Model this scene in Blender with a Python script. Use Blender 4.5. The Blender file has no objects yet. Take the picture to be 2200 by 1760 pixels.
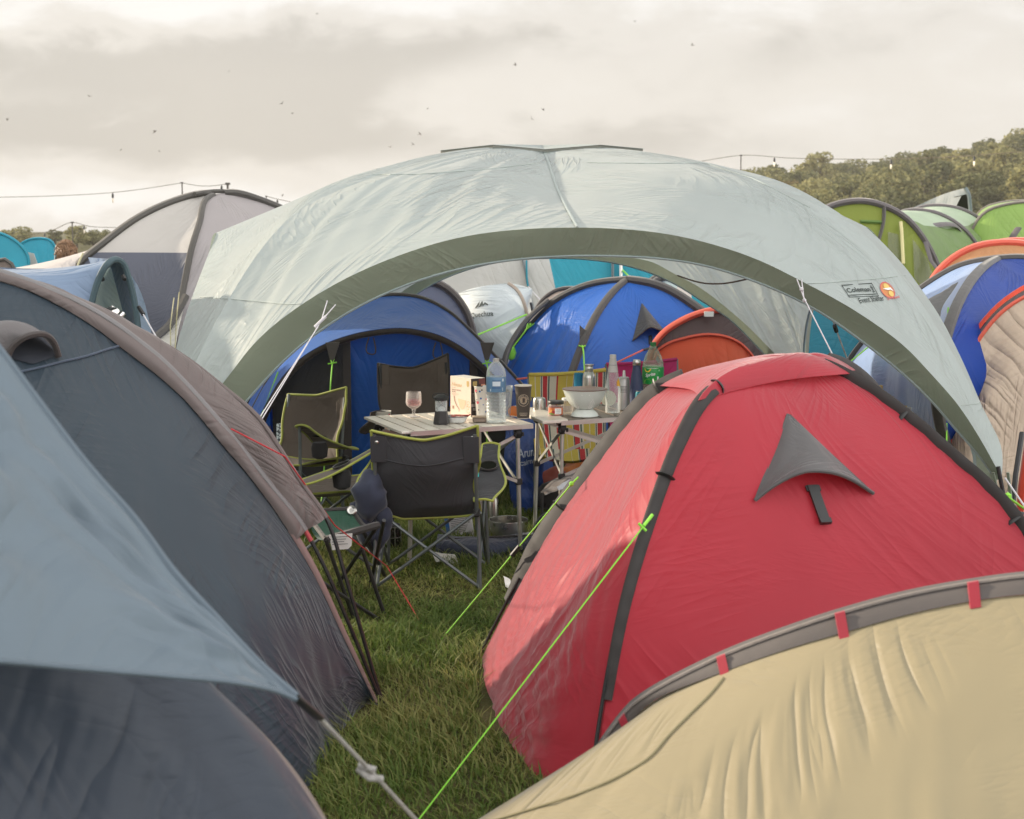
import bpy, math, random
import numpy as np
from mathutils import Vector, Matrix
from mathutils.bvhtree import BVHTree

SC = bpy.context.scene
COL = SC.collection
random.seed(7)
RNG = np.random.default_rng(7)
PI = math.pi
R = math.radians

# ---------------------------------------------------------------- camera
FPX, CH, HOR = 3190.0, 1.76, 495.0
PITCH = math.atan((880 - HOR) / FPX)
cam = bpy.data.cameras.new('camera')
cam_o = bpy.data.objects.new('camera', cam)
COL.objects.link(cam_o)
cam.sensor_width = 36
cam.lens = 36 * FPX / 2200
cam.clip_end = 3000
cam.clip_start = 0.05
cam_o.location = (0, 0, CH)
cam_o.rotation_euler = (PI / 2 - PITCH, 0, 0)
cam.dof.use_dof = True
cam.dof.focus_distance = 7.4
cam.dof.aperture_fstop = 6.3
SC.camera = cam_o
SC.render.resolution_x, SC.render.resolution_y = 1024, 819
SC.view_settings.view_transform = 'Standard'
SC.view_settings.look = 'None'
SC.view_settings.exposure = 0.38
SC.view_settings.gamma = 1.0
SC.render.engine = 'CYCLES'
SC.cycles.use_denoising = True
SC.cycles.max_bounces = 7
SC.cycles.use_adaptive_sampling = True
SC.cycles.adaptive_threshold = 0.02
SC.cycles.transparent_max_bounces = 12
SC.cycles.sample_clamp_indirect = 6.0

# ---------------------------------------------------------------- world and sun
SUN = Vector((-0.84, 0.40, 0.25)).normalized()
SUN_EL = math.asin(SUN.z)
SUN_ROT = math.atan2(SUN.x, SUN.y)

def build_world():
    w = bpy.data.worlds.new('World')
    SC.world = w
    w.use_nodes = True
    nt = w.node_tree
    nt.nodes.clear()
    N, L = nt.nodes.new, nt.links.new
    def math_(op, a, b=None, clamp=False):
        n = N('ShaderNodeMath'); n.operation = op; n.use_clamp = clamp
        for i, v in enumerate((a, b)):
            if v is None: continue
            if isinstance(v, (int, float)): n.inputs[i].default_value = v
            else: L(v, n.inputs[i])
        return n.outputs[0]
    out = N('ShaderNodeOutputWorld'); bg = N('ShaderNodeBackground')
    L(bg.outputs[0], out.inputs[0])
    bg.inputs[1].default_value = 0.1
    sky = N('ShaderNodeTexSky'); sky.sky_type = 'NISHITA'; sky.sun_disc = False
    sky.sun_elevation = SUN_EL; sky.sun_rotation = SUN_ROT
    sky.air_density = 1.0; sky.dust_density = 2.0
    tc = N('ShaderNodeTexCoord')
    sp = N('ShaderNodeSeparateXYZ'); L(tc.outputs['Generated'], sp.inputs[0])
    X, Y, Z = sp.outputs
    zz = math_('ADD', math_('MAXIMUM', Z, 0.0), 0.13)
    cx, cy = math_('DIVIDE', X, zz), math_('DIVIDE', Y, zz)
    yy = math_('MAXIMUM', Y, 0.05)
    cv = N('ShaderNodeCombineXYZ'); L(math_('DIVIDE', X, yy), cv.inputs[0]); L(math_('MULTIPLY', math_('DIVIDE', Z, math_('ADD', math_('MULTIPLY', yy, .75), .25)), 2.3), cv.inputs[1]); L(math_('MULTIPLY', math_('SUBTRACT', yy, 1.0), .6), cv.inputs[2])
    def noise(scale, detail, rough, sx=1.0, sy=1.0, off=0.0, dist=0.0):
        m = N('ShaderNodeMapping'); m.inputs['Scale'].default_value = (sx, sy, 1); m.inputs['Location'].default_value = (off, off * .7, off)
        L(cv.outputs[0], m.inputs[0])
        n = N('ShaderNodeTexNoise'); n.inputs['Scale'].default_value = scale; n.inputs['Detail'].default_value = detail
        n.inputs['Roughness'].default_value = rough; n.inputs['Distortion'].default_value = dist
        L(m.outputs[0], n.inputs['Vector'])
        return n.outputs[0]
    n1 = noise(5.0, 4, 0.5, 1.0, 1.0, 2.3, 0.3)
    n2 = noise(12.0, 6, 0.55, 1.0, 1.0, 5.1, 0.35)
    yy = math_('MAXIMUM', Y, 0.05)
    az, el = math_('DIVIDE', X, yy), math_('DIVIDE', Z, yy)
    azw = math_('ADD', az, math_('MULTIPLY', math_('SUBTRACT', n1, 0.5), 0.30))
    elw = math_('ADD', el, math_('MULTIPLY', math_('SUBTRACT', n2, 0.5), 0.055))
    tot = math_('ADD', 0.60, math_('MULTIPLY', math_('SUBTRACT', n2, 0.5), 0.75))
    tot = math_('ADD', tot, math_('MULTIPLY', math_('SUBTRACT', n1, 0.5), 0.7))
    # cloud banks: direction (tan azimuth, tan elevation), widths, weight
    for (a, e, ra, re, wt) in [(-.30, .100, .24, .040, -.46), (-.13, .085, .14, .028, -.30), (-.19, .058, .20, .020, -.40),
                               (-.02, .125, .16, .020, -.22), (.18, .120, .22, .026, -.14), (.02, .058, .07, .020, -.16),
                               (-.04, .085, .07, .020, .30), (-.30, .026, .22, .014, .42), (-.16, .150, .20, .016, .34), (-.33, .142, .10, .016, .2),
                               (.10, .150, .25, .018, .16), (.14, .075, .12, .03, .14), (-.28, .082, .05, .010, .22)]:
        dx = math_('DIVIDE', math_('SUBTRACT', azw, a), ra)
        dy = math_('DIVIDE', math_('SUBTRACT', elw, e), re)
        q = math_('ADD', math_('MULTIPLY', dx, dx), math_('MULTIPLY', dy, dy))
        g = math_('EXPONENT', math_('MULTIPLY', q, -0.7))
        tot = math_('ADD', tot, math_('MULTIPLY', g, wt * .95))
    ramp = N('ShaderNodeValToRGB')
    cr_ = ramp.color_ramp
    cr_.interpolation = 'EASE'
    cr_.elements[0].position = 0.05; cr_.elements[0].color = (.475, .45, .415, 1)
    cr_.elements[1].position = 0.95; cr_.elements[1].color = (.785, .765, .74, 1)
    e2 = cr_.elements.new(0.5); e2.color = (.65, .618, .575, 1)
    L(tot, ramp.inputs[0])
    # added fill: sky behind the camera set far brighter than the clouds in view
    dt = N('ShaderNodeVectorMath'); dt.operation = 'DOT_PRODUCT'
    L(tc.outputs['Generated'], dt.inputs[0]); dt.inputs[1].default_value = Vector((SUN.x * .6, .8, .1)).normalized()
    mr = N('ShaderNodeMapRange'); mr.interpolation_type = 'SMOOTHSTEP'
    mr.inputs[1].default_value = -0.6; mr.inputs[2].default_value = 0.65
    L(dt.outputs['Value'], mr.inputs[0])
    mx = N('ShaderNodeMix'); mx.data_type = 'RGBA'
    L(mr.outputs[0], mx.inputs[0]); mx.inputs[6].default_value = (1.75, 1.74, 1.74, 1); L(ramp.outputs[0], mx.inputs[7])
    sc = N('ShaderNodeVectorMath'); sc.operation = 'SCALE'; sc.inputs[3].default_value = 10.0
    L(mx.outputs[2], sc.inputs[0])
    m2 = N('ShaderNodeMix'); m2.data_type = 'RGBA'; m2.inputs[0].default_value = 0.94
    L(sky.outputs[0], m2.inputs[6]); L(sc.outputs[0], m2.inputs[7])
    L(m2.outputs[2], bg.inputs[0])
build_world()

sun = bpy.data.lights.new('sun', 'SUN')
sun.energy = 5.0
sun.angle = R(1.5)
sun.color = (1.0, 0.86, 0.68)
sun_o = bpy.data.objects.new('sun', sun)
COL.objects.link(sun_o)
sun_o.location = (-30, 10, 30)
sun_o.rotation_euler = SUN.to_track_quat('Z', 'Y').to_euler()
# ---------------------------------------------------------------- pixel rays (photograph 2200 x 1760)
_c, _s = math.cos(PITCH), math.sin(PITCH)
def ray(px, py):
    x, y = (px - 1100) / FPX, (880 - py) / FPX
    return Vector((x, _c + y * _s, -_s + y * _c))
CAM = Vector((0, 0, CH))
def at(px, py, d):
    r = ray(px, py); return CAM + r * (d / r.y)
def pl(px, py, z=0.0):
    r = ray(px, py); return CAM + r * ((z - CH) / r.z)
def g(px, py): return pl(px, py, 0.0)
def vp(px, py, P, Q):
    """point seen at a pixel on the upright plane through ground points P and Q"""
    r = ray(px, py); n = Vector((Q[1] - P[1], P[0] - Q[0]))
    t = (n.x * P[0] + n.y * P[1] - n.x * CAM.x - n.y * CAM.y) / (n.x * r.x + n.y * r.y)
    return CAM + r * t
def hit(px, py, bvh, off=0.004):
    r = ray(px, py).normalized()
    p, n, i, d = bvh.ray_cast(CAM, r)
    if p is None: return None, None
    if n.dot(r) > 0: n = -n
    return p + n * off, n
def hitr(px, py, bvh, off=0.004):
    """the surface point seen at a pixel, brought off along the line of sight"""
    r = ray(px, py).normalized()
    p, n, i, d = bvh.ray_cast(CAM, r)
    if p is None: return None, None
    if n.dot(r) > 0: n = -n
    return p - r * (off / max(.35, abs(n.dot(r)))), n
def S(r, g_, b): # sRGB 0-255 to linear
    f = lambda c: (c / 255 / 12.92) if c / 255 <= .04045 else ((c / 255 + .055) / 1.055) ** 2.4
    return (f(r), f(g_), f(b))

# ---------------------------------------------------------------- things and parts
def thing(name, label, cat, loc=(0, 0, 0), group=None, kind=None):
    o = bpy.data.objects.new(name, None); COL.objects.link(o)
    o.empty_display_size = .1
    o.location = loc
    return tag(o, label, cat, group, kind)
def tag(o, label=None, cat=None, group=None, kind=None):
    if label: o['label'] = label
    if cat: o['category'] = cat
    if group: o['group'] = group
    if kind: o['kind'] = kind
    return o
def base_of(p):
    v = Vector((0, 0, 0))
    while p is not None:
        v = v + p.location; p = p.parent
    return v
def mesh_obj(name, V, Fc, mat, parent=None, smooth=True, uv=None, edges=(), label=None):
    V = np.asarray(V, dtype=float).reshape(-1, 3)
    if parent is not None: V = V - np.array(base_of(parent))
    me = bpy.data.meshes.new(name)
    me.from_pydata([tuple(v) for v in V], list(edges), [tuple(int(i) for i in f) for f in Fc])
    if smooth: me.polygons.foreach_set('use_smooth', [True] * len(me.polygons))
    if uv is not None:
        ul = me.uv_layers.new(name='UVMap')
        idx = np.empty(len(me.loops), dtype=int); me.loops.foreach_get('vertex_index', idx)
        ul.data.foreach_set('uv', np.asarray(uv, dtype=float)[idx].ravel())
    for m in (mat if isinstance(mat, (list, tuple)) else [mat]): me.materials.append(m)
    me.update()
    o = bpy.data.objects.new(name, me); COL.objects.link(o)
    if parent is not None: o.parent = parent
    if label: o['label'] = label
    return o
def copy_tree(o, parent=None):
    c = o.copy(); COL.objects.link(c)
    if parent is not None: c.parent = parent
    for ch in list(o.children): copy_tree(ch, c)
    return c

# ---------------------------------------------------------------- curves and surfaces
def A(pts): return np.array([tuple(p) for p in pts], dtype=float)
def cr(pts, n):
    P = A(pts)
    if len(P) == 2:
        t = np.linspace(0, 1, n)[:, None]; return P[0] * (1 - t) + P[1] * t
    d = np.sqrt(np.maximum(np.linalg.norm(np.diff(P, axis=0), axis=1), 1e-6)) ** 1.6
    T = np.concatenate([[0], np.cumsum(d)])
    m = np.zeros_like(P)
    for i in range(1, len(P) - 1):
        a, b = T[i] - T[i - 1], T[i + 1] - T[i]
        m[i] = ((P[i] - P[i - 1]) / a * b + (P[i + 1] - P[i]) / b * a) / (a + b)
    m[0] = 1.5 * (P[1] - P[0]) / (T[1] - T[0]) - .5 * m[1]
    m[-1] = 1.5 * (P[-1] - P[-2]) / (T[-1] - T[-2]) - .5 * m[-2]
    def ev(t):
        k = np.clip(np.searchsorted(T, t, side='right') - 1, 0, len(P) - 2)
        h = T[k + 1] - T[k]; u = ((t - T[k]) / h)[:, None]; h = h[:, None]
        return (2*u**3-3*u**2+1)*P[k] + (u**3-2*u**2+u)*h*m[k] + (-2*u**3+3*u**2)*P[k+1] + (u**3-u**2)*h*m[k+1]
    fine = ev(np.linspace(0, T[-1], max(200, n * 6)))
    L = np.concatenate([[0], np.cumsum(np.linalg.norm(np.diff(fine, axis=0), axis=1))])
    w = np.linspace(0, L[-1], n)
    return np.stack([np.interp(w, L, fine[:, k]) for k in range(3)], axis=1)
def coons(bot, top, left, right, n=40, m=30):
    """bot and top run left to right, left and right run bottom to top; grid [n][m]"""
    B, T, Lf, Rt = cr(bot, n), cr(top, n), cr(left, m), cr(right, m)
    u = np.linspace(0, 1, n)[:, None, None]; v = np.linspace(0, 1, m)[None, :, None]
    c00, c10, c01, c11 = B[0], B[-1], T[0], T[-1]
    return ((1 - v) * B[:, None] + v * T[:, None] + (1 - u) * Lf[None] + u * Rt[None]
            - ((1-u)*(1-v)*c00 + u*(1-v)*c10 + (1-u)*v*c01 + u*v*c11))
def loft(curves, n=40, m=20):
    Cs = [cr(c, n) for c in curves]
    if len(Cs) == 2:
        v = np.linspace(0, 1, m)[None, :, None]
        return Cs[0][:, None] * (1 - v) + Cs[1][:, None] * v
    return np.stack([cr([c[i] for c in Cs], m) for i in range(n)])
def vnoise(x, y, seed=0):
    x = np.asarray(x) + seed * 17.31; y = np.asarray(y) + seed * 9.17
    xi, yi = np.floor(x), np.floor(y); xf, yf = x - xi, y - yi
    h = lambda a, b: np.modf(np.abs(np.sin(a * 127.1 + b * 311.7) * 43758.5453))[0]
    sx, sy = xf * xf * (3 - 2 * xf), yf * yf * (3 - 2 * yf)
    return (h(xi, yi)*(1-sx)*(1-sy) + h(xi+1, yi)*sx*(1-sy) + h(xi, yi+1)*(1-sx)*sy + h(xi+1, yi+1)*sx*sy)
def guv(G):
    du = np.linalg.norm(np.diff(G, axis=0), axis=2).mean(axis=1); dv = np.linalg.norm(np.diff(G, axis=1), axis=2).mean(axis=0)
    u = np.concatenate([[0], np.cumsum(du)]); v = np.concatenate([[0], np.cumsum(dv)])
    return np.stack(np.meshgrid(u, v, indexing='ij'), axis=2)
def gnorm(G):
    a = np.gradient(G, axis=0); b = np.gradient(G, axis=1)
    n = np.cross(a, b); l = np.linalg.norm(n, axis=2, keepdims=True)
    return n / np.maximum(l, 1e-9)
def orient(G, c):
    n, m = G.shape[:2]
    return G if gnorm(G)[n // 2, m // 2].dot(G[n // 2, m // 2] - np.array(c, dtype=float)) > 0 else G[::-1]
def crinkle(G, amp, fu, fv, seed=0, edge=True, ridged=True):
    """folds: fu, fv cycles per metre along the two grid directions"""
    uv = guv(G); a = vnoise(uv[..., 0] * fu, uv[..., 1] * fv, seed)
    b = vnoise(uv[..., 0] * fu * 2.1, uv[..., 1] * fv * 2.1, seed + 3)
    h = (1 - np.abs(2 * a - 1)) * .7 + b * .3 - .5 if ridged else a * .7 + b * .3 - .5
    if edge:
        n, m = G.shape[:2]
        w = np.minimum(1, 6 * np.minimum(np.linspace(0, 1, n), 1 - np.linspace(0, 1, n)))[:, None] * np.minimum(1, 6 * np.minimum(np.linspace(0, 1, m), 1 - np.linspace(0, 1, m)))[None]
        h = h * w
    return G + gnorm(G) * (amp * h)[..., None]
def sag(G, amp, pu=1, pv=1):
    n, m = G.shape[:2]
    w = (np.sin(np.linspace(0, PI, n)) ** pu)[:, None] * (np.sin(np.linspace(0, PI, m)) ** pv)[None]
    return G + gnorm(G) * (amp * w)[..., None]
def grid(name, G, mat, parent=None, label=None):
    n, m = G.shape[:2]
    i, j = np.meshgrid(np.arange(n - 1), np.arange(m - 1), indexing='ij')
    a = (i * m + j).ravel()
    Fc = np.stack([a, a + m, a + m + 1, a + 1], axis=1)
    return mesh_obj(name, G.reshape(-1, 3), Fc, mat, parent, True, guv(G).reshape(-1, 2), label=label)
def grids(name, Gs, mat, parent=None):
    V, Fc, UV, o = [], [], [], 0
    for G in Gs:
        n, m = G.shape[:2]
        i, j = np.meshgrid(np.arange(n - 1), np.arange(m - 1), indexing='ij')
        a = (i * m + j).ravel() + o
        Fc.append(np.stack([a, a + m, a + m + 1, a + 1], axis=1)); V.append(G.reshape(-1, 3)); UV.append(guv(G).reshape(-1, 2)); o += n * m
    return mesh_obj(name, np.concatenate(V), np.concatenate(Fc), mat, parent, True, np.concatenate(UV))
def bvh_of(*obs):
    V, Fc = [], []
    for o in obs:
        k = len(V); b = base_of(o)
        V += [v.co + b for v in o.data.vertices]; Fc += [[i + k for i in p.vertices] for p in o.data.polygons]
    return BVHTree.FromPolygons(V, Fc)

class MB:
    """collects simple solids; build() links them as one mesh"""
    def __init__(s): s.V, s.F = [], []
    def add(s, V, Fc):
        k = len(s.V); s.V += [tuple(v) for v in V]; s.F += [tuple(i + k for i in f) for f in Fc]; return s
    def box(s, c, size, rot=None, bev=0.0):
        hx, hy, hz = [v / 2 for v in size]; M = rot or Matrix.Identity(3); c = Vector(c)
        b = min(bev, hx * .9, hy * .9, hz * .9)
        if b <= 0:
            V = [Vector((x, y, z)) for x in (-hx, hx) for y in (-hy, hy) for z in (-hz, hz)]
            Fc = [(0, 1, 3, 2), (4, 6, 7, 5), (0, 4, 5, 1), (2, 3, 7, 6), (0, 2, 6, 4), (1, 5, 7, 3)]
        else:
            V, Fc = [], []
            ring = []
            for (sx, sy) in ((-1, -1), (1, -1), (1, 1), (-1, 1)):
                for (ox, oy) in (((b, 0), (0, b)) if sx * sy < 0 else ((0, b), (b, 0))):
                    ring.append((sx * (hx - ox), sy * (hy - oy)))
            k = len(ring)
            for (f, z) in ((1 - b / max(hx, hy), -hz), (1, -hz + b), (1, hz - b), (1 - b / max(hx, hy), hz)):
                V += [Vector((x * f, y * f, z)) for (x, y) in ring]
            for l in range(3):
                for i in range(k): Fc.append((l*k+i, l*k+(i+1) % k, (l+1)*k+(i+1) % k, (l+1)*k+i))
            Fc.append(tuple(range(k))[::-1]); Fc.append(tuple(range(3*k, 4*k)))
        return s.add([M @ v + c for v in V], Fc)
    def tube(s, path, r, seg=8, caps=True, n=None, flat=1.0):
        P = cr(path, n) if n else A(path)
        k = len(P); rs = np.broadcast_to(np.asarray(r, dtype=float), (k,)) if np.ndim(r) else np.full(k, r)
        T = np.gradient(P, axis=0); T /= np.maximum(np.linalg.norm(T, axis=1, keepdims=True), 1e-9)
        up = np.array([0, 0, 1.0]) if abs(T[0][2]) < .9 else np.array([1.0, 0, 0])
        V = []; nrm = np.cross(T[0], up); nrm /= np.linalg.norm(nrm)
        for i in range(k):
            nrm = nrm - T[i] * nrm.dot(T[i]); nrm /= max(np.linalg.norm(nrm), 1e-9); bi = np.cross(T[i], nrm)
            for j in range(seg):
                a = 2 * PI * j / seg; V.append(P[i] + rs[i] * (nrm * math.cos(a) + bi * math.sin(a) * flat))
        Fc = [(i*seg+j, i*seg+(j+1) % seg, (i+1)*seg+(j+1) % seg, (i+1)*seg+j) for i in range(k-1) for j in range(seg)]
        if caps: Fc += [tuple(range(seg))[::-1], tuple(range((k-1)*seg, k*seg))]
        return s.add(V, Fc)
    def lathe(s, prof, c=(0, 0, 0), seg=24, M=None, lobes=0, amp=0.0, sq=0.0):
        c = Vector(c); V, Fc = [], []; k = len(prof)
        for (r, z) in prof:
            for j in range(seg):
                a = 2 * PI * j / seg; q = r * (1 + amp * math.cos(lobes * a)) if lobes else r
                v = Vector((q * math.cos(a), q * math.sin(a), z)); V.append((M @ v if M else v) + c)
        for i in range(k - 1):
            for j in range(seg): Fc.append((i*seg+j, i*seg+(j+1) % seg, (i+1)*seg+(j+1) % seg, (i+1)*seg+j))
        if prof[0][0] > 1e-5: Fc.append(tuple(range(seg))[::-1])
        if prof[-1][0] > 1e-5: Fc.append(tuple(range((k-1)*seg, k*seg)))
        return s.add(V, Fc)
    def poly(s, pts): return s.add(pts, [tuple(range(len(pts)))])
    def slab(s, pts, thick):
        """extruded polygon outline (world points, any plane) by vector thick"""
        k = len(pts); t = Vector(thick); P = [Vector(p) for p in pts]
        return s.add(P + [p + t for p in P], [tuple(range(k))[::-1], tuple(range(k, 2*k))] + [(i, (i+1) % k, k+(i+1) % k, k+i) for i in range(k)])
    def surf(s, G):
        n, m = G.shape[:2]
        return s.add(G.reshape(-1, 3), [(i*m+j, (i+1)*m+j, (i+1)*m+j+1, i*m+j+1) for i in range(n-1) for j in range(m-1)])
    def build(s, name, mat, parent=None, smooth=True, label=None, auto=None):
        o = mesh_obj(name, s.V, s.F, mat, parent, smooth, label=label)
        if smooth and auto is not False:
            try: o.data.set_sharp_from_angle(angle=R(auto or 42))
            except Exception: pass
        return o

def strip(name, ca, cb, mat, parent, n=60, lift=.008, crown=.01, m=5, amp=0.0):
    """a sewn band between two curves, a little proud of the cloth below it"""
    G = loft([ca, cb], n, m); N = gnorm(G)
    mid = G[n // 2, m // 2]; 
    if N[n // 2, m // 2].dot(np.array(CAM) - mid) < 0: N = -N
    w = lift + crown * np.sin(np.linspace(0, PI, m))[None, :]
    G = G + N * w[..., None] * np.ones((n, 1, 1))
    if amp: G = crinkle(G, amp, 6, 14, 5, edge=False)
    return grid(name, G, mat, parent)
def rope(name, pts, r, mat, parent, n=None, label=None):
    return MB().tube(pts, r, 6, n=n).build(name, mat, parent, label=label)

# ---------------------------------------------------------------- lettering
def glyphs(txt, size=1.0, align='CENTER', shear=0.0, bold=0.0, space=1.0):
    c = bpy.data.curves.new('t', 'FONT'); c.body = txt; c.size = size; c.align_x = align; c.align_y = 'CENTER'
    c.shear = shear; c.offset = bold; c.resolution_u = 3; c.space_character = space
    o = bpy.data.objects.new('t', c); COL.objects.link(o)
    dg = bpy.context.evaluated_depsgraph_get(); me = o.evaluated_get(dg).to_mesh()
    V = [v.co.copy() for v in me.vertices]; Fc = [list(p.vertices) for p in me.polygons]
    bpy.data.objects.remove(o); bpy.data.curves.remove(c)
    return V, Fc
def decal(name, items, O, X, Y, mat, parent, bvh=None, off=.003):
    """flat marks in the plane O + x X + y Y, laid on a surface when a bvh is given"""
    O, X, Y = Vector(O), Vector(X), Vector(Y); Nn = X.cross(Y).normalized()
    mb = MB()
    for (V, Fc) in items:
        W = []
        for v in V:
            p = O + X * v[0] + Y * v[1]
            if bvh is not None:
                q, n, i, d = bvh.ray_cast(p + Nn * .4, -Nn)
                if q is not None: p = q
            W.append(p + Nn * off)
        mb.add(W, Fc)
    return mb.build(name, mat, parent, smooth=False)
def ring_of(r0, r1, cx=0, cy=0, n=40, ey=1.0):
    V = []
    for i in range(n):
        a = 2 * PI * i / n
        V += [(cx + r0 * math.cos(a), cy + ey * r0 * math.sin(a)), (cx + r1 * math.cos(a), cy + ey * r1 * math.sin(a))]
    return V, [(2*i, 2*i+1, (2*i+3) % (2*n), (2*i+2) % (2*n)) for i in range(n)]
def disc_of(r, cx=0, cy=0, n=24, ey=1.0):
    return [(cx + r * math.cos(2*PI*i/n), cy + ey * r * math.sin(2*PI*i/n)) for i in range(n)], [tuple(range(n))]
def rect_of(x0, y0, x1, y1): return [(x0, y0), (x1, y0), (x1, y1), (x0, y1)], [(0, 1, 2, 3)]
def moved(item, dx, dy, k=1.0): return [(v[0] * k + dx, v[1] * k + dy) for v in item[0]], item[1]

# ---------------------------------------------------------------- materials
def mat_new(name):
    m = bpy.data.materials.new(name); m.use_nodes = True
    nt = m.node_tree; nt.nodes.clear(); return m, nt
MATS = {}
def fab(name, col, tr=.25, rough=.5, crink=.5, scale=1.0, var=.06, sheen=.25, spec=.4, weave=0.0, dense=0.0):
    """tent and chair cloth: woven, slightly shiny, lets some light through, creased"""
    if name in MATS: return MATS[name]
    m, nt = mat_new(name); N, L = nt.nodes.new, nt.links.new
    out = N('ShaderNodeOutputMaterial'); bs = N('ShaderNodeBsdfPrincipled'); tl = N('ShaderNodeBsdfTranslucent'); mx = N('ShaderNodeMixShader')
    L(mx.outputs[0], out.inputs[0]); L(bs.outputs[0], mx.inputs[1]); L(tl.outputs[0], mx.inputs[2]); mx.inputs[0].default_value = tr
    bs.inputs['Roughness'].default_value = rough; bs.inputs['Specular IOR Level'].default_value = spec
    bs.inputs['Sheen Weight'].default_value = sheen; bs.inputs['Sheen Roughness'].default_value = .4
    uv = N('ShaderNodeUVMap'); ob = N('ShaderNodeTexCoord')
    n1 = N('ShaderNodeTexNoise'); n1.inputs['Scale'].default_value = 2.2; n1.inputs['Detail'].default_value = 5
    L(ob.outputs['Object'], n1.inputs['Vector'])
    mr = N('ShaderNodeMapRange'); mr.inputs[1].default_value = .3; mr.inputs[2].default_value = .7; mr.inputs[3].default_value = 1 - var; mr.inputs[4].default_value = 1 + var
    L(n1.outputs[0], mr.inputs[0])
    vm = N('ShaderNodeVectorMath'); vm.operation = 'SCALE'; vm.inputs[0].default_value = col; L(mr.outputs[0], vm.inputs[3])
    L(vm.outputs[0], bs.inputs['Base Color']); L(vm.outputs[0], tl.inputs['Color'])
    # creases: straight fold lines that come and go, and faint puckering
    def M_(op, a, b_=None):
        n = N('ShaderNodeMath'); n.operation = op
        for i, v in enumerate((a, b_)):
            if v is None: continue
            if isinstance(v, (int, float)): n.inputs[i].default_value = v
            else: L(v, n.inputs[i])
        return n.outputs[0]
    hs = None
    # long pull folds: ridged noise drawn out along one way of the cloth, each way in its own patches
    for (ang, fx, fy, k, off, th) in ((20, 13.0, 1.7, 1.0, 0.0, .47), (-38, 17.0, 2.6, .8, 3.1, .50), (72, 24.0, 4.0, .45, 7.7, .50), (-80, 38.0, 9.0, .30, 11.3, .50)):
        mp = N('ShaderNodeMapping'); mp.vector_type = 'TEXTURE' if False else 'POINT'; mp.inputs['Rotation'].default_value = (0, 0, R(ang)); mp.inputs['Location'].default_value = (off, off * .6, 0)
        L(uv.outputs[0], mp.inputs[0])
        st = N('ShaderNodeMapping'); st.inputs['Scale'].default_value = (fx * scale, fy * scale, 1); L(mp.outputs[0], st.inputs[0])
        q = N('ShaderNodeTexNoise'); q.noise_dimensions = '2D'; q.inputs['Scale'].default_value = 1.0; q.inputs['Detail'].default_value = 2; q.inputs['Roughness'].default_value = .4; L(st.outputs[0], q.inputs['Vector'])
        rd = M_('POWER', M_('SUBTRACT', 1.0, M_('MULTIPLY', M_('ABSOLUTE', M_('SUBTRACT', q.outputs[0], .5)), 3.4)), 2.0)
        mk = N('ShaderNodeTexNoise'); mk.noise_dimensions = '2D'; mk.inputs['Scale'].default_value = 1.5 * scale + off * .12; mk.inputs['Detail'].default_value = 1; L(mp.outputs[0], mk.inputs['Vector'])
        c2 = N('ShaderNodeMapRange'); c2.interpolation_type = 'SMOOTHSTEP'; c2.inputs[1].default_value = th - dense; c2.inputs[2].default_value = th + .2 - dense; L(mk.outputs[0], c2.inputs[0])
        t = M_('MULTIPLY', M_('MULTIPLY', rd, c2.outputs[0]), k * 9.0 / fx / scale)
        hs = t if hs is None else M_('ADD', hs, t)
    pk = N('ShaderNodeTexNoise'); pk.inputs['Scale'].default_value = 3.2 * scale; pk.inputs['Detail'].default_value = 3; pk.inputs['Roughness'].default_value = .45; L(ob.outputs['Object'], pk.inputs['Vector'])
    hs = M_('ADD', hs, M_('MULTIPLY', pk.outputs[0], .8))
    if weave:
        wv = N('ShaderNodeTexNoise'); wv.inputs['Scale'].default_value = weave; wv.inputs['Detail'].default_value = 2
        L(ob.outputs['Object'], wv.inputs['Vector'])
        s5 = N('ShaderNodeMath'); s5.operation = 'MULTIPLY'; L(wv.outputs[0], s5.inputs[0]); s5.inputs[1].default_value = .06
        ad = N('ShaderNodeMath'); ad.operation = 'ADD'; L(hs, ad.inputs[0]); L(s5.outputs[0], ad.inputs[1]); hs = ad.outputs[0]
    bp = N('ShaderNodeBump'); bp.inputs['Strength'].default_value = min(1, crink * 1.2); bp.inputs['Distance'].default_value = .02
    L(hs, bp.inputs['Height']); L(bp.outputs[0], bs.inputs['Normal']); L(bp.outputs[0], tl.inputs['Normal'])
    MATS[name] = m; return m
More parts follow.
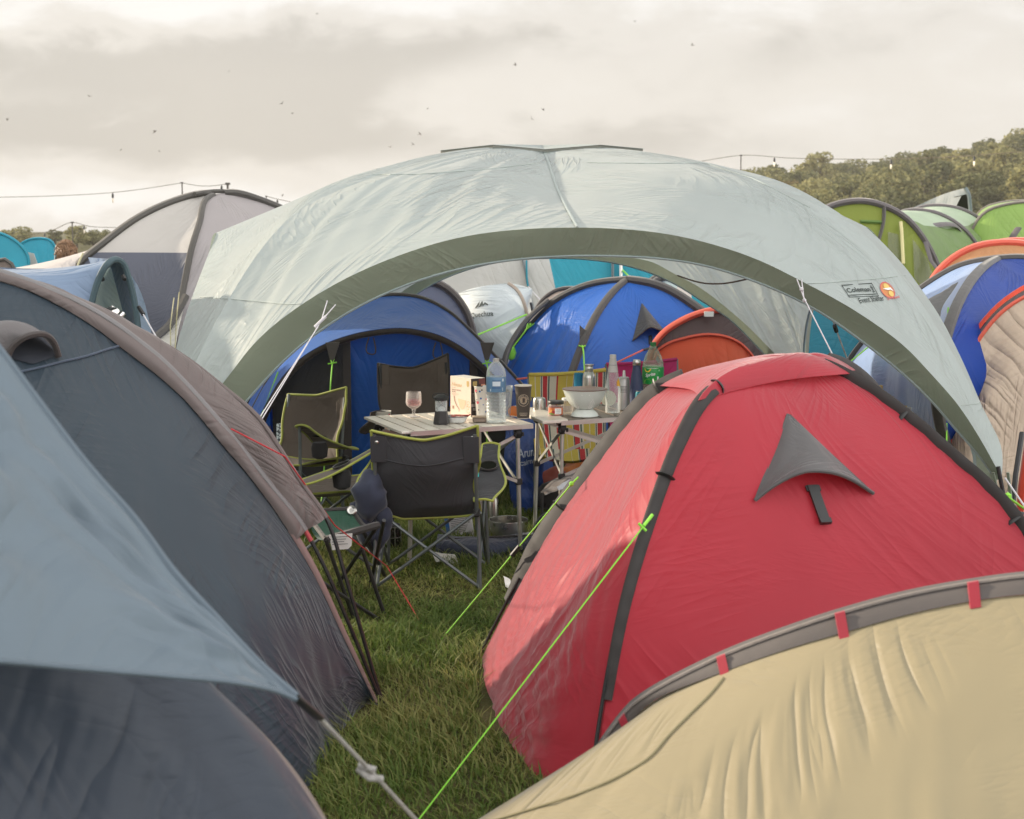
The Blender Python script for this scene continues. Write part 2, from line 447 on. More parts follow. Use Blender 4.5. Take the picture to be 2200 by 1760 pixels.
def solid(name, col, rough=.5, metal=0.0, spec=.5, var=0.0, bump=0.0, bscale=60, emit=0.0, coat=0.0):
    if name in MATS: return MATS[name]
    m, nt = mat_new(name); N, L = nt.nodes.new, nt.links.new
    out = N('ShaderNodeOutputMaterial'); bs = N('ShaderNodeBsdfPrincipled'); L(bs.outputs[0], out.inputs[0])
    bs.inputs['Base Color'].default_value = (*col, 1); bs.inputs['Roughness'].default_value = rough
    bs.inputs['Metallic'].default_value = metal; bs.inputs['Specular IOR Level'].default_value = spec
    bs.inputs['Coat Weight'].default_value = coat
    if emit:
        bs.inputs['Emission Color'].default_value = (*col, 1); bs.inputs['Emission Strength'].default_value = emit
    ob = N('ShaderNodeTexCoord')
    if var:
        n1 = N('ShaderNodeTexNoise'); n1.inputs['Scale'].default_value = bscale * .3; n1.inputs['Detail'].default_value = 5; L(ob.outputs['Object'], n1.inputs['Vector'])
        mr = N('ShaderNodeMapRange'); mr.inputs[1].default_value = .3; mr.inputs[2].default_value = .7; mr.inputs[3].default_value = 1 - var; mr.inputs[4].default_value = 1 + var
        L(n1.outputs[0], mr.inputs[0])
        vm = N('ShaderNodeVectorMath'); vm.operation = 'SCALE'; vm.inputs[0].default_value = col; L(mr.outputs[0], vm.inputs[3]); L(vm.outputs[0], bs.inputs['Base Color'])
        if rough > .1:
            m2 = N('ShaderNodeMapRange'); m2.inputs[3].default_value = rough * .8; m2.inputs[4].default_value = min(1, rough * 1.25); L(n1.outputs[0], m2.inputs[0]); L(m2.outputs[0], bs.inputs['Roughness'])
    if bump:
        n2 = N('ShaderNodeTexNoise'); n2.inputs['Scale'].default_value = bscale; n2.inputs['Detail'].default_value = 4; L(ob.outputs['Object'], n2.inputs['Vector'])
        bp = N('ShaderNodeBump'); bp.inputs['Strength'].default_value = bump; bp.inputs['Distance'].default_value = .01; L(n2.outputs[0], bp.inputs['Height']); L(bp.outputs[0], bs.inputs['Normal'])
    MATS[name] = m; return m
def clear(name, tint=(.95, .95, .95), lo=.08, hi=.75, rough=.05, body=None, bodyk=0.0):
    """thin clear plastic or glass"""
    if name in MATS: return MATS[name]
    m, nt = mat_new(name); N, L = nt.nodes.new, nt.links.new
    out = N('ShaderNodeOutputMaterial'); t = N('ShaderNodeBsdfTransparent'); t.inputs[0].default_value = (*tint, 1)
    bs = N('ShaderNodeBsdfPrincipled'); bs.inputs['Base Color'].default_value = (*(body or (.75, .77, .76)), 1); bs.inputs['Roughness'].default_value = rough
    bs.inputs['Specular IOR Level'].default_value = .9
    lw = N('ShaderNodeLayerWeight'); lw.inputs[0].default_value = .35
    mr = N('ShaderNodeMapRange'); mr.inputs[3].default_value = lo + bodyk; mr.inputs[4].default_value = hi; L(lw.outputs['Facing'], mr.inputs[0])
    mx = N('ShaderNodeMixShader'); L(mr.outputs[0], mx.inputs[0]); L(t.outputs[0], mx.inputs[1]); L(bs.outputs[0], mx.inputs[2]); L(mx.outputs[0], out.inputs[0])
    MATS[name] = m; return m
def stripes(name, bands, period, axis='U', tr=.15):
    """woven stripes: bands = [(start, colour)...] over one period in metres of the UV map"""
    if name in MATS: return MATS[name]
    m, nt = mat_new(name); N, L = nt.nodes.new, nt.links.new
    out = N('ShaderNodeOutputMaterial'); bs = N('ShaderNodeBsdfPrincipled'); L(bs.outputs[0], out.inputs[0]); bs.inputs['Roughness'].default_value = .8
    uv = N('ShaderNodeUVMap'); sp = N('ShaderNodeSeparateXYZ'); L(uv.outputs[0], sp.inputs[0])
    dv = N('ShaderNodeMath'); dv.operation = 'DIVIDE'; L(sp.outputs[0 if axis == 'U' else 1], dv.inputs[0]); dv.inputs[1].default_value = period
    fr = N('ShaderNodeMath'); fr.operation = 'FRACT'; L(dv.outputs[0], fr.inputs[0])
    rp = N('ShaderNodeValToRGB'); rp.color_ramp.interpolation = 'CONSTANT'
    el = rp.color_ramp.elements
    while len(el) < len(bands): el.new(.5)
    for e, (p, c) in zip(el, bands): e.position = p; e.color = (*c, 1)
    L(fr.outputs[0], rp.inputs[0]); 
    wv = N('ShaderNodeTexNoise'); wv.inputs['Scale'].default_value = 220; 
    mr = N('ShaderNodeMapRange'); mr.inputs[3].default_value = .8; mr.inputs[4].default_value = 1.15; L(wv.outputs[0], mr.inputs[0])
    vm = N('ShaderNodeVectorMath'); vm.operation = 'SCALE'; L(rp.outputs[0], vm.inputs[0]); L(mr.outputs[0], vm.inputs[3]); L(vm.outputs[0], bs.inputs['Base Color'])
    bp = N('ShaderNodeBump'); bp.inputs['Strength'].default_value = .3; bp.inputs['Distance'].default_value = .004; L(wv.outputs[0], bp.inputs['Height']); L(bp.outputs[0], bs.inputs['Normal'])
    MATS[name] = m; return m

NAVY_BLACK = S(52, 50, 50)
M_sleeve = fab('black_sleeve', S(72, 70, 68), .05, .6, .35, 2.0)
M_pole = solid('pole_black', S(45, 45, 46), .35, .3, var=.1)
M_steel = solid('steel', S(190, 188, 182), .28, 1.0, var=.08, bscale=80)
M_alu = solid('aluminium', S(205, 203, 196), .38, .9, var=.06, bscale=60)
M_green_rope = solid('green_rope', S(142, 216, 66), .55, bump=.4, bscale=400)
M_white_rope = solid('white_rope', S(205, 203, 205), .7, bump=.4, bscale=400)
M_red_rope = solid('red_rope', S(190, 45, 55), .6)
M_orange_rope = solid('orange_rope', S(235, 110, 85), .6)
M_black = solid('black_plastic', S(38, 38, 38), .45, var=.1)
M_white = solid('white_paint', S(225, 225, 220), .5)
M_darkink = solid('dark_ink', S(62, 70, 68), .8)
# ---------------------------------------------------------------- ground, grass, hill, trees
def ground_mat():
    m, nt = mat_new('turf'); N, L = nt.nodes.new, nt.links.new
    out = N('ShaderNodeOutputMaterial'); bs = N('ShaderNodeBsdfPrincipled'); L(bs.outputs[0], out.inputs[0]); bs.inputs['Roughness'].default_value = .95
    bs.inputs['Specular IOR Level'].default_value = .1
    ob = N('ShaderNodeTexCoord')
    n1 = N('ShaderNodeTexNoise'); n1.inputs['Scale'].default_value = 3.0; n1.inputs['Detail'].default_value = 8; L(ob.outputs['Object'], n1.inputs['Vector'])
    rp = N('ShaderNodeValToRGB'); e = rp.color_ramp.elements
    e[0].position = .3; e[0].color = (.03, .04, .012, 1); e[1].position = .7; e[1].color = (.11, .095, .042, 1)
    L(n1.outputs[0], rp.inputs[0]); L(rp.outputs[0], bs.inputs['Base Color'])
    n2 = N('ShaderNodeTexNoise'); n2.inputs['Scale'].default_value = 40; n2.inputs['Detail'].default_value = 6; L(ob.outputs['Object'], n2.inputs['Vector'])
    bp = N('ShaderNodeBump'); bp.inputs['Strength'].default_value = .9; bp.inputs['Distance'].default_value = .04; L(n2.outputs[0], bp.inputs['Height']); L(bp.outputs[0], bs.inputs['Normal'])
    return m
M_turf = ground_mat()
def leafy(name, c0, c1, c2, tr=.35, rough=.7):
    m, nt = mat_new(name); N, L = nt.nodes.new, nt.links.new
    out = N('ShaderNodeOutputMaterial'); bs = N('ShaderNodeBsdfPrincipled'); tl = N('ShaderNodeBsdfTranslucent'); mx = N('ShaderNodeMixShader')
    L(mx.outputs[0], out.inputs[0]); L(bs.outputs[0], mx.inputs[1]); L(tl.outputs[0], mx.inputs[2]); mx.inputs[0].default_value = tr
    bs.inputs['Roughness'].default_value = rough; bs.inputs['Specular IOR Level'].default_value = .25
    ge = N('ShaderNodeNewGeometry'); oi = N('ShaderNodeObjectInfo'); ob = N('ShaderNodeTexCoord')
    n1 = N('ShaderNodeTexNoise'); n1.inputs['Scale'].default_value = 1.3; n1.inputs['Detail'].default_value = 3; L(ob.outputs['Object'], n1.inputs['Vector'])
    a = N('ShaderNodeMath'); a.operation = 'MULTIPLY'; L(ge.outputs['Random Per Island'], a.inputs[0]); a.inputs[1].default_value = .55
    b = N('ShaderNodeMath'); b.operation = 'MULTIPLY_ADD'; L(n1.outputs[0], b.inputs[0]); b.inputs[1].default_value = 1.1; b.inputs[2].default_value = -.33
    c = N('ShaderNodeMath'); c.operation = 'ADD'; L(a.outputs[0], c.inputs[0]); L(b.outputs[0], c.inputs[1])
    d = N('ShaderNodeMath'); d.operation = 'MULTIPLY_ADD'; L(oi.outputs['Random'], d.inputs[0]); d.inputs[1].default_value = .6; d.inputs[2].default_value = -.3
    e = N('ShaderNodeMath'); e.operation = 'ADD'; L(c.outputs[0], e.inputs[0]); L(d.outputs[0], e.inputs[1])
    rp = N('ShaderNodeValToRGB'); el = rp.color_ramp.elements
    el[0].position = .1; el[0].color = (*c0, 1); el[1].position = .9; el[1].color = (*c2, 1); x = el.new(.5); x.color = (*c1, 1)
    L(e.outputs[0], rp.inputs[0]); L(rp.outputs[0], bs.inputs['Base Color']); L(rp.outputs[0], tl.inputs['Color'])
    return m
M_grass = leafy('grass_blades', (.052, .098, .016), (.125, .185, .036), (.31, .30, .105), .42, .55)
M_leaf = leafy('tree_leaves', (.075, .085, .03), (.18, .18, .07), (.36, .325, .135), .36)
M_leaf2 = leafy('tree_leaves_ochre', (.13, .11, .04), (.22, .17, .07), (.32, .25, .11), .45)
M_bark = solid('bark', S(85, 72, 58), .9, bump=.8, bscale=12, var=.3)

def hill_z(x, y):
    u = x / np.maximum(y, 1)
    ridge = np.interp(u, [-.05, .06, .155, .22, .29, .345, .6], [0, 2.0, 6.0, 7.6, 10.4, 13.4, 18])
    t = np.clip((y - 120) / 180, 0, 1); t = t * t * (3 - 2 * t)
    return ridge * t
def build_ground():
    n = 61
    xs = np.concatenate([np.linspace(-600, -60, 10), np.linspace(-40, 40, 20), np.linspace(60, 600, 10)])
    ys = np.concatenate([np.linspace(-60, 30, 16), np.linspace(40, 1500, 24)])
    G = np.stack(np.meshgrid(xs, ys, indexing='ij'), axis=2)
    G = np.concatenate([G, np.zeros(G.shape[:2] + (1,))], axis=2)
    o = grid('ground', G, M_turf); tag(o, kind='structure')
    xs = np.linspace(-20, 330, 60); ys = np.linspace(118, 420, 50)
    G = np.stack(np.meshgrid(xs, ys, indexing='ij'), axis=2)
    z = hill_z(G[..., 0], G[..., 1]) - .02
    o = grid('hill', np.concatenate([G, z[..., None]], axis=2), M_turf); tag(o, kind='structure')
build_ground()

def inside(x, y, poly):
    r = np.zeros(x.shape, bool); k = len(poly)
    for i in range(k):
        (x0, y0), (x1, y1) = poly[i], poly[(i + 1) % k]
        c = ((y0 > y) != (y1 > y)) & (x < (x1 - x0) * (y - y0) / (y1 - y0 + 1e-12) + x0)
        r ^= c
    return r
RED_A, RED_B = g(1035, 1412), g(1272, 1722)
RED_C = RED_B + Vector((2.04, .50, 0)); RED_D = RED_A + Vector((2.04, .50, 0))
def build_grass():
    n = 125000
    x = RNG.uniform(-1.7, 1.5, n); y = 3.6 + (10.6 - 3.6) * RNG.random(n) ** 1.15
    # only where the lane between the tents can be seen
    poly_red = [tuple(RED_A.xy), (RED_A.x - .0, 5.2), (.05, 4.75), tuple(RED_B.xy), tuple(RED_C.xy), tuple(RED_D.xy)]
    slate = [(-.46, 5.5), (-.66, 4.7), (-.8, 4.3), (-3, 3.4), (-3.5, 5.0), (-.5, 5.55)]
    keep = ~inside(x, y, poly_red) & ~inside(x, y, slate)
    x, y = x[keep], y[keep]; n = len(x)
    tuft = vnoise(x * 5, y * 5, 2); tuft2 = vnoise(x * 1.7, y * 1.7, 5)
    worn = np.exp(-(((x + .35) / .75) ** 2 + ((y - 7.05) / .55) ** 2))       # trodden patch under the chair
    h = (.035 + .055 * tuft ** 1.5 + .05 * tuft2 * RNG.random(n) ** 2) * RNG.uniform(.55, 1.25, n) * (1 - .55 * worn)
    h *= np.clip((y - 2.5) / 2.5, .75, 1.1)
    ang = RNG.uniform(0, 2 * PI, n); lean = RNG.uniform(.2, 1.5, n) * h * (1 + .8 * worn)
    wx = .0026 * RNG.uniform(.7, 1.5, n)
    swirl = 2 * PI * vnoise(x * 1.2, y * 1.2, 8)
    dx = np.cos(ang) * .95 + np.cos(swirl) * .25; dy = np.sin(ang) * .95 + np.sin(swirl) * .25
    px, py = -np.sin(ang), np.cos(ang)
    V = np.zeros((n, 5, 3))
    for k, (t, w) in enumerate(((0, 1), (0, -1), (.55, .8), (.55, -.8), (1, 0))):
        b = lean * t * t
        V[:, k, 0] = x + dx * b + px * wx * w; V[:, k, 1] = y + dy * b + py * wx * w
        V[:, k, 2] = h * t * (1 - .18 * t) - .003
    me = bpy.data.meshes.new('grass')
    me.vertices.add(n * 5); me.vertices.foreach_set('co', V.ravel())
    base = (np.arange(n) * 5)[:, None]
    loops = np.concatenate([base + [0, 1, 3, 2], base + [2, 3, 4]], axis=1).ravel()
    me.loops.add(n * 7); me.loops.foreach_set('vertex_index', loops)
    me.polygons.add(n * 2)
    st = np.stack([np.arange(n) * 7, np.arange(n) * 7 + 4], axis=1).ravel()
    me.polygons.foreach_set('loop_start', st); me.polygons.foreach_set('loop_total', np.tile([4, 3], n))
    me.update(calc_edges=True); me.validate()
    me.materials.append(M_grass)
    o = bpy.data.objects.new('grass', me); COL.objects.link(o)
    tag(o, 'long green grass growing in the lane between the tents', 'grass', kind='stuff')
build_grass()

def crown_mesh(name, seed, rx, rz, z0, nleaf, leaf, mat, lobes=11):
    r = np.random.default_rng(seed)
    cs = [(0, 0, z0 + rz, rx * .7, rz * .8)]
    for i in range(lobes):
        a = r.uniform(0, 2 * PI); q = rx * r.uniform(.35, .8); zz = z0 + rz * r.uniform(.25, 1.75)
        q *= math.sqrt(max(.15, 1 - ((zz - z0 - rz) / (rz * 1.1)) ** 2))
        s = rx * r.uniform(.28, .5); cs.append((q * math.cos(a), q * math.sin(a), zz, s, s * r.uniform(.7, 1.0)))
    w = np.array([c[3] ** 2 for c in cs]); w /= w.sum()
    k = r.choice(len(cs), nleaf, p=w); C_ = np.array(cs)[k]
    d = r.normal(size=(nleaf, 3)); d /= np.linalg.norm(d, axis=1, keepdims=True)
    rad = r.uniform(.72, 1.08, nleaf) ** .8
    P = C_[:, :3] + d * np.stack([C_[:, 3], C_[:, 3], C_[:, 4]], axis=1) * rad[:, None]
    nn = d + r.normal(size=(nleaf, 3)) * .55; nn /= np.linalg.norm(nn, axis=1, keepdims=True)
    t = np.cross(nn, r.normal(size=(nleaf, 3))); t /= np.linalg.norm(t, axis=1, keepdims=True); b = np.cross(nn, t)
    s = leaf * r.uniform(.6, 1.4, nleaf)[:, None]
    V = np.stack([P - t * s, P + b * s * .7, P + t * s, P - b * s * .7], axis=1).reshape(-1, 3)
    Fc = np.arange(nleaf * 4).reshape(-1, 4)
    me = bpy.data.meshes.new(name); me.from_pydata(V.tolist(), [], Fc.tolist()); me.materials.append(mat); me.update()
    return me, cs
def trunk_mesh(name, h, r0, cs, seed):
    mb = MB(); rr = random.Random(seed)
    mb.tube([(0, 0, -.3), (.05, 0, h * .4), (0, .05, h)], [r0 * 1.3, r0, r0 * .5], 8)
    for c in cs[1:7]: mb.tube([(0, 0, h * rr.uniform(.45, .9)), (c[0] * .5, c[1] * .5, h * .5 + c[2] * .45), (c[0], c[1], c[2])], [r0 * .45, r0 * .3, r0 * .1], 5)
    me = bpy.data.meshes.new(name); me.from_pydata(mb.V, [], mb.F); me.materials.append(M_bark); me.update()
    return me
TREE_KINDS = []
for i, (rx, rz, z0, nl, lf, mt) in enumerate([(4.2, 3.6, 2.2, 2400, .32, M_leaf), (3.4, 4.4, 2.0, 2200, .30, M_leaf), (4.8, 3.4, 1.8, 2700, .32, M_leaf),
                                             (3.6, 3.2, 1.8, 2000, .31, M_leaf2), (2.5, 4.6, 2.4, 1600, .28, M_leaf)]):
    cm, cs = crown_mesh('crown', 20 + i, rx, rz, z0, nl, lf, mt)
    TREE_KINDS.append((cm, trunk_mesh('trunk', z0 + rz, .28, cs, i)))
def tree(name, label, kind, loc, s, rz, group):
    o = thing(name, label, 'tree', loc, group)
    for nm, me in zip(('crown', 'trunk'), TREE_KINDS[kind]):
        c = bpy.data.objects.new(nm, me); COL.objects.link(c); c.parent = o
    o.scale = (s[0], s[0], s[1]); o.rotation_euler.z = rz
    return o
def build_trees():
    r = random.Random(5)
    pts = []
    for _ in range(6000):
        y = r.uniform(165, 325); u = r.uniform(.148, .372); x = u * y
        if all((x - a) ** 2 + (y - b) ** 2 > 5.4 ** 2 for a, b in pts):
            pts.append((x, y))
        if len(pts) >= 275: break
    for (x, y) in pts:
        k = r.choices(range(5), [5, 3, 5, 1.1, 1.6])[0]
        ochre = k == 3
        s = r.uniform(.72, 1.12)
        tree('broadleaf_tree', 'ochre tinged broadleaf tree among the green woods on the far hill' if ochre else 'green broadleaf tree in the woods covering the far hill', k,
             (x, y, float(hill_z(np.array(x), np.array(y))) - .3), (s * .95, s * r.uniform(.58, .80)), r.uniform(0, 6.28), 'trees of the wooded hill')
    # big tree at the right edge of the skyline
    t = at(2175, 330, 300); tree('broadleaf_tree', 'tall pale tree standing above the hill skyline at the edge of the picture', 0, (t.x, 300, 12.5), (.8, .95), .3, 'trees of the wooded hill')
    for (px, top, d, w, k, lab) in [(35, 486, 160, 80, 0, 'low rounded tree beyond the leftmost turquoise tent'), (118, 492, 170, 40, 4, 'thin tree just left of the curly hair beyond the turquoise tents'),
                                    (165, 484, 150, 60, 1, 'dark tree behind the lamp pole right of the curly hair'), (200, 492, 155, 46, 0, 'small round tree left of the grey dome tent'), (232, 492, 165, 40, 2, 'bushy tree half hidden by the black arch of the grey dome tent')]:
        b = at(px, 520, d); hz = at(px, top, d).z; wd = w / FPX * d
        cm = TREE_KINDS[k][0]; hh = max(v.co.z for v in cm.vertices); ww = max(v.co.x for v in cm.vertices) * 2
        tree('field_tree', lab, k, (b.x, d, -.2), (wd / ww, (hz + .2) / hh), px * .37, 'trees along the far edge of the field')
build_trees()

def build_haze():
    mb = MB(); mb.box((75, 215, 22), (330, 450, 46.5)); o = mb.build('haze', mat_haze(), None, smooth=False); tag(o, kind='stuff')
    o.visible_shadow = True
def mat_haze():
    m, nt = mat_new('evening_haze'); N, L = nt.nodes.new, nt.links.new
    out = N('ShaderNodeOutputMaterial'); v = N('ShaderNodeVolumePrincipled'); L(v.outputs[0], out.inputs['Volume'])
    v.inputs['Color'].default_value = (.93, .90, .84, 1); v.inputs['Density'].default_value = .00045; v.inputs['Anisotropy'].default_value = .2
    return m
build_haze()
# ---------------------------------------------------------------- the event shelter
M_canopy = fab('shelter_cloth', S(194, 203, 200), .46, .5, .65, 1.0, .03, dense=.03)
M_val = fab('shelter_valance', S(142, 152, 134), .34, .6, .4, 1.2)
M_trim = fab('shelter_trim', S(150, 165, 165), .1, .6, .2)
def build_shelter():
    FD, RD, CY = 7.3, 11.6, 9.5
    root = thing('event_shelter', 'large pale grey-green dome shelter with four arched open sides over the camping tables', 'event shelter', (.3, CY, 0))
    hub = at(1165, 317, CY)
    front = [(2152, 1028), (2104, 940), (2058, 870), (1997, 800), (1945, 746), (1847, 674), (1720, 603), (1620, 555), (1450, 506), (1240, 489), (1000, 508), (860, 548), (700, 622), (560, 724), (480, 822), (400, 925), (330, 1015)]
    Fr = [at(x, y, FD) for x, y in front]
    k = 9
    fR, fL = Fr[:k + 1][::-1], Fr[k:]                      # from apex to each foot
    rr = [(1190, 541), (1300, 549), (1400, 563), (1448, 588), (1502, 617), (1548, 651), (1604, 699), (1650, 745), (1700, 800), (1735, 843)]
    rR = [at(x, y, RD) for x, y in rr]; rL = [at(2380 - x, y, RD) for x, y in rr]
    left = [(465, 500, 9.5), (448, 545, 9.1), (425, 605, 8.7), (398, 680, 8.3), (378, 750, 7.95), (356, 850, 7.6), (330, 1015, FD)]
    lF = [at(*p) for p in left]; lF[-1] = Fr[-1]
    lB = [lF[0]] + [Vector((p.x + .06, 2 * CY - p.y, p.z)) for p in lF[1:-1]] + [rL[-1]]
    right = [(1860, 487, 9.5), (1893, 518, 9.2), (1941, 570, 8.85), (1977, 618, 8.5), (2019, 680, 8.2), (2070, 780, 7.85), (2113, 880, 7.6), (2152, 965, 7.4), (2166, 1028, FD)]
    qF = [at(*p) for p in right]; qF[-1] = Fr[0]
    qB = [qF[0], at(1800, 560, 10.2), at(1760, 625, 10.9), at(1742, 700, 11.3), rR[-1]]
    def pole(foot, zs=((.25, .965), (.5, .865), (.7, .73), (.85, .46))):
        pts = [hub]
        for f, q in zs:
            p = hub.lerp(foot, f); p.z = foot.z + (hub.z - foot.z) * q; pts.append(p)
        return pts + [foot]
    pFR, pFL, pRL, pRR = pole(Fr[0]), pole(Fr[-1]), pole(rL[-1]), pole(rR[-1])
    sF = [hub, at(1180, 355, 8.95), at(1197, 405, 8.3), Fr[k]]
    sL = [hub, at(1035, 322, 9.5), at(900, 342, 9.5), at(760, 377, 9.5), at(610, 440, 9.5), lF[0]]
    sR = [hub, at(1300, 320, 9.5), at(1450, 342, 9.5), at(1610, 385, 9.5), at(1760, 441, 9.5), qF[0]]
    sB = [hub, Vector((.28, 10.4, 2.2)), rR[0]]
    Gs = []
    def panel(seam, polec, edge, n=56, m=56, am=.035, seed=1):
        # left: edge from seam end to foot lies at the outside
        G = coons([hub, hub + Vector((1e-4, 0, 0))], edge, seam, polec, n, m)
        G = sag(orient(G, (.3, CY, 0)), -.05)
        w = np.linspace(0, 1, m)[None] ** .8 * np.ones((n, 1))
        uv = guv(G)
        h = (vnoise(np.linspace(0, 22, n)[:, None] * np.ones((1, m)), np.linspace(0, 1.6, m)[None] * np.ones((n, 1)), seed) - .5) * am * w
        h += (np.abs(vnoise(uv[..., 0] * 5 + uv[..., 1] * 2, uv[..., 1] * 4 - uv[..., 0] * 2, seed + 4) - .5)) * am * .7 * w
        fade = np.minimum(1, 8 * np.minimum(np.linspace(0, 1, n), 1 - np.linspace(0, 1, n)))[:, None] * np.minimum(1, 5 * (1 - np.linspace(0, 1, m)))[None]
        return G + gnorm(G) * (h * fade)[..., None]
    Gs.append(panel(sF, pFL, fL, am=.026, seed=2)); Gs.append(panel(sF, pFR, fR, am=.014, seed=3))
    Gs.append(panel(sL, pFL, lF, am=.016, seed=4)); Gs.append(panel(sL, pRL, lB, am=.03, seed=5))
    Gs.append(panel(sR, pFR, qF, am=.02, seed=6)); Gs.append(panel(sR, pRR, qB, am=.05, seed=7))
    Gs.append(panel(sB, pRL, rL, am=.03, seed=8)); Gs.append(panel(sB, pRR, rR, am=.03, seed=9))
    canopy = grids('canopy', Gs, M_canopy, root)
    bv = bvh_of(canopy)
    # valances: a dark band turned in under each arch, with a pale hem
    inF = [(2140, 1032), (2107, 984), (2052, 921), (2003, 864), (1945, 808), (1867, 745), (1750, 664), (1640, 612), (1500, 568), (1280, 550), (1050, 566), (900, 603), (760, 665), (640, 748), (540, 850), (460, 950), (385, 1060)]
    def val(outer, inner, nm='valance'):
        G = loft([outer, inner], 90, 9); G = crinkle(G, .018, 3, 2, 3)
        o = grid(nm, G, M_val, root)
        MB().tube([tuple(v) for v in cr(inner, 90)], .011, 6, flat=.6).build('hem', M_trim, o)
        return o
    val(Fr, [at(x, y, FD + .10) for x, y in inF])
    rin = [(1190, 555), (1317, 565), (1400, 588), (1456, 614), (1511, 649), (1567, 686), (1622, 740), (1650, 770), (1690, 820), (1722, 868)]
    rr_out = rL[::-1] + rR[1:]; rr_in = [at(2380 - x, y, RD - .04) for x, y in rin][::-1] + [at(x, y, RD - .04) for x, y in rin[1:]]
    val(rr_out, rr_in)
    def side(outer, cx):
        inn = []
        for i, p in enumerate(outer):
            f = abs(p.y - CY) / 2.2
            inn.append(Vector((p.x + (cx - p.x) * .035, p.y + (CY - p.y) * .09 * f, p.z - .16 * (1 - .6 * f))))
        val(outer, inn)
    side(lF[::-1] + lB[1:], .3); side(qF[::-1] + qB[1:], .3)
    # legs: sleeve end, bare pole to the grass
    for (p, out) in ((Fr[0], (.10, -.05)), (Fr[-1], (-.10, -.05)), (rL[-1], (-.1, .08)), (rR[-1], (.1, .08))):
        f = Vector((p.x + out[0], p.y + out[1], 0)); e = 1 if out[0] > 0 else -1
        l = MB().tube([p + Vector((-.02 * e, 0, .06)), f], .011, 8).build('leg', M_pole, root)
        s1 = MB()
        for q in (-.045, .03):
            a = p + Vector((q, 0, .03)); b = p.lerp(f, .62) + Vector((q * .35, 0, 0))
            s1.tube([a, b], .017, 6, flat=.4)
        s1.build('foot_sleeve', M_val, l)
        MB().tube([p.lerp(f, .55), p.lerp(f, .68)], .02, 8).build('buckle', M_black, l)
    # roof vent
    cap = []
    for (a, b) in ((sF, .27), (sR, .27), (sB, .25), (sL, .27)):
        c = cr(a, 40); k_ = 5 if a is sF or a is sB else 13; q = c[:k_].copy(); q[:, 2] += .012 + .02 * np.linspace(0, 1, k_) ** 2; cap.append(q)
    pc = []
    for a in (pFR, pRR, pRL, pFL):
        c = cr(a, 40); q = c[:6].copy(); q[:, 2] += .014 + .012 * np.linspace(0, 1, 6); pc.append(q)
    vg = []
    order = [(cap[0], pc[0]), (cap[1], pc[0]), (cap[1], pc[1]), (cap[2], pc[1]), (cap[2], pc[2]), (cap[3], pc[2]), (cap[3], pc[3]), (cap[0], pc[3])]
    dark = []
    for a, b in order:
        n = 12; G = np.stack([cr(a, 14) * (1 - t) + cr(b, 14) * t for t in np.linspace(0, 1, n)]); vg.append(G)
        e1 = G[:, -1] * .97 + np.array(hub) * .03; e2 = e1.copy(); e2[:, 2] -= .016; dark.append(np.stack([e1, e2], axis=1))
    v = grids('vent_cap', vg, M_canopy, root)
    grids('vent_gap', dark, fab('vent_dark', S(118, 118, 110), .05, .8, .2), v)
    # seam along the front ridge and stitched lines
    MB().tube([tuple(q + np.array([0, -.004, .004])) for q in cr(sF, 30)], .008, 6, flat=.5).build('ridge_seam', M_canopy, root)
    st = MB()
    for line in ([(1262, 350), (1400, 352), (1510, 350), (1620, 385), (1740, 447)], [(1700, 612), (1790, 607), (1880, 600), (1945, 592)], [(2064, 872), (2100, 868), (2112, 862)], [(430, 638), (520, 645), (620, 655), (700, 650)], [(800, 376), (900, 375), (1040, 365), (1150, 352)]):
        pts = [hit(float(a), float(b), bv, .002)[0] for a, b in [(np.interp(t, np.linspace(0, 1, len(line)), [p[0] for p in line]), np.interp(t, np.linspace(0, 1, len(line)), [p[1] for p in line])) for t in np.linspace(0, 1, 24)]]
        pts = [p for p in pts if p is not None]
        if len(pts) > 3: st.tube(pts, .0022, 4)
    st.build('stitch_line', fab('seam_thread', S(162, 172, 166), 0, .8, .1), root)
    # printed marks
    def frame_at(p0, p1, p2):
        a, b, c = [hit(*p, bv, 0)[0] for p in (p0, p1, p2)]
        return a, b - a, c - a
    O, X, Y = frame_at((1824, 644 - 4), (1888, 642 - 4), (1806, 613))
    box = [rect_of(0, 0, 1, .05), rect_of(0, .92, 1, .99), rect_of(0, 0, .025, .99), rect_of(.975, 0, 1, .99), rect_of(.04, .14, .96, .2)]
    t = glyphs('Coleman', .55, 'LEFT', bold=.012); w = max(v[0] for v in t[0])
    t = ([(v[0] / w * .76 + .06, v[1] * .85 + .52) for v in t[0]], t[1])
    lamp = [rect_of(.86, .30, .94, .36), ([(.885, .36), (.915, .36), (.925, .62), (.875, .62)], [(0, 1, 2, 3)]), rect_of(.86, .62, .94, .68), rect_of(.88, .70, .92, .78)]
    decal('printed_logo', box + [t] + lamp, O, X, Y, M_darkink, root, bv, .004)
    O, X, Y = frame_at((1846, 652), (1900, 646), (1838, 636))
    t = glyphs('Event Shelter', .9, 'LEFT', bold=.01); w = max(v[0] for v in t[0])
    decal('printed_name', [([(v[0] / w, v[1] * 1.1 + .25) for v in t[0]], t[1])], O, X, Y, M_darkink, root, bv, .004)
    O, X, Y = frame_at((1906, 624), (1919, 624), (1899, 608))
    M_or, M_ye, M_rd = solid('ink_orange', S(190, 126, 78), .8), solid('ink_yellow', S(206, 176, 100), .8), solid('ink_red', S(190, 95, 95), .8)
    b = decal('sun_badge', [disc_of(1.0)], O, X, Y, M_or, root, bv, .003)
    decal('badge_rim', [ring_of(.95, 1.08)], O, X, Y, M_rd, b, bv, .005)
    decal('badge_sun', [disc_of(.42, .0, .42), disc_of(.38, .28, -.52)], O, X, Y, M_ye, b, bv, .0055)
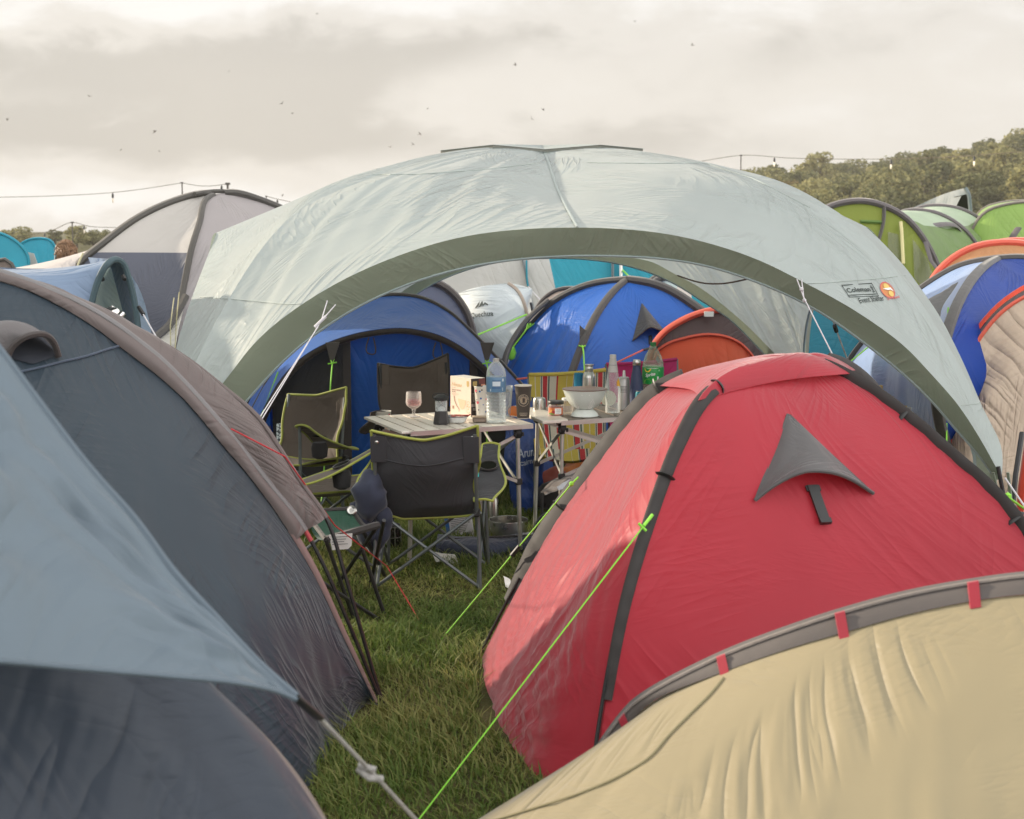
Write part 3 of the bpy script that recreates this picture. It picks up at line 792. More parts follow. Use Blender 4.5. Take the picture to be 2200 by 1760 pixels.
    decal('badge_canopy', [([(-.75, .15), (.55, .28), (.85, -.25), (.45, .0), (.0, -.05)], [(0, 1, 2, 3, 4)])], O, X, Y, M_white, b, bv, .0065)
    O, X, Y = frame_at((1906, 646), (1932, 641), (1904, 638))
    t = glyphs('UVGuard', 1, 'LEFT', bold=.02); w = max(v[0] for v in t[0])
    decal('badge_name', [([(v[0] / w, v[1] + .3) for v in t[0]], t[1])], O, X, Y, M_rd, b, bv, .004)
    # white guy ropes
    a = at(712, 655, FD - .01); e = at(560, 905, 6.6)
    r1 = MB(); r1.tube([a + Vector((-.02, 0, .02)), at(690, 690, FD - .1)], .003, 6); r1.tube([a + Vector((.02, 0, .0)), at(690, 690, FD - .1)], .003, 6)
    r1.tube([at(690, 690, FD - .1), e, at(430, 1120, 6.0)], .0028, 6); r1.tube([at(683, 703, FD - .12), at(553, 905, 6.6), at(422, 1120, 6.0)], .0028, 6)
    q = r1.build('guy_rope', M_white_rope, root)
    MB().tube([at(676, 703, FD - .13), at(700, 680, FD - .11)], .008, 6).build('rope_slider', M_white_rope, q)
    a = at(1718, 600, FD - .01); kx = at(1727, 640, FD - .05)
    r2 = MB(); r2.tube([at(1712, 600, FD - .02), kx], .003, 6); r2.tube([at(1722, 600, FD - .02), kx], .003, 6)
    r2.tube([kx, at(1808, 800, 7.0), at(1900, 1030, 6.75)], .0032, 6)
    q = r2.build('guy_rope', M_white_rope, root)
    mk = MB()
    for py, kk in ((622, 0), (646, .1)): mk.lathe([(0, -.012), (.010, -.004), (.010, .006), (0, .012)], at(1722 + (py - 622) * .25, py, FD - .04), 8)
    mk.build('rope_knot', M_white_rope, q)
    MB().tube([at(1788, 685, FD + .1), at(1810, 745, FD + .3), at(1842, 825, FD + .6), at(1900, 960, FD + .9)], .004, 6).build('guy_rope', M_white_rope, root)
    MB().tube([at(1793, 700, FD + .13), at(1797, 712, FD + .16)], .012, 6).build('rope_slider', M_black, root)
    MB().tube([at(2160, 1028, FD - .02), at(2230, 1130, FD - .6), at(2310, 1260, 6.0)], .005, 6).build('guy_rope', M_white_rope, root)
    # bungee hanging inside the right wall
    MB().tube([at(1456, 592, 11.2), at(1495, 605, 10.9), at(1540, 610, 10.4), at(1613, 598, 9.6)], .006, 5, n=20).build('inner_cord', solid('cord_brown', S(95, 75, 60), .8), root)
build_shelter()
# ---------------------------------------------------------------- tents
def arc_pole(apex, foot, k=.62, n=24, lift=0.0):
    """half of a bent tent pole from the crossing down to its foot"""
    out = []
    for i in range(n):
        a = (PI / 2) * i / (n - 1)
        t = math.sin(a); h = math.cos(a) ** k
        p = Vector(apex).lerp(Vector(foot), t); p.z = foot[2] + (apex[2] - foot[2]) * h; out.append(p)
    return out
def dome_panel(pa, pb, base=None, n=30, m=40, sg=-.03, cr_amp=.012, seed=1, c=(0, 0, 0), f=(3, 2.2)):
    """cloth between two half poles that meet at the crossing"""
    base = base or [pa[-1], pb[-1]]
    G = coons([pa[0], Vector(pa[0]) + Vector((1e-4, 0, 0))], base, pa, pb, n, m)
    G = orient(G, c)
    G = sag(G, sg)
    return crinkle(G, cr_amp, f[0], f[1], seed)
def sleeve(name, path, w, mat, parent, n=40, flat=.35, r=None):
    return MB().tube(path, r or w / 2, 10, n=n).build(name, mat, parent)
def flat_sleeve(name, path, side, w, mat, parent, n=50, lift=.012):
    """pole sleeve: a flat cloth tube; side gives the way its width runs"""
    P = cr(path, n); T = np.gradient(P, axis=0); T /= np.linalg.norm(T, axis=1, keepdims=True)
    sd = np.array(side, dtype=float)
    S_ = sd[None] - T * (T @ sd)[:, None]; S_ /= np.linalg.norm(S_, axis=1, keepdims=True); N = np.cross(T, S_)
    ws = np.broadcast_to(np.asarray(w, dtype=float), (n,)) if np.ndim(w) else np.full(n, w)
    mb = MB(); V = []; seg = 10
    for i in range(n):
        for j in range(seg):
            a = 2 * PI * j / seg; V.append(P[i] + S_[i] * math.cos(a) * ws[i] / 2 + N[i] * math.sin(a) * lift * (1 + .25 * math.sin(i * 1.7)))
    Fc = [(i*seg+j, i*seg+(j+1) % seg, (i+1)*seg+(j+1) % seg, (i+1)*seg+j) for i in range(n-1) for j in range(seg)]
    Fc += [tuple(range(seg))[::-1], tuple(range((n-1)*seg, n*seg))]
    return mb.add(V, Fc).build(name, mat, parent)
def peg_rope(parent, top, kn, end, r=.0035, mat=None, slider=None):
    q = MB(); q.tube([top, kn], r * 1.3, 6); q.tube([kn, end], r, 6)
    q.lathe([(0, -r*4), (r*3, -r), (r*3, r*2), (0, r*4)], kn, 8)
    o = q.build('guy_rope', mat or M_green_rope, parent)
    if slider is not None:
        MB().tube(slider, r * 3, 6).build('rope_slider', M_black, o)
    return o

# ---- red dome tent, front right
M_red = fab('red_cloth', S(192, 58, 73), .44, .46, .28, 1.0, .06, .6, .35, dense=.03)
M_grey_sl = fab('grey_sleeve', S(60, 57, 56), .05, .65, .2, 2.5, .06, .05, .2)
def build_red():
    root = thing('red_dome_tent', 'red dome tent with dark grey pole sleeves and a triangular black vent flap', 'tent', ((RED_A + RED_C) / 2).to_tuple())
    A_, B_, C_, D_ = RED_A, RED_B, RED_C, RED_D
    ap = (A_ + C_) / 2; cz = vp(1700, 782, (0, ap.y), (1, ap.y)).z; ap = Vector((ap.x, ap.y, cz))
    P = lambda pts, foot: [ap] + [vp(x, y, ap, foot) for x, y in pts] + [foot]
    pA = P([(1580, 792), (1480, 812), (1408, 847), (1345, 912), (1290, 985), (1200, 1110), (1112, 1262)], A_)
    pB = P([(1640, 792), (1560, 818), (1508, 862), (1455, 960), (1402, 1100), (1345, 1290), (1304, 1500)], B_)
    pC = P([(1760, 786), (1832, 818), (1888, 853), (1970, 916), (2051, 987), (2116, 1043), (2175, 1108), (2228, 1185), (2300, 1330)], C_)
    pD = arc_pole(ap, D_, 1.15)
    base = [A_, g(1046, 1470), g(1070, 1548), g(1120, 1625), g(1165, 1675), B_.lerp(g(1165, 1675), .35), B_]
    c = ((A_ + C_) / 2).to_tuple()
    def left():
        G = coons([ap, ap + Vector((1e-4, 0, 0))], base, pA, pB, 60, 80)
        G = orient(G, c); G = sag(G, -.045, 1, 1.4)
        uv = guv(G); n, m = G.shape[:2]
        u = np.linspace(0, 1, n)[:, None]; v = np.linspace(0, 1, m)[None]
        # tension folds fanning out of the two pegs at the hem
        h = np.zeros((n, m))
        for (pu, k) in ((.0, 1.0), (.52, 1.0), (1.0, .6)):
            ang = np.arctan2(u - (pu if True else 0), (1.02 - v) * 1.15); rad = np.hypot(u - pu, (1.02 - v) * 1.15)
            h += k * np.sin(ang * 34 + 3 * vnoise(rad * 3, ang * 4, 4)) * np.exp(-((rad - .22) / .22) ** 2) * .006
        h += (np.abs(vnoise(uv[..., 0] * 7 + uv[..., 1] * 3, uv[..., 1] * 5, 8) - .5) * .010 + np.abs(vnoise(uv[..., 0] * 17, uv[..., 1] * 15 + uv[..., 0] * 6, 18) - .5) * .004) * np.exp(-((v - .72) / .3) ** 2)
        w = np.minimum(1, 9 * np.minimum(u, 1 - u)) * np.minimum(1, 9 * v)
        return G + gnorm(G) * (h * w)[..., None]
    Gl = left()
    o1 = grid('side_panel', Gl, M_red, root)
    o2 = grid('front_panel', dome_panel(pB, pC, None, 50, 60, -.035, .008, 3, c), M_red, root)
    grid('side_panel', dome_panel(pC, pD, None, 30, 40, -.04, .012, 4, c), M_red, root)
    grid('rear_panel', dome_panel(pD, pA, None, 30, 40, -.04, .012, 5, c), M_red, root)
    bv = bvh_of(o1, o2)
    def fr(p, px):
        q = cr(p, 200); return float(np.argmin(np.abs(1100 + FPX * q[:, 0] / q[:, 1] - px)[:120])) / 199
    # sleeves end above the grass, the bare pole goes on
    def cut(p, f0, f1, n=60):
        q = cr(p, 200); return q[int(f0 * 199):int(f1 * 199) + 1]
    nA = Vector((-.35, -.8, .25)); 
    flat_sleeve('pole_sleeve', cut(pA, fr(pA, 1412) - .06, .86), (-.3, .5, .4), np.concatenate([np.linspace(.10, .135, 40), np.linspace(.135, .08, 10)]), M_grey_sl, root)
    flat_sleeve('pole_sleeve', cut(pB, fr(pB, 1503) - .05, .85), (1, .15, -.1), np.concatenate([np.linspace(.052, .044, 20), np.linspace(.044, .036, 30)]), M_grey_sl, root)
    flat_sleeve('pole_sleeve', cut(pC, fr(pC, 1832) - .06, .86), (-.15, .3, -1), .068, M_grey_sl, root)
    flat_sleeve('pole_sleeve', cut(pD, .1, .86), (.3, .3, -1), .09, M_grey_sl, root)
    for p in (pA, pB, pC, pD): MB().tube(cut(p, .8, 1.0) + np.array([-.012, -.006, .004]), .0065, 8).build('pole', M_pole, root)
    # black straps round the sleeves
    for (p, fs) in ((pB, (.30, .50)), (pC, (.22, .50, .71)), (pA, (.30, .62))):
        q = cr(p, 200)
        for f in fs:
            i = int(f * 199); t = Vector(q[i + 1] - q[i - 1]).normalized(); sd = t.cross(Vector((0, -1, .35))).normalized(); nn = sd.cross(t)
            if nn.y > 0: nn = -nn
            c0 = Vector(q[i]); w = .026 if p is pB else (.036 if p is pC else .05)
            MB().tube([c0 - sd * w, c0 - sd * w * .6 + nn * .013, c0 + nn * .017, c0 + sd * w * .6 + nn * .013, c0 + sd * w], .011, 6, n=14, flat=.4).build('strap', M_black, root)
    # vent cover over the crossing
    e = lambda p, f, dz=.02: Vector(cr(p, 200)[int(f * 199)]) + Vector((0, 0, dz))
    fa, fb, fc, fd = fr(pA, 1412), fr(pB, 1503), fr(pC, 1832), .22
    ea, eb, ec, ed = e(pA, fa, .022), e(pB, fb, .022), e(pC, fc, .024), e(pD, fd)
    top = ap + Vector((.02, 0, .042))
    def half(p, f): 
        q = cr(p, 200)[:int(f * 199) + 1]; q = q[::max(1, len(q) // 12)]; q = np.vstack([q, cr(p, 200)[int(f * 199)]]); q = q + np.array([0, -.006, .036]) - np.linspace(0, .014, len(q))[:, None] * np.array([0, 0, 1]); return q
    hs = [half(pA, fa), half(pB, fb), half(pC, fc), half(pD, fd)]
    Gs = []
    for i in range(4):
        a, b = hs[i], hs[(i + 1) % 4]
        mid = (a[-1] + b[-1]) / 2; cc = np.array(ap); mid = mid + (cc - mid) * .10 + np.array([0, 0, .012 if i == 1 else .0])
        G = coons([a[0], a[0] + np.array([1e-4, 0, 0])], [a[-1], mid, b[-1]], a, b, 24, 20)
        Gs.append(crinkle(sag(orient(G, c), .012), .008, 6, 3, i))
    grids('vent_cover', Gs, M_red, root)
    # triangular vent flap, propped open at its lower edge
    M_flap = fab('vent_flap_cloth', S(84, 82, 82), .08, .6, .6, 2.2)
    tp, nn = hitr(1692, 890, bv, .006); l_, n2 = hitr(1622, 1075, bv, .008); r_, n3 = hitr(1876, 1060, bv, .008)
    low = [l_, hitr(1668, 1040, bv, .055)[0], hitr(1725, 1014, bv, .105)[0], hitr(1775, 1013, bv, .11)[0], hitr(1820, 1026, bv, .07)[0], r_]
    G = loft([[l_, tp], [low[1], hitr(1700, 965, bv, .035)[0], tp + Vector((.002, 0, 0))], [low[2], hitr(1722, 950, bv, .035)[0], tp + Vector((.004, 0, 0))], [low[3], hitr(1750, 955, bv, .035)[0], tp + Vector((.006, 0, 0))], [low[4], hitr(1775, 975, bv, .035)[0], tp + Vector((.008, 0, 0))], [r_, tp + Vector((.01, 0, 0))]], 24, 40)
    fl = grid('vent_flap', crinkle(G, .006, 7, 5, 6), M_flap, root)
    MB().tube(low, .007, 8, n=40).build('hem', M_flap, fl)
    MB().tube([l_, tp], .004, 6).build('hem', M_flap, fl); MB().tube([r_, tp], .004, 6).build('hem', M_flap, fl)
    a, _ = hit(1742, 1046, bv, .006); b, _ = hit(1768, 1118, bv, .006)
    d = (b - a); sd = Vector((1, .2, 0)).normalized() * .018; no = Vector((0, -.8, .5)) * .016
    MB().slab([a - sd, a + sd, b + sd, b - sd], no).build('vent_prop', M_black, root, smooth=False)
    MB().slab([b - sd * 1.1, b + sd * 1.1, b + sd * 1.1 + d * .14, b - sd * 1.1 + d * .14], no * 1.6).build('prop_end', M_black, root, smooth=False)
    MB().slab([a - sd * 1.4, a + sd * 1.4, a + sd * 1.4 + d * .16, a - sd * 1.4 + d * .16], no * .7).build('prop_base', M_black, root, smooth=False)
    # bright guy ropes
    k1 = at(1228, 1040, 5.72)
    q = peg_rope(root, at(1242, 1026, 5.8), k1, g(945, 1378), .003)
    s0 = k1.lerp(g(945, 1378), .37); MB().tube([s0, k1.lerp(g(945, 1378), .43)], .009, 6).build('rope_slider', M_black, q)
    k2 = hitr(1383, 1130, bv, .03)[0]
    q = MB(); q.tube([k2, g(870, 1800)], .0025, 6); a_ = hitr(1402, 1106, bv, .03)[0]; q.tube([a_, k2], .0055, 6); q.tube([k2 + Vector((-.016, 0, .008)), k2 + Vector((.008, 0, -.016))], .005, 6)
    q.build('guy_rope', M_green_rope, root)
    k3 = at(2165, 1068, 5.25); q = peg_rope(root, at(2152, 1060, 5.3), k3, g(2420, 1250), .0045)
build_red()

# ---- khaki tunnel tent, bottom right
def build_khaki():
    M_k = fab('khaki_cloth', S(158, 146, 116), .22, .5, .5, .8, .05, dense=.02)
    M_band = fab('webbing_band', S(84, 78, 75), .02, .6, .25, 3, weave=300)
    M_tab = fab('red_tab', S(150, 34, 50), .05, .6, .2)
    root = thing('khaki_tunnel_tent', 'khaki tent with a grey hoop band and short red tabs, nearest on the right', 'tent', (1.5, 3.0, 0))
    H = [(1180, 1900, 3.55), (1235, 1740, 3.55), (1318, 1600, 3.52), (1375, 1530, 3.5), (1400, 1508, 3.48), (1545, 1447, 3.42), (1700, 1392, 3.36), (1820, 1357, 3.32), (1960, 1318, 3.28), (2100, 1290, 3.24), (2210, 1277, 3.2), (2400, 1275, 3.15), (2620, 1320, 3.1), (2820, 1450, 3.05), (2950, 1700, 3.0)]
    hoop = [at(*p) for p in H]
    G0 = [Vector(p) for p in ((-.97, 2.92, 0), (-.62, 2.62, 0), (-.2, 2.36, 0), (.5, 2.12, 0), (1.3, 1.98, 0), (2.2, 1.95, 0), (3.0, 2.1, 0), (3.4, 2.6, 0))]
    h0 = cr([at(1362, 1552, 3.5), at(1400, 1516, 3.48)] + hoop[5:], 150); g0 = cr(G0, 150)
    md = h0 * .5 + g0 * .5; md[:, 2] += .035 * np.sin(np.linspace(0, PI, 150)); md[:, 1] -= .02
    G = loft([h0, md, g0], 150, 80)
    n, m = G.shape[:2]; u = np.linspace(0, 1, n)[:, None]; v = np.linspace(0, 1, m)[None]
    uv = guv(G)
    # soft folds falling from the hoop, gathered along the pegged hem
    sk = u * 26 - v * 3.2 + .8 * vnoise(u * 5, v * 1.5, 21)
    h = ((1 - np.abs(2 * vnoise(u * 52 + v * 2, v * .9 + u * 3, 3) - 1)) ** 2.5 * .012 + (1 - np.abs(2 * vnoise(u * 120 + v * 5, v * 1.5, 33) - 1)) ** 2.5 * .005) * np.clip(v * 2.2 - .25 + .5 * (vnoise(u * 7, v * 1.2, 9) - .5), 0, 1) * np.clip(vnoise(u * 6, v * 1.1, 19) * 2.6 - .5, .15, 1)
    h *= np.clip(u * 14, 0, 1)
    G = G - gnorm(G) * h[..., None] * (1 if gnorm(G)[n // 2, m // 2][2] < 0 else -1)
    kf = grid('fly_sheet', G, M_k, root); kb = bvh_of(kf)
    sm = [p for p in (hit(x, y, kb, .003)[0] for x, y in [(1556, 1458), (1530, 1490), (1490, 1530), (1440, 1580), (1395, 1630), (1330, 1670), (1250, 1705), (1150, 1738), (1060, 1765)]) if p]
    MB().tube(sm, .0028, 5, n=60).build('seam', fab('khaki_seam', S(138, 130, 98), .1, .7, .3), kf)
    back = [Vector((p.x + .03, 4.05 + .12 * math.sin(i), 0)) if p.z > .2 else Vector((p.x, p.y + .3, 0)) for i, p in enumerate(hoop)]
    mid = [h_.lerp(b, .5) + Vector((0, .10, .12 * h_.z)) for h_, b in zip(hoop, back)]
    grid('fly_sheet', crinkle(loft([hoop, mid, back], 60, 24), .012, 3, 3, 4), M_k, root)
    # hoop band standing up from the cloth
    top = [(1168, 1880, 3.57), (1222, 1722, 3.57), (1303, 1583, 3.54), (1352, 1522, 3.52), (1375, 1503, 3.5), (1543, 1414, 3.45), (1700, 1353, 3.39), (1820, 1314, 3.35), (1960, 1277, 3.31), (2100, 1252, 3.27), (2210, 1238, 3.23), (2400, 1234, 3.18), (2620, 1282, 3.13), (2820, 1420, 3.08), (2970, 1680, 3.02)]
    tp = [at(*p) for p in top]
    b1 = cr([p + Vector((0, -.006, .002)) for p in hoop], 120); b2 = cr(tp, 120)
    mb = MB(); Gb = np.stack([b1, b1 * .5 + b2 * .5 + np.array([0, -.008, 0]), b2, b2 + np.array([.0, .03, .004])], axis=1); mb.surf(Gb)
    band = mb.build('hoop_band', M_band, root, auto=60)
    MB().tube([tuple(p) for p in (b2 + np.array([0, -.002, .002]))], .006, 6, flat=.7).build('zip', fab('zip_tape', S(120, 112, 106), 0, .6, .2, 20, spec=.3), band)
    for px in (1352, 1556, 1826, 2096):
        i = int(np.argmin([abs((1100 + FPX * q[0] / q[1] * 1.0) - px) for q in b1])); 
        t = Vector(b1[i + 1] - b1[i - 1]).normalized() * .0115
        a, b = Vector(b1[i]) + Vector((.01, -.008, -.01)), Vector(b2[i]) + Vector((0, -.008, .008))
        MB().slab([a - t, a + t, b + t, b - t], Vector((0, -.010, 0))).build('tab', M_tab, band, smooth=False)
build_khaki()

# ---- slate blue tent with grey-brown porch, left
M_tabred = fab('pole_red', S(170, 70, 72), 0, .5, .1)
def build_slate():
    M_s = fab('slate_cloth', S(44, 57, 67), .12, .5, .5, .9, .07, dense=.06)
    M_b = fab('brown_grey_cloth', S(112, 102, 99), .18, .5, .5, 1.2, .05)
    M_pk = fab('pink_grey_cloth', S(140, 116, 112), .15, .6, .4, 2)
    root = thing('slate_tunnel_tent', 'big slate blue tent with a brown-grey arched porch and hooded vent beside the lane', 'tent', (-1.6, 5.2, 0))
    F, Q = g(822, 1516), Vector((-3.9, 4.75, 0))
    V_ = lambda x, y: vp(x, y, F, Q)
    ridge = [V_(*p) for p in [(815, 1500), (745, 1330), (696, 1216), (643, 1120), (584, 1047), (520, 966), (455, 888), (390, 816), (341, 768), (292, 729), (247, 696), (182, 657), (97, 618), (0, 584), (-150, 545), (-330, 530)]]
    far = [Q + Vector((.05, 0, .0)), Q + Vector((.14, .02, .45)), Q + Vector((.45, .06, 1.05))]
    ridge = ridge + far[::-1]
    P2, Q2 = Vector((F.x, F.y - .02, 0)), Vector((Q.x, Q.y - .02, 0))
    inner = [vp(x, y, P2, Q2) for x, y in [(806, 1512), (742, 1380), (668, 1225), (604, 1120), (552, 1047), (487, 969), (406, 872), (325, 797), (260, 748), (195, 700), (130, 660), (65, 628), (0, 605), (-150, 570), (-330, 552)]]
    inner = inner + [p + Vector((.03, -.02, -.05)) for p in far[::-1]]
    back = [(822, 1512), (780, 1370), (742, 1239), (700, 1112), (649, 1040), (604, 969), (552, 894), (480, 833), (396, 768), (325, 726), (273, 706), (182, 672), (97, 640), (0, 610), (-150, 572), (-330, 556)]
    F3, Q3 = F + Vector((.0, .01, 0)), Q + Vector((.1, .62, 0))
    bk = [vp(x, y, F3, Q3) for x, y in back] + [p + Vector((.05, .55, -.02)) for p in far[::-1]]
    # porch cloth in two facets; both stop above the grass so the poles show
    f1 = cr(inner, 120)[16:]; f2 = cr(ridge, 120)[16:]; f3 = cr(bk, 120)[17:]
    strip('porch_sleeve', f1, f2, M_b, root, 110, .008, .012, 7, .012)
    strip('porch_panel', f2, f3, M_b, root, 110, .0, -.03, 9, .016)
    MB().tube([tuple(p) for p in f2], .012, 8, n=110).build('pole_ridge', fab('ridge_cloth', S(120, 118, 118), .05, .45, .3, 4), root)
    MB().tube([tuple(p) for p in f3], .010, 8, n=110).build('pole_ridge', M_b, root)
    l1 = cr(inner, 120)[:18]; l2 = cr(ridge, 120)[:18] * .45 + l1 * .55
    strip('hem_strip', l1, l2, M_pk, root, 30, .004, .006, 4)
    MB().tube([tuple(p) for p in cr(ridge, 120)[:20]], .0075, 8).build('pole', M_pole, root)
    MB().tube([tuple(p) for p in cr(bk, 120)[:20]], .0075, 8).build('pole', M_pole, root)
    MB().tube([tuple(p) for p in cr(ridge, 120)[15:17]], .009, 8).build('pole_joint', M_tabred, root)
    # front wall bulging down to the grass
    G0 = [g(800, 1502), g(768, 1530), g(735, 1566), g(697, 1630), g(658, 1695), Vector((-.78, 4.3, 0)), Vector((-1.2, 3.95, 0)), Vector((-2.0, 3.75, 0)), Vector((-3.0, 3.9, 0)), Vector((-3.8, 4.6, 0))]
    h0 = cr(inner, 60); g0 = cr(G0, 60)
    md = []
    for a, b in zip(h0, g0):
        p = a * .45 + b * .55; p[1] -= .16 * min(1, a[2]); p[2] += .06 * a[2]; md.append(p)
    G = loft([h0, md, g0], 130, 70)
    n, m = G.shape[:2]; u = np.linspace(0, 1, n)[:, None]; v = np.linspace(0, 1, m)[None]; uv = guv(G)
    N = gnorm(G); N = N if N[n // 2, m // 2][1] < 0 else -N
    h = (vnoise(u * 70 + v * 3, v * 2.2 + u * 2, 3) - .5 + .6 * (vnoise(u * 150 + v * 6, v * 5, 13) - .5)) * .028 * np.clip((v - .12) * 2.4, 0, 1) * np.clip(6 * u, 0, 1)
    h += (np.abs(vnoise(uv[..., 0] * 9 + uv[..., 1] * 3, uv[..., 1] * 7, 7) - .5)) * .012 * np.exp(-((v - .28) / .16) ** 2)
    fw = grid('front_wall', G + N * h[..., None], M_s, root)
    bv = bvh_of(fw)
    back_g = [Vector((F.x, F.y + .0, 0)), Vector((-.72, 5.62, 0)), Vector((-1.15, 6.3, 0)), Vector((-1.9, 6.7, 0)), Q + Vector((.6, 1.9, 0)), Q + Vector((.1, 1.5, 0)), Q + Vector((0, .6, 0))]
    bg = cr(back_g, 60); b0 = cr(bk, 60); bi = cr(inner, 60) + np.array([0, .05, 0]); w_ = np.clip((np.arange(60) - 9) / 3.0, 0, 1)[:, None]; b0 = b0 * w_ + bi * (1 - w_); bm = b0 * .5 + bg * .5 + np.array([-.08, .0, 0]); bm[:, 2] += .03 * b0[:, 2]
    grid('rear_fly', crinkle(loft([b0, bm, bg], 60, 24), .02, 2, 2, 4), M_s, root)
    # seam and hooded vent
    st = [hit(x, y, bv, .004)[0] for x, y in [(255, 745), (230, 752), (180, 768), (128, 780), (90, 790), (45, 800)]]
    MB().tube([p for p in st if p], .004, 5, n=30).build('seam', fab('slate_seam', S(70, 82, 98), 0, .7, .2), fw)
    mouth = [hitr(14, 775, bv, .01)[0], hitr(30, 742, bv, .06)[0], hitr(60, 722, bv, .10)[0], hitr(92, 718, bv, .10)[0], hitr(114, 734, bv, .06)[0], hitr(126, 766, bv, .01)[0]]
    top = [hitr(-90, 790, bv, .01)[0], hitr(-70, 740, bv, .02)[0], hitr(-40, 706, bv, .03)[0], hitr(0, 690, bv, .02)[0], hitr(55, 700, bv, .02)[0], hitr(118, 752, bv, .01)[0]]
    if all(mouth) and all(top):
        M_h = fab('hood_cloth', S(118, 114, 114), .3, .6, .5, 3)
        hd = grid('vent_hood', loft([top, [a.lerp(b, .5) + Vector((0, -.03, .02)) for a, b in zip(top, mouth)], mouth], 40, 14), M_h, root)
        MB().tube(mouth, .011, 8, n=40).build('hood_rim', fab('hood_rim_cloth', S(66, 60, 58), .0, .6, .3), hd)
        mesh = [hit(x, y, bv, .006)[0] for x, y in [(20, 772), (35, 745), (62, 728), (92, 725), (108, 738), (120, 768), (70, 785)]]
        MB().poly(mesh).build('vent_mesh', fab('dark_mesh', S(48, 52, 60), .1, .8, .2), hd, smooth=False)
    # red guy line pulled over the porch
    MB().tube([at(497, 922, 4.95), at(612, 981, 5.2), at(640, 1020, 5.3), at(720, 1130, 5.7), g(832, 1268) + Vector((0, 0, .12)), g(905, 1340)], .0028, 5).build('guy_rope', M_red_rope, root)
build_slate()

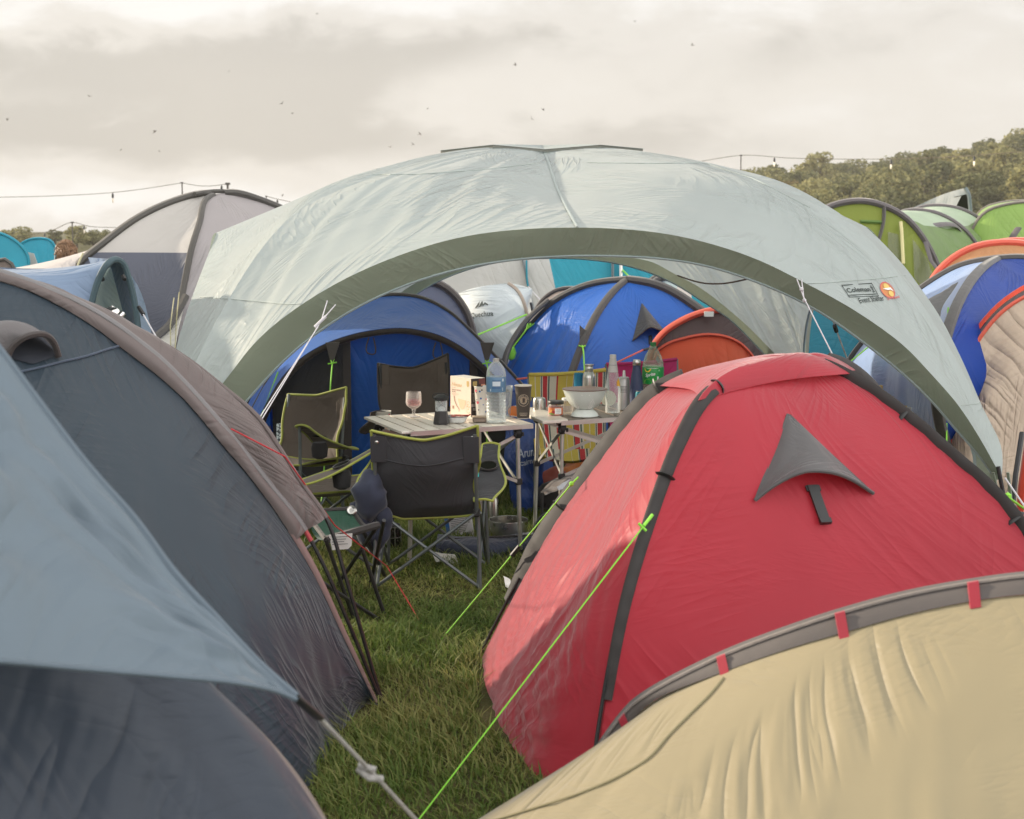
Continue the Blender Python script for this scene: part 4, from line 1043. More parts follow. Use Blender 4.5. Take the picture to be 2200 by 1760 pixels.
# ---- pale blue tent nearest on the left
def build_near_left():
    M_p = fab('pale_blue_cloth', S(97, 111, 122), .15, .45, .35, .6, .03)
    M_n = fab('navy_grey_cloth', S(49, 57, 69), .18, .45, .5, .6, .05, dense=.05)
    root = thing('pale_blue_tent', 'pale blue awning pulled to a point over a navy tent wall, nearest on the left', 'tent', (-1.4, 2.3, 0))
    T = at(637, 1496, 2.3)
    U = [at(*p) for p in [(-620, 60, 2.75), (-200, 510, 2.55), (0, 751, 2.45), (75, 852, 2.43), (195, 1008, 2.40), (292, 1118, 2.38), (371, 1225, 2.36), (464, 1327, 2.34), (557, 1425, 2.32)]] + [T]
    Lw = [at(*p) for p in [(-620, 1370, 1.8), (-300, 1398, 1.86), (0, 1420, 1.96), (185, 1437, 2.06), (371, 1453, 2.15), (510, 1467, 2.22), (603, 1488, 2.28)]] + [T + Vector((0, -.004, -.004))]
    G = loft([U, Lw], 110, 50)
    n, m = G.shape[:2]; u = np.linspace(0, 1, n)[:, None]; v = np.linspace(0, 1, m)[None]; uv = guv(G)
    N = gnorm(G); N = N if N[n // 2, m // 2][2] > 0 else -N
    h = (np.sin(v * 24 + 7 * vnoise(u * 6, v * 3, 2) + u * 6) * .5 + (vnoise(u * 18 + v * 6, v * 9, 4) - .5) * 1.6) * .009 * np.clip(5 * (1 - u), 0, 1) * np.clip(3 * v, 0, 1) * np.clip(5 * (1 - v), 0, 1) * vnoise(u * 4, v * 3, 12) * 3.2
    aw = grid('awning', sag(G + N * h[..., None], .0), M_p, root)
    MB().tube(U, .006, 6, n=80).build('hem', M_p, aw); MB().tube(Lw, .005, 6, n=80).build('hem', M_p, aw)
    # far slope of the awning, steep behind the ridge
    B = [p + Vector((-.25 - .2 * (1 - i / 9), .42, -.62 - .35 * (1 - i / 9))) for i, p in enumerate(U[:6])]
    Bg = [Vector((p.x - .1, p.y + .3, 0)) for p in B]
    grid('rear_fly', crinkle(loft([U[:6], B], 60, 16), .012, 3, 3, 3), M_p, root)
    # wall below it
    w0 = [(-620, 1385, 2.15), (-200, 1400, 2.28), (0, 1404, 2.38), (200, 1420, 2.46), (360, 1436, 2.53), (432, 1450, 2.57), (446, 1460, 2.62), (440, 1470, 2.72), (380, 1500, 2.95)]
    w1 = [(-650, 1800, 2.0), (-200, 1800, 2.12), (60, 1790, 2.22), (300, 1780, 2.34), (520, 1770, 2.48), (640, 1762, 2.55), (688, 1748, 2.63), (690, 1752, 2.78), (600, 1800, 3.0)]
    W0, W1 = [at(*p) for p in w0], [at(*p) for p in w1]
    W2 = [Vector((p.x + (.14 if i > 3 else .0) + .02, p.y - .22, 0)) for i, p in enumerate(W1)]
    G = loft([W0, W1, W2], 120, 50)
    n, m = G.shape[:2]; u = np.linspace(0, 1, n)[:, None]; v = np.linspace(0, 1, m)[None]
    N = gnorm(G); N = N if N[n // 2, m // 2][1] < 0 else -N
    h = (np.sin(u * 16 - v * 11 + 5 * vnoise(u * 5, v * 4, 6)) * .6 + (vnoise(u * 9 - v * 5, v * 4, 8) - .5) * 1.4) * .016 * np.clip(4.5 * (.8 - u), 0, 1) * np.clip(4 * v, 0, 1)
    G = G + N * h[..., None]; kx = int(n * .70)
    wl = grid('tent_wall', G[:kx + 1], M_n, root); grid('side_panel', G[kx:], fab('edge_light_beige', S(112, 104, 100), .25, .5, .3, .6), root)  # sky light on the wall's turning edge is painted in as a beige strip
    rear = [Vector((p.x - .3, p.y + .5, 0)) for p in W1]
    # strap, rope, tensioner
    a = at(684, 1540, 2.36)
    MB().tube([T + Vector((-.004, 0, 0)), at(655, 1515, 2.32), a], .013, 8, flat=.5).build('strap', M_black, root)
    e = pl(1170, 2060, 0)
    M_grey_rope = solid('grey_rope', S(158, 155, 150), .8, var=.25, bump=.6, bscale=350); rp = MB().tube([a, at(790, 1650, 2.55), e], .0039, 8).build('guy_rope', M_grey_rope, root)
    kn = MB()
    c0 = at(795, 1653, 2.56)
    kn.tube([c0 + Vector((-.022, 0, .002)), c0 + Vector((0, -.01, -.012)), c0 + Vector((.022, 0, -.018))], .0065, 8); kn.tube([c0 + Vector((-.02, -.01, .012)), c0 + Vector((.012, -.012, .004))], .0055, 8)
    kn.build('rope_knot', M_grey_rope, rp)
build_near_left()
# ---------------------------------------------------------------- tents behind
M_blue = fab('blue_cloth', S(46, 108, 198), .32, .42, .4, 1.0, .05, .12, .4)
M_bsl = fab('black_brown_sleeve', S(66, 60, 57), .05, .55, .4, 3)
def close_back(root, name, crest, dy, mat, n=50, m=20, spread=.0, zk=.55):
    """the far slope of a tent, from its crest line down to the grass"""
    c = cr(crest, n); b = c.copy(); b[:, 1] += dy; b[:, 2] = 0; cx = c[:, 0].mean(); b[:, 0] += (b[:, 0] - cx) * spread
    md = c * .45 + b * .55; md[:, 2] = c[:, 2] * zk
    return grid(name, crinkle(loft([c, md, b], n, m), .015, 2, 2, 6), mat, root)
def front_wall(root, name, crest, mat, bulge=.12, n=60, m=30, out=.25, seed=2, amp=.012, fu=5, fv=1.2):
    c = cr(crest, n); b = c.copy(); b[:, 1] -= out * np.clip(c[:, 2] / max(c[:, 2].max(), .1), 0, 1); b[:, 2] = 0
    md = c * .5 + b * .5; md[:, 1] -= bulge * np.clip(c[:, 2], 0, 1)
    return grid(name, crinkle(loft([c, md, b], n, m), amp, fu, fv, seed), mat, root)

def build_blue_porch():
    root = thing('blue_tunnel_tent', 'blue tent with a brown-black arched porch door under the shelter', 'tent', (-.8, 10.6, 0))
    D0, D1 = 9.9, 11.0
    door = [(538, 960), (553, 905), (575, 860), (604, 812), (645, 770), (690, 742), (760, 717), (815, 707), (860, 704), (905, 709), (950, 722), (1000, 750), (1050, 793), (1090, 835), (1125, 880), (1148, 930), (1160, 985)]
    Dc = [Vector((*at(door[0][0] - 12, door[0][1], D0).xy, 0))] + [at(x, y, D0) for x, y in door] + [Vector((*at(1168, 1000, D0).xy, 0))]
    rear = [(512, 930), (540, 850), (585, 775), (640, 718), (700, 676), (780, 645), (850, 634), (905, 641), (960, 668), (1010, 712), (1055, 758), (1095, 800), (1128, 838), (1165, 900)]
    Rc = [Vector((*at(505, 950, D1).xy, 0))] + [at(x, y, D1) for x, y in rear] + [Vector((*at(1190, 950, D1).xy, 0))]
    roof = loft([Dc, [a * .5 + b * .5 + Vector((0, 0, -.03)) for a, b in zip([Vector(p) for p in cr(Dc, 30)], [Vector(p) for p in cr(Rc, 30)])], Rc], 90, 24)
    grid('roof', crinkle(roof, .03, 5, 3, 3), M_blue, root)
    close_back(root, 'rear_fly', Rc, 1.5, M_blue)
    MB().tube(Rc, .028, 8, n=70, flat=.7).build('pole_sleeve', M_bsl, root)
    din = [p + Vector((0, .02, 0)) for p in Dc]
    c = cr(Dc, 90); ctr = np.array([c[:, 0].mean(), D0, .35]); inn = c + (ctr - c) * .055; inn[:, 1] += .03
    strip('door_sleeve', c, inn, M_bsl, root, 90, .006, .014, 6, .006)
    # door wall: blue cloth between two dark mesh panels
    def under(px): # height of the arch at a pixel column
        d = [(abs(1100 + FPX * p[0] / p[1] - px), p) for p in c]
        return min(d, key=lambda t: t[0])[1]
    def sheet(name, x0, x1, mat, dy=.10, zb=.0, n=30, amp=.01, base_shift=0):
        xs = np.linspace(x0, x1, n); top = A([under(x) + np.array([0, dy, -.03]) for x in xs]); bot = top.copy(); bot[:, 2] = zb; bot[:, 1] += .06
        return grid(name, crinkle(loft([top, bot], n, 26), amp, 3, 2.5, 4), mat, root)
    M_mesh = fab('dark_door_mesh', S(66, 64, 62), .2, .8, .5, 1.5)
    sheet('door_panel', 737, 1010, M_blue, .12, amp=.014)
    sheet('mesh_panel', 575, 735, M_mesh, .11); sheet('mesh_panel', 1012, 1140, M_mesh, .11)
    sheet('inner_wall', 560, 1150, M_blue, .35)
    for px in (736, 1011):
        t = under(px); MB().box((t[0], t[1] + .11, t[2] / 2 - .02), (.05, .012, t[2] - .04)).build('door_edge', M_bsl, root)
    # loops, tabs and bright lines
    for px in (803, 945):
        t = Vector(under(px)) + Vector((0, -.02, -.05)); MB().tube([t + Vector((-.02, 0, 0)), t + Vector((-.03, -.02, -.10)), t + Vector((.015, -.02, -.11)), t + Vector((.01, 0, 0))], .005, 5, n=16).build('toggle_loop', M_bsl, root)
    for (px, py, e, dy) in ((714, 752, (709, 842), 0), (1046, 752, (1050, 800), 0)):
        t = at(px, py, D0 - .03); MB().slab([t + Vector((-.045, 0, .05)), t + Vector((.05, 0, .05)), t + Vector((.012, -.03, -.07)), t + Vector((-.012, -.03, -.07))], Vector((0, -.006, 0))).build('guy_tab', M_bsl, root)
        a = t + Vector((0, -.02, -.08)); k = at(px, py + 30, D0 - .1)
        q = MB(); q.tube([a + Vector((-.012, 0, .02)), k], .004, 5); q.tube([a + Vector((.014, 0, .02)), k], .004, 5); q.tube([k + Vector((-.03, 0, 0)), k + Vector((.03, 0, .01))], .005, 5)
        q.tube([k, at(e[0], e[1], D0 - .35), Vector((at(*e, D0 - .35).x - .02, D0 - .75, 0))], .005, 5); q.build('guy_rope', M_green_rope, root)
    q = MB(); q.tube([at(597, 800, D0 + .3), at(567, 880, D0), at(553, 912, D0 - .1), at(530, 985, D0 - .3)], .005, 5); q.build('guy_rope', M_green_rope, root)
    # pale rear panel and second black sleeve at its left
    L0 = [at(608, 760, 10.6), at(575, 810, 10.55), at(540, 870, 10.5), at(528, 930, 10.5)]
    MB().tube([at(632, 728, 10.75), at(600, 775, 10.7), at(565, 840, 10.65), at(540, 890, 10.6), at(525, 950, 10.6)], .03, 8, n=30, flat=.6).build('pole_sleeve', M_bsl, root)
build_blue_porch()

def blue_dome(label, ap, pA, pB, pC, fA, fB, fC, fD, vent=None, sleeves=(.06, .05, .06), seed=1, matL=None, matF=None):
    root = thing('blue_dome_tent', label, 'tent', ((fA + fC) / 2).to_tuple())
    A1, B1, C1 = [ap] + pA + [fA], [ap] + pB + [fB], [ap] + pC + [fC]
    D1 = arc_pole(ap, fD, .7)
    c = ((fA + fC) / 2).to_tuple()
    def flap(pa, pb, sd, amp=.03):
        G = coons([ap, ap + Vector((1e-4, 0, 0))], [pa[-1], pb[-1]], pa, pb, 50, 50); G = sag(orient(G, c), -.04)
        n, m = G.shape[:2]; u = np.linspace(0, 1, n)[:, None]; v = np.linspace(0, 1, m)[None]
        h = (vnoise(u * 16 + v, v * 2.0, sd) - .5) * amp * np.clip(v * 1.6 - .25, 0, 1) * np.minimum(1, 7 * np.minimum(u, 1 - u))
        return G + gnorm(G) * h[..., None]
    o1 = grid('side_panel', flap(A1, B1, seed, .05), matL or M_blue, root)
    o2 = grid('front_panel', flap(B1, C1, seed + 1, .022), matF or M_blue, root)
    grid('side_panel', flap(C1, D1, seed + 2), M_blue, root); grid('rear_panel', flap(D1, A1, seed + 3), M_blue, root)
    for p, w in zip((A1, B1, C1), sleeves):
        q = cr(p, 60)[:54]; MB().tube(q, w / 2, 8, flat=.8).build('pole_sleeve', M_sleeve, root); MB().tube(cr(p, 60)[50:], .008, 6).build('pole', M_pole, root)
    MB().tube(cr(D1, 40), .025, 8).build('pole_sleeve', M_sleeve, root)
    bv = bvh_of(o1, o2)
    return root, bv, (A1, B1, C1, D1)
def vent_tri(root, bv, tp, l_, r_, lows, prop=None, mat=None):
    t, _ = hit(*tp, bv, .006); a, _ = hit(*l_, bv, .008); b, _ = hit(*r_, bv, .008)
    if not (t and a and b): return
    lw = [a] + [hit(x, y, bv, o)[0] for x, y, o in lows] + [b]
    lw = [p for p in lw if p is not None]; n = len(lw)
    cols = []
    for i, p in enumerate(lw):
        q = t + Vector((.002 * i, 0, 0)); mid = p.lerp(q, .5) + Vector((0, -.03 if 0 < i < n - 1 else 0, .0)); cols.append([p, mid, q] if 0 < i < n - 1 else [p, p.lerp(q, .5), q])
    f = grid('vent_flap', crinkle(loft(cols, 20, 24), .012, 6, 5, 3), mat or fab('vent_flap_black', S(74, 74, 72), .05, .6, .6, 2), root)
    MB().tube(lw, .008, 6, n=24).build('hem', mat or M_sleeve, f)
    if prop:
        a, _ = hit(*prop[0], bv, .006); b, _ = hit(*prop[1], bv, .01)
        if a and b: MB().tube([a, b], .016, 6, flat=.5).build('vent_prop', M_black, root)

def build_blue_b():
    fA, fB, fC = Vector((-.25, 13.9, 0)), Vector((.28, 12.35, 0)), Vector((2.5, 12.7, 0)); fD = fA + (fC - fB)
    ap0 = (fA + fC) / 2; ap = at(1347, 601, ap0.y)
    V_ = lambda pts, f: [vp(x, y, ap, f) for x, y in pts]
    pA = V_([(1262, 613), (1185, 651), (1118, 722), (1085, 770)], fA)
    pB = V_([(1322, 622), (1295, 655), (1266, 705), (1240, 768), (1215, 838)], fB)
    pC = V_([(1420, 615), (1490, 655), (1560, 715), (1640, 800)], fC)
    root, bv, (A1, B1, C1, D1) = blue_dome('blue dome tent with black sleeves and black vent flap, behind the striped folding chair', ap, pA, pB, pC, fA, fB, fC, fD, sleeves=(.085, .075, .10), seed=4)
    MB().tube([at(1178, 645, 13.6), at(1130, 690, 13.5), at(1088, 762, 13.3), at(1082, 800, 13.2)], .035, 8, n=24, flat=.7).build('pole_sleeve', M_sleeve, root)
    vent_tri(root, bv, (1378, 653), (1358, 733), (1428, 712), [(1375, 722, .06), (1392, 715, .12), (1412, 718, .10)], ((1397, 722), (1397, 740)))
    for (a, k, e, tabw) in (((1146, 697), (1118, 755), (1110, 765), 0), ((1249, 745), (1249, 762), (1251, 815), 1)):
        p, _ = hit(*a, bv, .03); q, _ = hit(*k, bv, .08); r_, _ = hit(*e, bv, .12)
        if p and q and r_:
            m = MB(); m.tube([p + Vector((.03, 0, 0)), p.lerp(q, .25)], .006, 5); m.tube([p + Vector((-.03, 0, 0)), p.lerp(q, .25)], .006, 5); m.tube([p, q, r_], .0065, 5)
            if not tabw: m.lathe([(0, -.07), (.035, -.05), (.05, 0), (.035, .05), (0, .07)], q + Vector((-.02, -.05, -.05)), 8); m.tube([r_ + Vector((0, 0, 0)), Vector((r_.x - .1, r_.y - .5, .0))], .004, 5)
            else: m.tube([r_, Vector((r_.x, r_.y - .5, 0))], .006, 5)
            m.build('guy_rope', M_green_rope, root)
        t, _ = hit(a[0], a[1] - 12, bv, .02)
        if t: MB().slab([t + Vector((.0, 0, .13)), t + Vector((.09, 0, .05)), t + Vector((.06, -.03, -.10)), t + Vector((.0, -.03, -.10))], Vector((0, -.008, 0))).build('guy_tab', M_sleeve, root)
build_blue_b()

def build_blue_c():
    fA, fB, fC = g(1795, 1010), Vector((3.05, 9.75, 0)), Vector((5.3, 10.3, 0)); fA = Vector((2.45, 11.2, 0)); fD = fA + (fC - fB)
    ap0 = (fA + fC) / 2; ap = at(2142, 557, ap0.y)
    V_ = lambda pts, f: [vp(x, y, ap, f) for x, y in pts]
    pA = V_([(2062, 573), (1985, 617), (1920, 668), (1868, 722), (1826, 778)], fA)
    pB = V_([(2112, 575), (2080, 612), (2052, 665), (2032, 725), (2015, 800)], fB)
    pC = V_([(2210, 556), (2330, 600), (2450, 690), (2560, 840)], fC)
    M_pale = fab('sunlit_blue_cloth', S(146, 176, 222), .25, .42, .45, 1.1, .05, .5, .5)  # sunlight on the left panel put into a paler copy of the blue
    root, bv, _ = blue_dome('blue dome tent with one side panel coloured a sunlit pale blue, right of the shelter leg', ap, pA, pB, pC, fA, fB, fC, fD, sleeves=(.08, .07, .08), seed=9, matL=M_pale, matF=fab('royal_blue_cloth', S(14, 62, 150), .2, .5, .45, 1.0, .05, .03, .25))
    vent_tri(root, bv, (2058, 608), (1990, 655), (2018, 690), [(2000, 668, .08), (2010, 680, .08)])
    p, _ = hit(2046, 668, bv, .03)
    if p: MB().tube([p, at(2035, 705, p.y - .15), Vector((p.x - .2, p.y - .8, 0))], .005, 5).build('guy_rope', M_green_rope, root)
    MB().tube([at(1870, 742, 10.6), at(1795, 803, 9.9), Vector((2.0, 9.2, 0))], .0055, 5).build('guy_rope', M_green_rope, root)
build_blue_c()

def arch_tent(name, label, arcs, mats, sleeve, sw, cat='tent', front=None, fmat=None, back=1.2, bmat=None, base=None):
    """tunnel: a row of hoops given by pixel points at their own distance, cloth between them"""
    root = thing(name, label, cat, base or (arcs[0][1][0].x, arcs[0][0], 0))
    cs = []
    for d, pts in arcs:
        q = [Vector((pts[0].x, pts[0].y, 0))] if pts[0].z > .05 else []
        q += list(pts); 
        if pts[-1].z > .05: q.append(Vector((pts[-1].x, pts[-1].y, 0)))
        cs.append(q)
    for i in range(len(cs) - 1):
        a, b = cr(cs[i], 60), cr(cs[i + 1], 60); md = (a + b) / 2; md[:, 2] *= .975
        grid('roof', crinkle(loft([a, md, b], 60, 20), .02, 3, 2, i + 2), mats[i % len(mats)], root)
    for q in cs: MB().tube(q, sw, 8, n=60, flat=.7).build('hoop_sleeve', sleeve, root)
    if front is not None: front_wall(root, 'front_wall', cs[0], fmat, *front)
    if back: close_back(root, 'rear_fly', cs[-1], back, bmat or mats[-1])
    return root, cs

def build_far_left():
    # big grey-white dome tent
    M_gw = fab('grey_white_cloth', S(198, 194, 188), .30, .55, .35, .8, .05); M_gd = fab('dusk_navy_cloth', S(86, 90, 102), .15, .55, .4, 1); M_gs = fab('dark_olive_sleeve', S(78, 75, 70), .05, .6, .3, 2)
    d = 12.0
    root = thing('grey_dome_tent', 'large pale grey dome tent with dark sleeves and navy lower wall, left of shelter', 'tent', (-2.9, 12.6, 0))
    ap = at(465, 417, 12.7)
    left = [at(*p) for p in [(430, 417, 12.6), (380, 430, 12.5), (300, 466, 12.3), (225, 520, 12.1), (165, 572, 12.0), (128, 640, 11.95), (95, 740, 11.9)]]; left = [ap] + left + [Vector((left[-1].x - .1, 11.9, 0))]
    mid = [at(*p) for p in [(443, 428, 12.5), (428, 480, 12.1), (410, 540, 11.8), (398, 600, 11.65), (385, 665, 11.5), (372, 745, 11.4), (362, 830, 11.3)]]; mid = [ap] + mid + [Vector((mid[-1].x - .03, 11.2, 0))]
    right = [at(*p) for p in [(500, 414, 12.75), (560, 430, 12.9), (640, 465, 13.0), (760, 540, 13.1), (850, 650, 13.2)]]; right = [ap] + right + [Vector((right[-1].x + .1, 13.2, 0))]
    rear = arc_pole(ap, Vector((-2.6, 15.2, 0)), .6); c = (-2.9, 13, 0)
    # left front panel split at the seam: pale above, navy below
    G = sag(orient(coons([ap, ap + Vector((1e-4, 0, 0))], [left[-1], mid[-1]], left, mid, 60, 120), c), -.06)
    zs = at(300, 543, 11.9).z; up, lo = [], []
    for col in crinkle(G, .015, 2, 2, 2):
        k = int(np.argmax(col[:, 2] < zs)); f = (col[k - 1, 2] - zs) / max(1e-6, col[k - 1, 2] - col[k, 2]); q = col[k - 1] * (1 - f) + col[k] * f
        up.append(cr(np.vstack([col[:k], q]), 50)); lo.append(cr(np.vstack([q, col[k:]]), 50))
    grid('upper_panel', np.array(up), M_gw, root); grid('lower_panel', np.array(lo), M_gd, root)
    G2 = sag(orient(coons([ap, ap + Vector((1e-4, 0, 0))], [mid[-1], right[-1]], mid, right, 50, 60), c), -.05); grid('front_panel', crinkle(G2, .02, 2, 2, 4), fab('grey_shade_cloth', S(168, 162, 162), .25, .55, .35, .8), root)
    grid('rear_panel', sag(orient(coons([ap, ap + Vector((1e-4, 0, 0))], [right[-1], rear[-1]], right, rear, 30, 40), c), -.05), M_gw, root)
    grid('rear_panel', sag(orient(coons([ap, ap + Vector((1e-4, 0, 0))], [rear[-1], left[-1]], rear, left, 30, 40), c), -.05), M_gw, root)
    for p, w in ((left, .04), (right, .04), (mid, .028)): MB().tube(cr(p, 90)[2:], w, 8, flat=.8).build('pole_sleeve', M_gs, root)
    MB().tube([at(418, 417, 12.5), at(465, 411, 12.7), at(500, 412, 12.75)], .02, 6, n=14).build('hub', M_gs, root)
    # dark zip edge and pale wedge of the porch
    a, b, e = at(398, 655, 11.55), at(328, 738, 11.2), at(320, 830, 11.1)
    w = loft([[at(400, 640, 11.5), at(366, 700, 11.3), at(326, 740, 11.05), Vector((-2.75, 10.9, 0))], [at(402, 640, 11.5), at(388, 690, 11.35), at(376, 760, 11.2), Vector((-2.5, 11.0, 0))]], 30, 12)
    grid('porch_wedge', crinkle(w, .02, 4, 3, 5), fab('cream_white_cloth', S(225, 222, 210), .3, .6, .5), root)
    MB().tube([at(400, 636, 11.48), at(366, 696, 11.28), at(326, 738, 11.03), Vector((-2.76, 10.88, 0))], .03, 6, n=20).build('porch_edge', M_gs, root)
    for pts in ([(385, 628, 11.4), (379, 690, 11.3), (376, 755, 11.1)], [(374, 640, 11.3), (366, 700, 11.1), (367, 760, 11.0)]):
        MB().tube([at(*p) for p in pts], .0045, 5).build('guy_rope', fab('pale_rope', S(160, 155, 118), 0, .7, .1), root)
    # awning slope running down to the left
    w = loft([[at(165, 572, 11.98), at(80, 590, 11.6), at(-60, 622, 11.2)], [at(208, 532, 12.15), at(110, 560, 12.2), at(-60, 590, 12.2)]], 40, 14)
    w2 = loft([[at(165, 572, 11.98), at(80, 590, 11.6), at(-60, 622, 11.2)], [Vector((-3.6, 11.9, 0)), Vector((-4.0, 11.5, 0)), Vector((-4.6, 11.1, 0))]], 40, 14)
    grid('awning', crinkle(w, .02, 4, 2, 6), fab('warm_white_cloth', S(208, 200, 194), .3, .6, .5), root); grid('awning_side', crinkle(w2, .02, 3, 2, 7), M_gd, root)
    MB().tube([at(178, 545, 11.9), at(165, 575, 11.6), Vector((-3.5, 10.9, 0))], .008, 5).build('guy_rope', fab('pale_rope', S(160, 155, 118), 0, .7, .1), root)
    # small blue tunnel with a hood
    M_sb = fab('soft_blue_cloth', S(128, 148, 174), .25, .45, .5, 1); M_hd = fab('teal_dark_cloth', S(72, 92, 98), .1, .6, .4, 1.5); M_in = fab('pale_green_cloth', S(220, 232, 216), .6, .6, .6, 1.2)
    r2 = thing('blue_hooded_tent', 'small blue tent with a dark rounded hood over a pale green doorway and silver foil', 'tent', (-2.9, 8.2, 0))
    d = 8.0
    hood = [at(*p) for p in [(178, 760, d - .05), (186, 700, d - .05), (196, 655, d - .05), (212, 600, d - .05), (230, 568, d - .05), (247, 557, d), (264, 566, d + .05), (277, 600, d + .08), (289, 650, d + .1), (297, 710, d + .1), (302, 790, d + .1)]]
    hin = [at(*p) for p in [(192, 790, d + .3), (196, 720, d + .3), (205, 650, d + .28), (217, 600, d + .26), (231, 578, d + .25), (246, 571, d + .25), (258, 586, d + .28), (272, 620, d + .3), (284, 660, d + .3), (292, 720, d + .3), (297, 800, d + .3)]]
    strip('hood', hood, hin, M_hd, r2, 60, 0, .0, 8)
    MB().tube(hood, .018, 8, n=60).build('hood_rim', M_hd, r2)
    roof0 = [hood[5], hood[4], hood[3], hood[2], hood[1], Vector((hood[0].x, hood[0].y, 0))]
    roof1 = [at(-140, 560, d + .3), at(-140, 580, d + .1), at(-140, 610, d - .05), at(-140, 660, d - .2), at(-140, 740, d - .3), Vector((-3.2, 7.6, 0))]
    ridge_mid = [at(100, 577, d + .15), at(95, 590, d + .0), at(90, 625, d - .1), at(85, 670, d - .2), at(85, 750, d - .25), Vector((-2.7, 7.65, 0))]
    grid('roof', crinkle(loft([roof0, ridge_mid, roof1], 50, 60), .03, 6, 3, 3), M_sb, r2)
    close_back(r2, 'rear_fly', [hin[5] + Vector((0, .08, .02)), ridge_mid[0], roof1[0]], 1.0, M_sb, zk=.85)
    grid('side_fly', loft([hood[5:], [p + Vector((-.30, .55, -.12 * i)) for i, p in enumerate(hood[5:])]], 20, 8), M_sb, r2)
    G = loft([hin[:6], hin[5:][::-1]], 40, 24); grid('doorway', crinkle(G, .07, 4, 5, 9), M_in, r2)
    fo = loft([[at(196, 705, d + .12), at(215, 672, d + .1), at(238, 655, d + .08)], [at(215, 720, d + .05), at(240, 690, d + .02), at(258, 664, d + .05)], [at(250, 760, d + .08), at(268, 720, d + .05), at(274, 690, d + .08)]], 30, 30)
    grid('foil_sheet', crinkle(fo, .09, 9, 9, 4, False), solid('silver_foil', S(225, 222, 215), .22, .95, bump=.6, bscale=25), r2)
    MB().tube([at(298, 660, d + .05), at(308, 676, d)], .012, 6).build('strap', M_black, r2); MB().tube([at(308, 676, d), at(345, 740, d - .4), Vector((-1.7, 7.2, 0))], .004, 5).build('guy_rope', M_white_rope, r2)
    for (x, y) in ((217, 594), (264, 593)): MB().tube([at(x, y, d), at(x + 4, y + 8, d - .02)], .012, 5).build('toggle', M_black, r2)
    # turquoise tents far behind
    M_tq = fab('turquoise_cloth', S(36, 150, 172), .3, .5, .4, .7)
    arch_tent('turquoise_tent', 'turquoise tent with a rounded roof at the left edge behind the grey awning', [(20, [at(*p) for p in [(-120, 560, 20), (-80, 515, 20), (-20, 498, 20), (25, 512, 20), (58, 545, 20), (62, 600, 20)]]), (22, [at(*p) for p in [(-130, 560, 22), (-90, 515, 22), (-20, 500, 22), (25, 512, 22), (56, 545, 22), (60, 600, 22)]])], [M_tq], M_tq, .03, front=(.1, 60, 30, .3), fmat=M_tq)
    arch_tent('turquoise_tent', 'smaller turquoise tent just left of the curly haired person', [(24, [at(*p) for p in [(20, 570, 24), (48, 522, 24), (80, 512, 24), (110, 518, 24), (122, 540, 24), (128, 590, 24)]]), (26, [at(*p) for p in [(20, 570, 26), (48, 522, 26), (80, 513, 26), (110, 519, 26), (122, 540, 26), (128, 590, 26)]])], [M_tq], M_tq, .03, front=(.1, 60, 30, .3), fmat=M_tq)
    b = at(70, 560, 21.5); MB().slab([b + Vector((-.07, 0, .12)), b + Vector((.02, 0, .1)), b + Vector((.16, 0, -.35)), b + Vector((-.1, 0, -.35))], Vector((0, .02, 0))).build('flap', M_gw, bpy.data.objects['turquoise_tent.001'])
    arch_tent('brown_tent', 'small brown rounded tent top low at the left edge', [(10.5, [at(*p) for p in [(-40, 640, 10.5), (-20, 575, 10.5), (5, 556, 10.5), (24, 566, 10.5), (40, 640, 10.5)]]), (11.4, [at(*p) for p in [(-40, 640, 11.4), (-20, 580, 11.4), (5, 560, 11.4), (22, 570, 11.4), (36, 640, 11.4)]])], [fab('brown_cloth', S(120, 108, 100), .2, .6, .4)], M_gs, .02, front=(.05, 40, 20, .1), fmat=fab('brown_cloth', S(120, 108, 100), .2, .6, .4))
build_far_left()

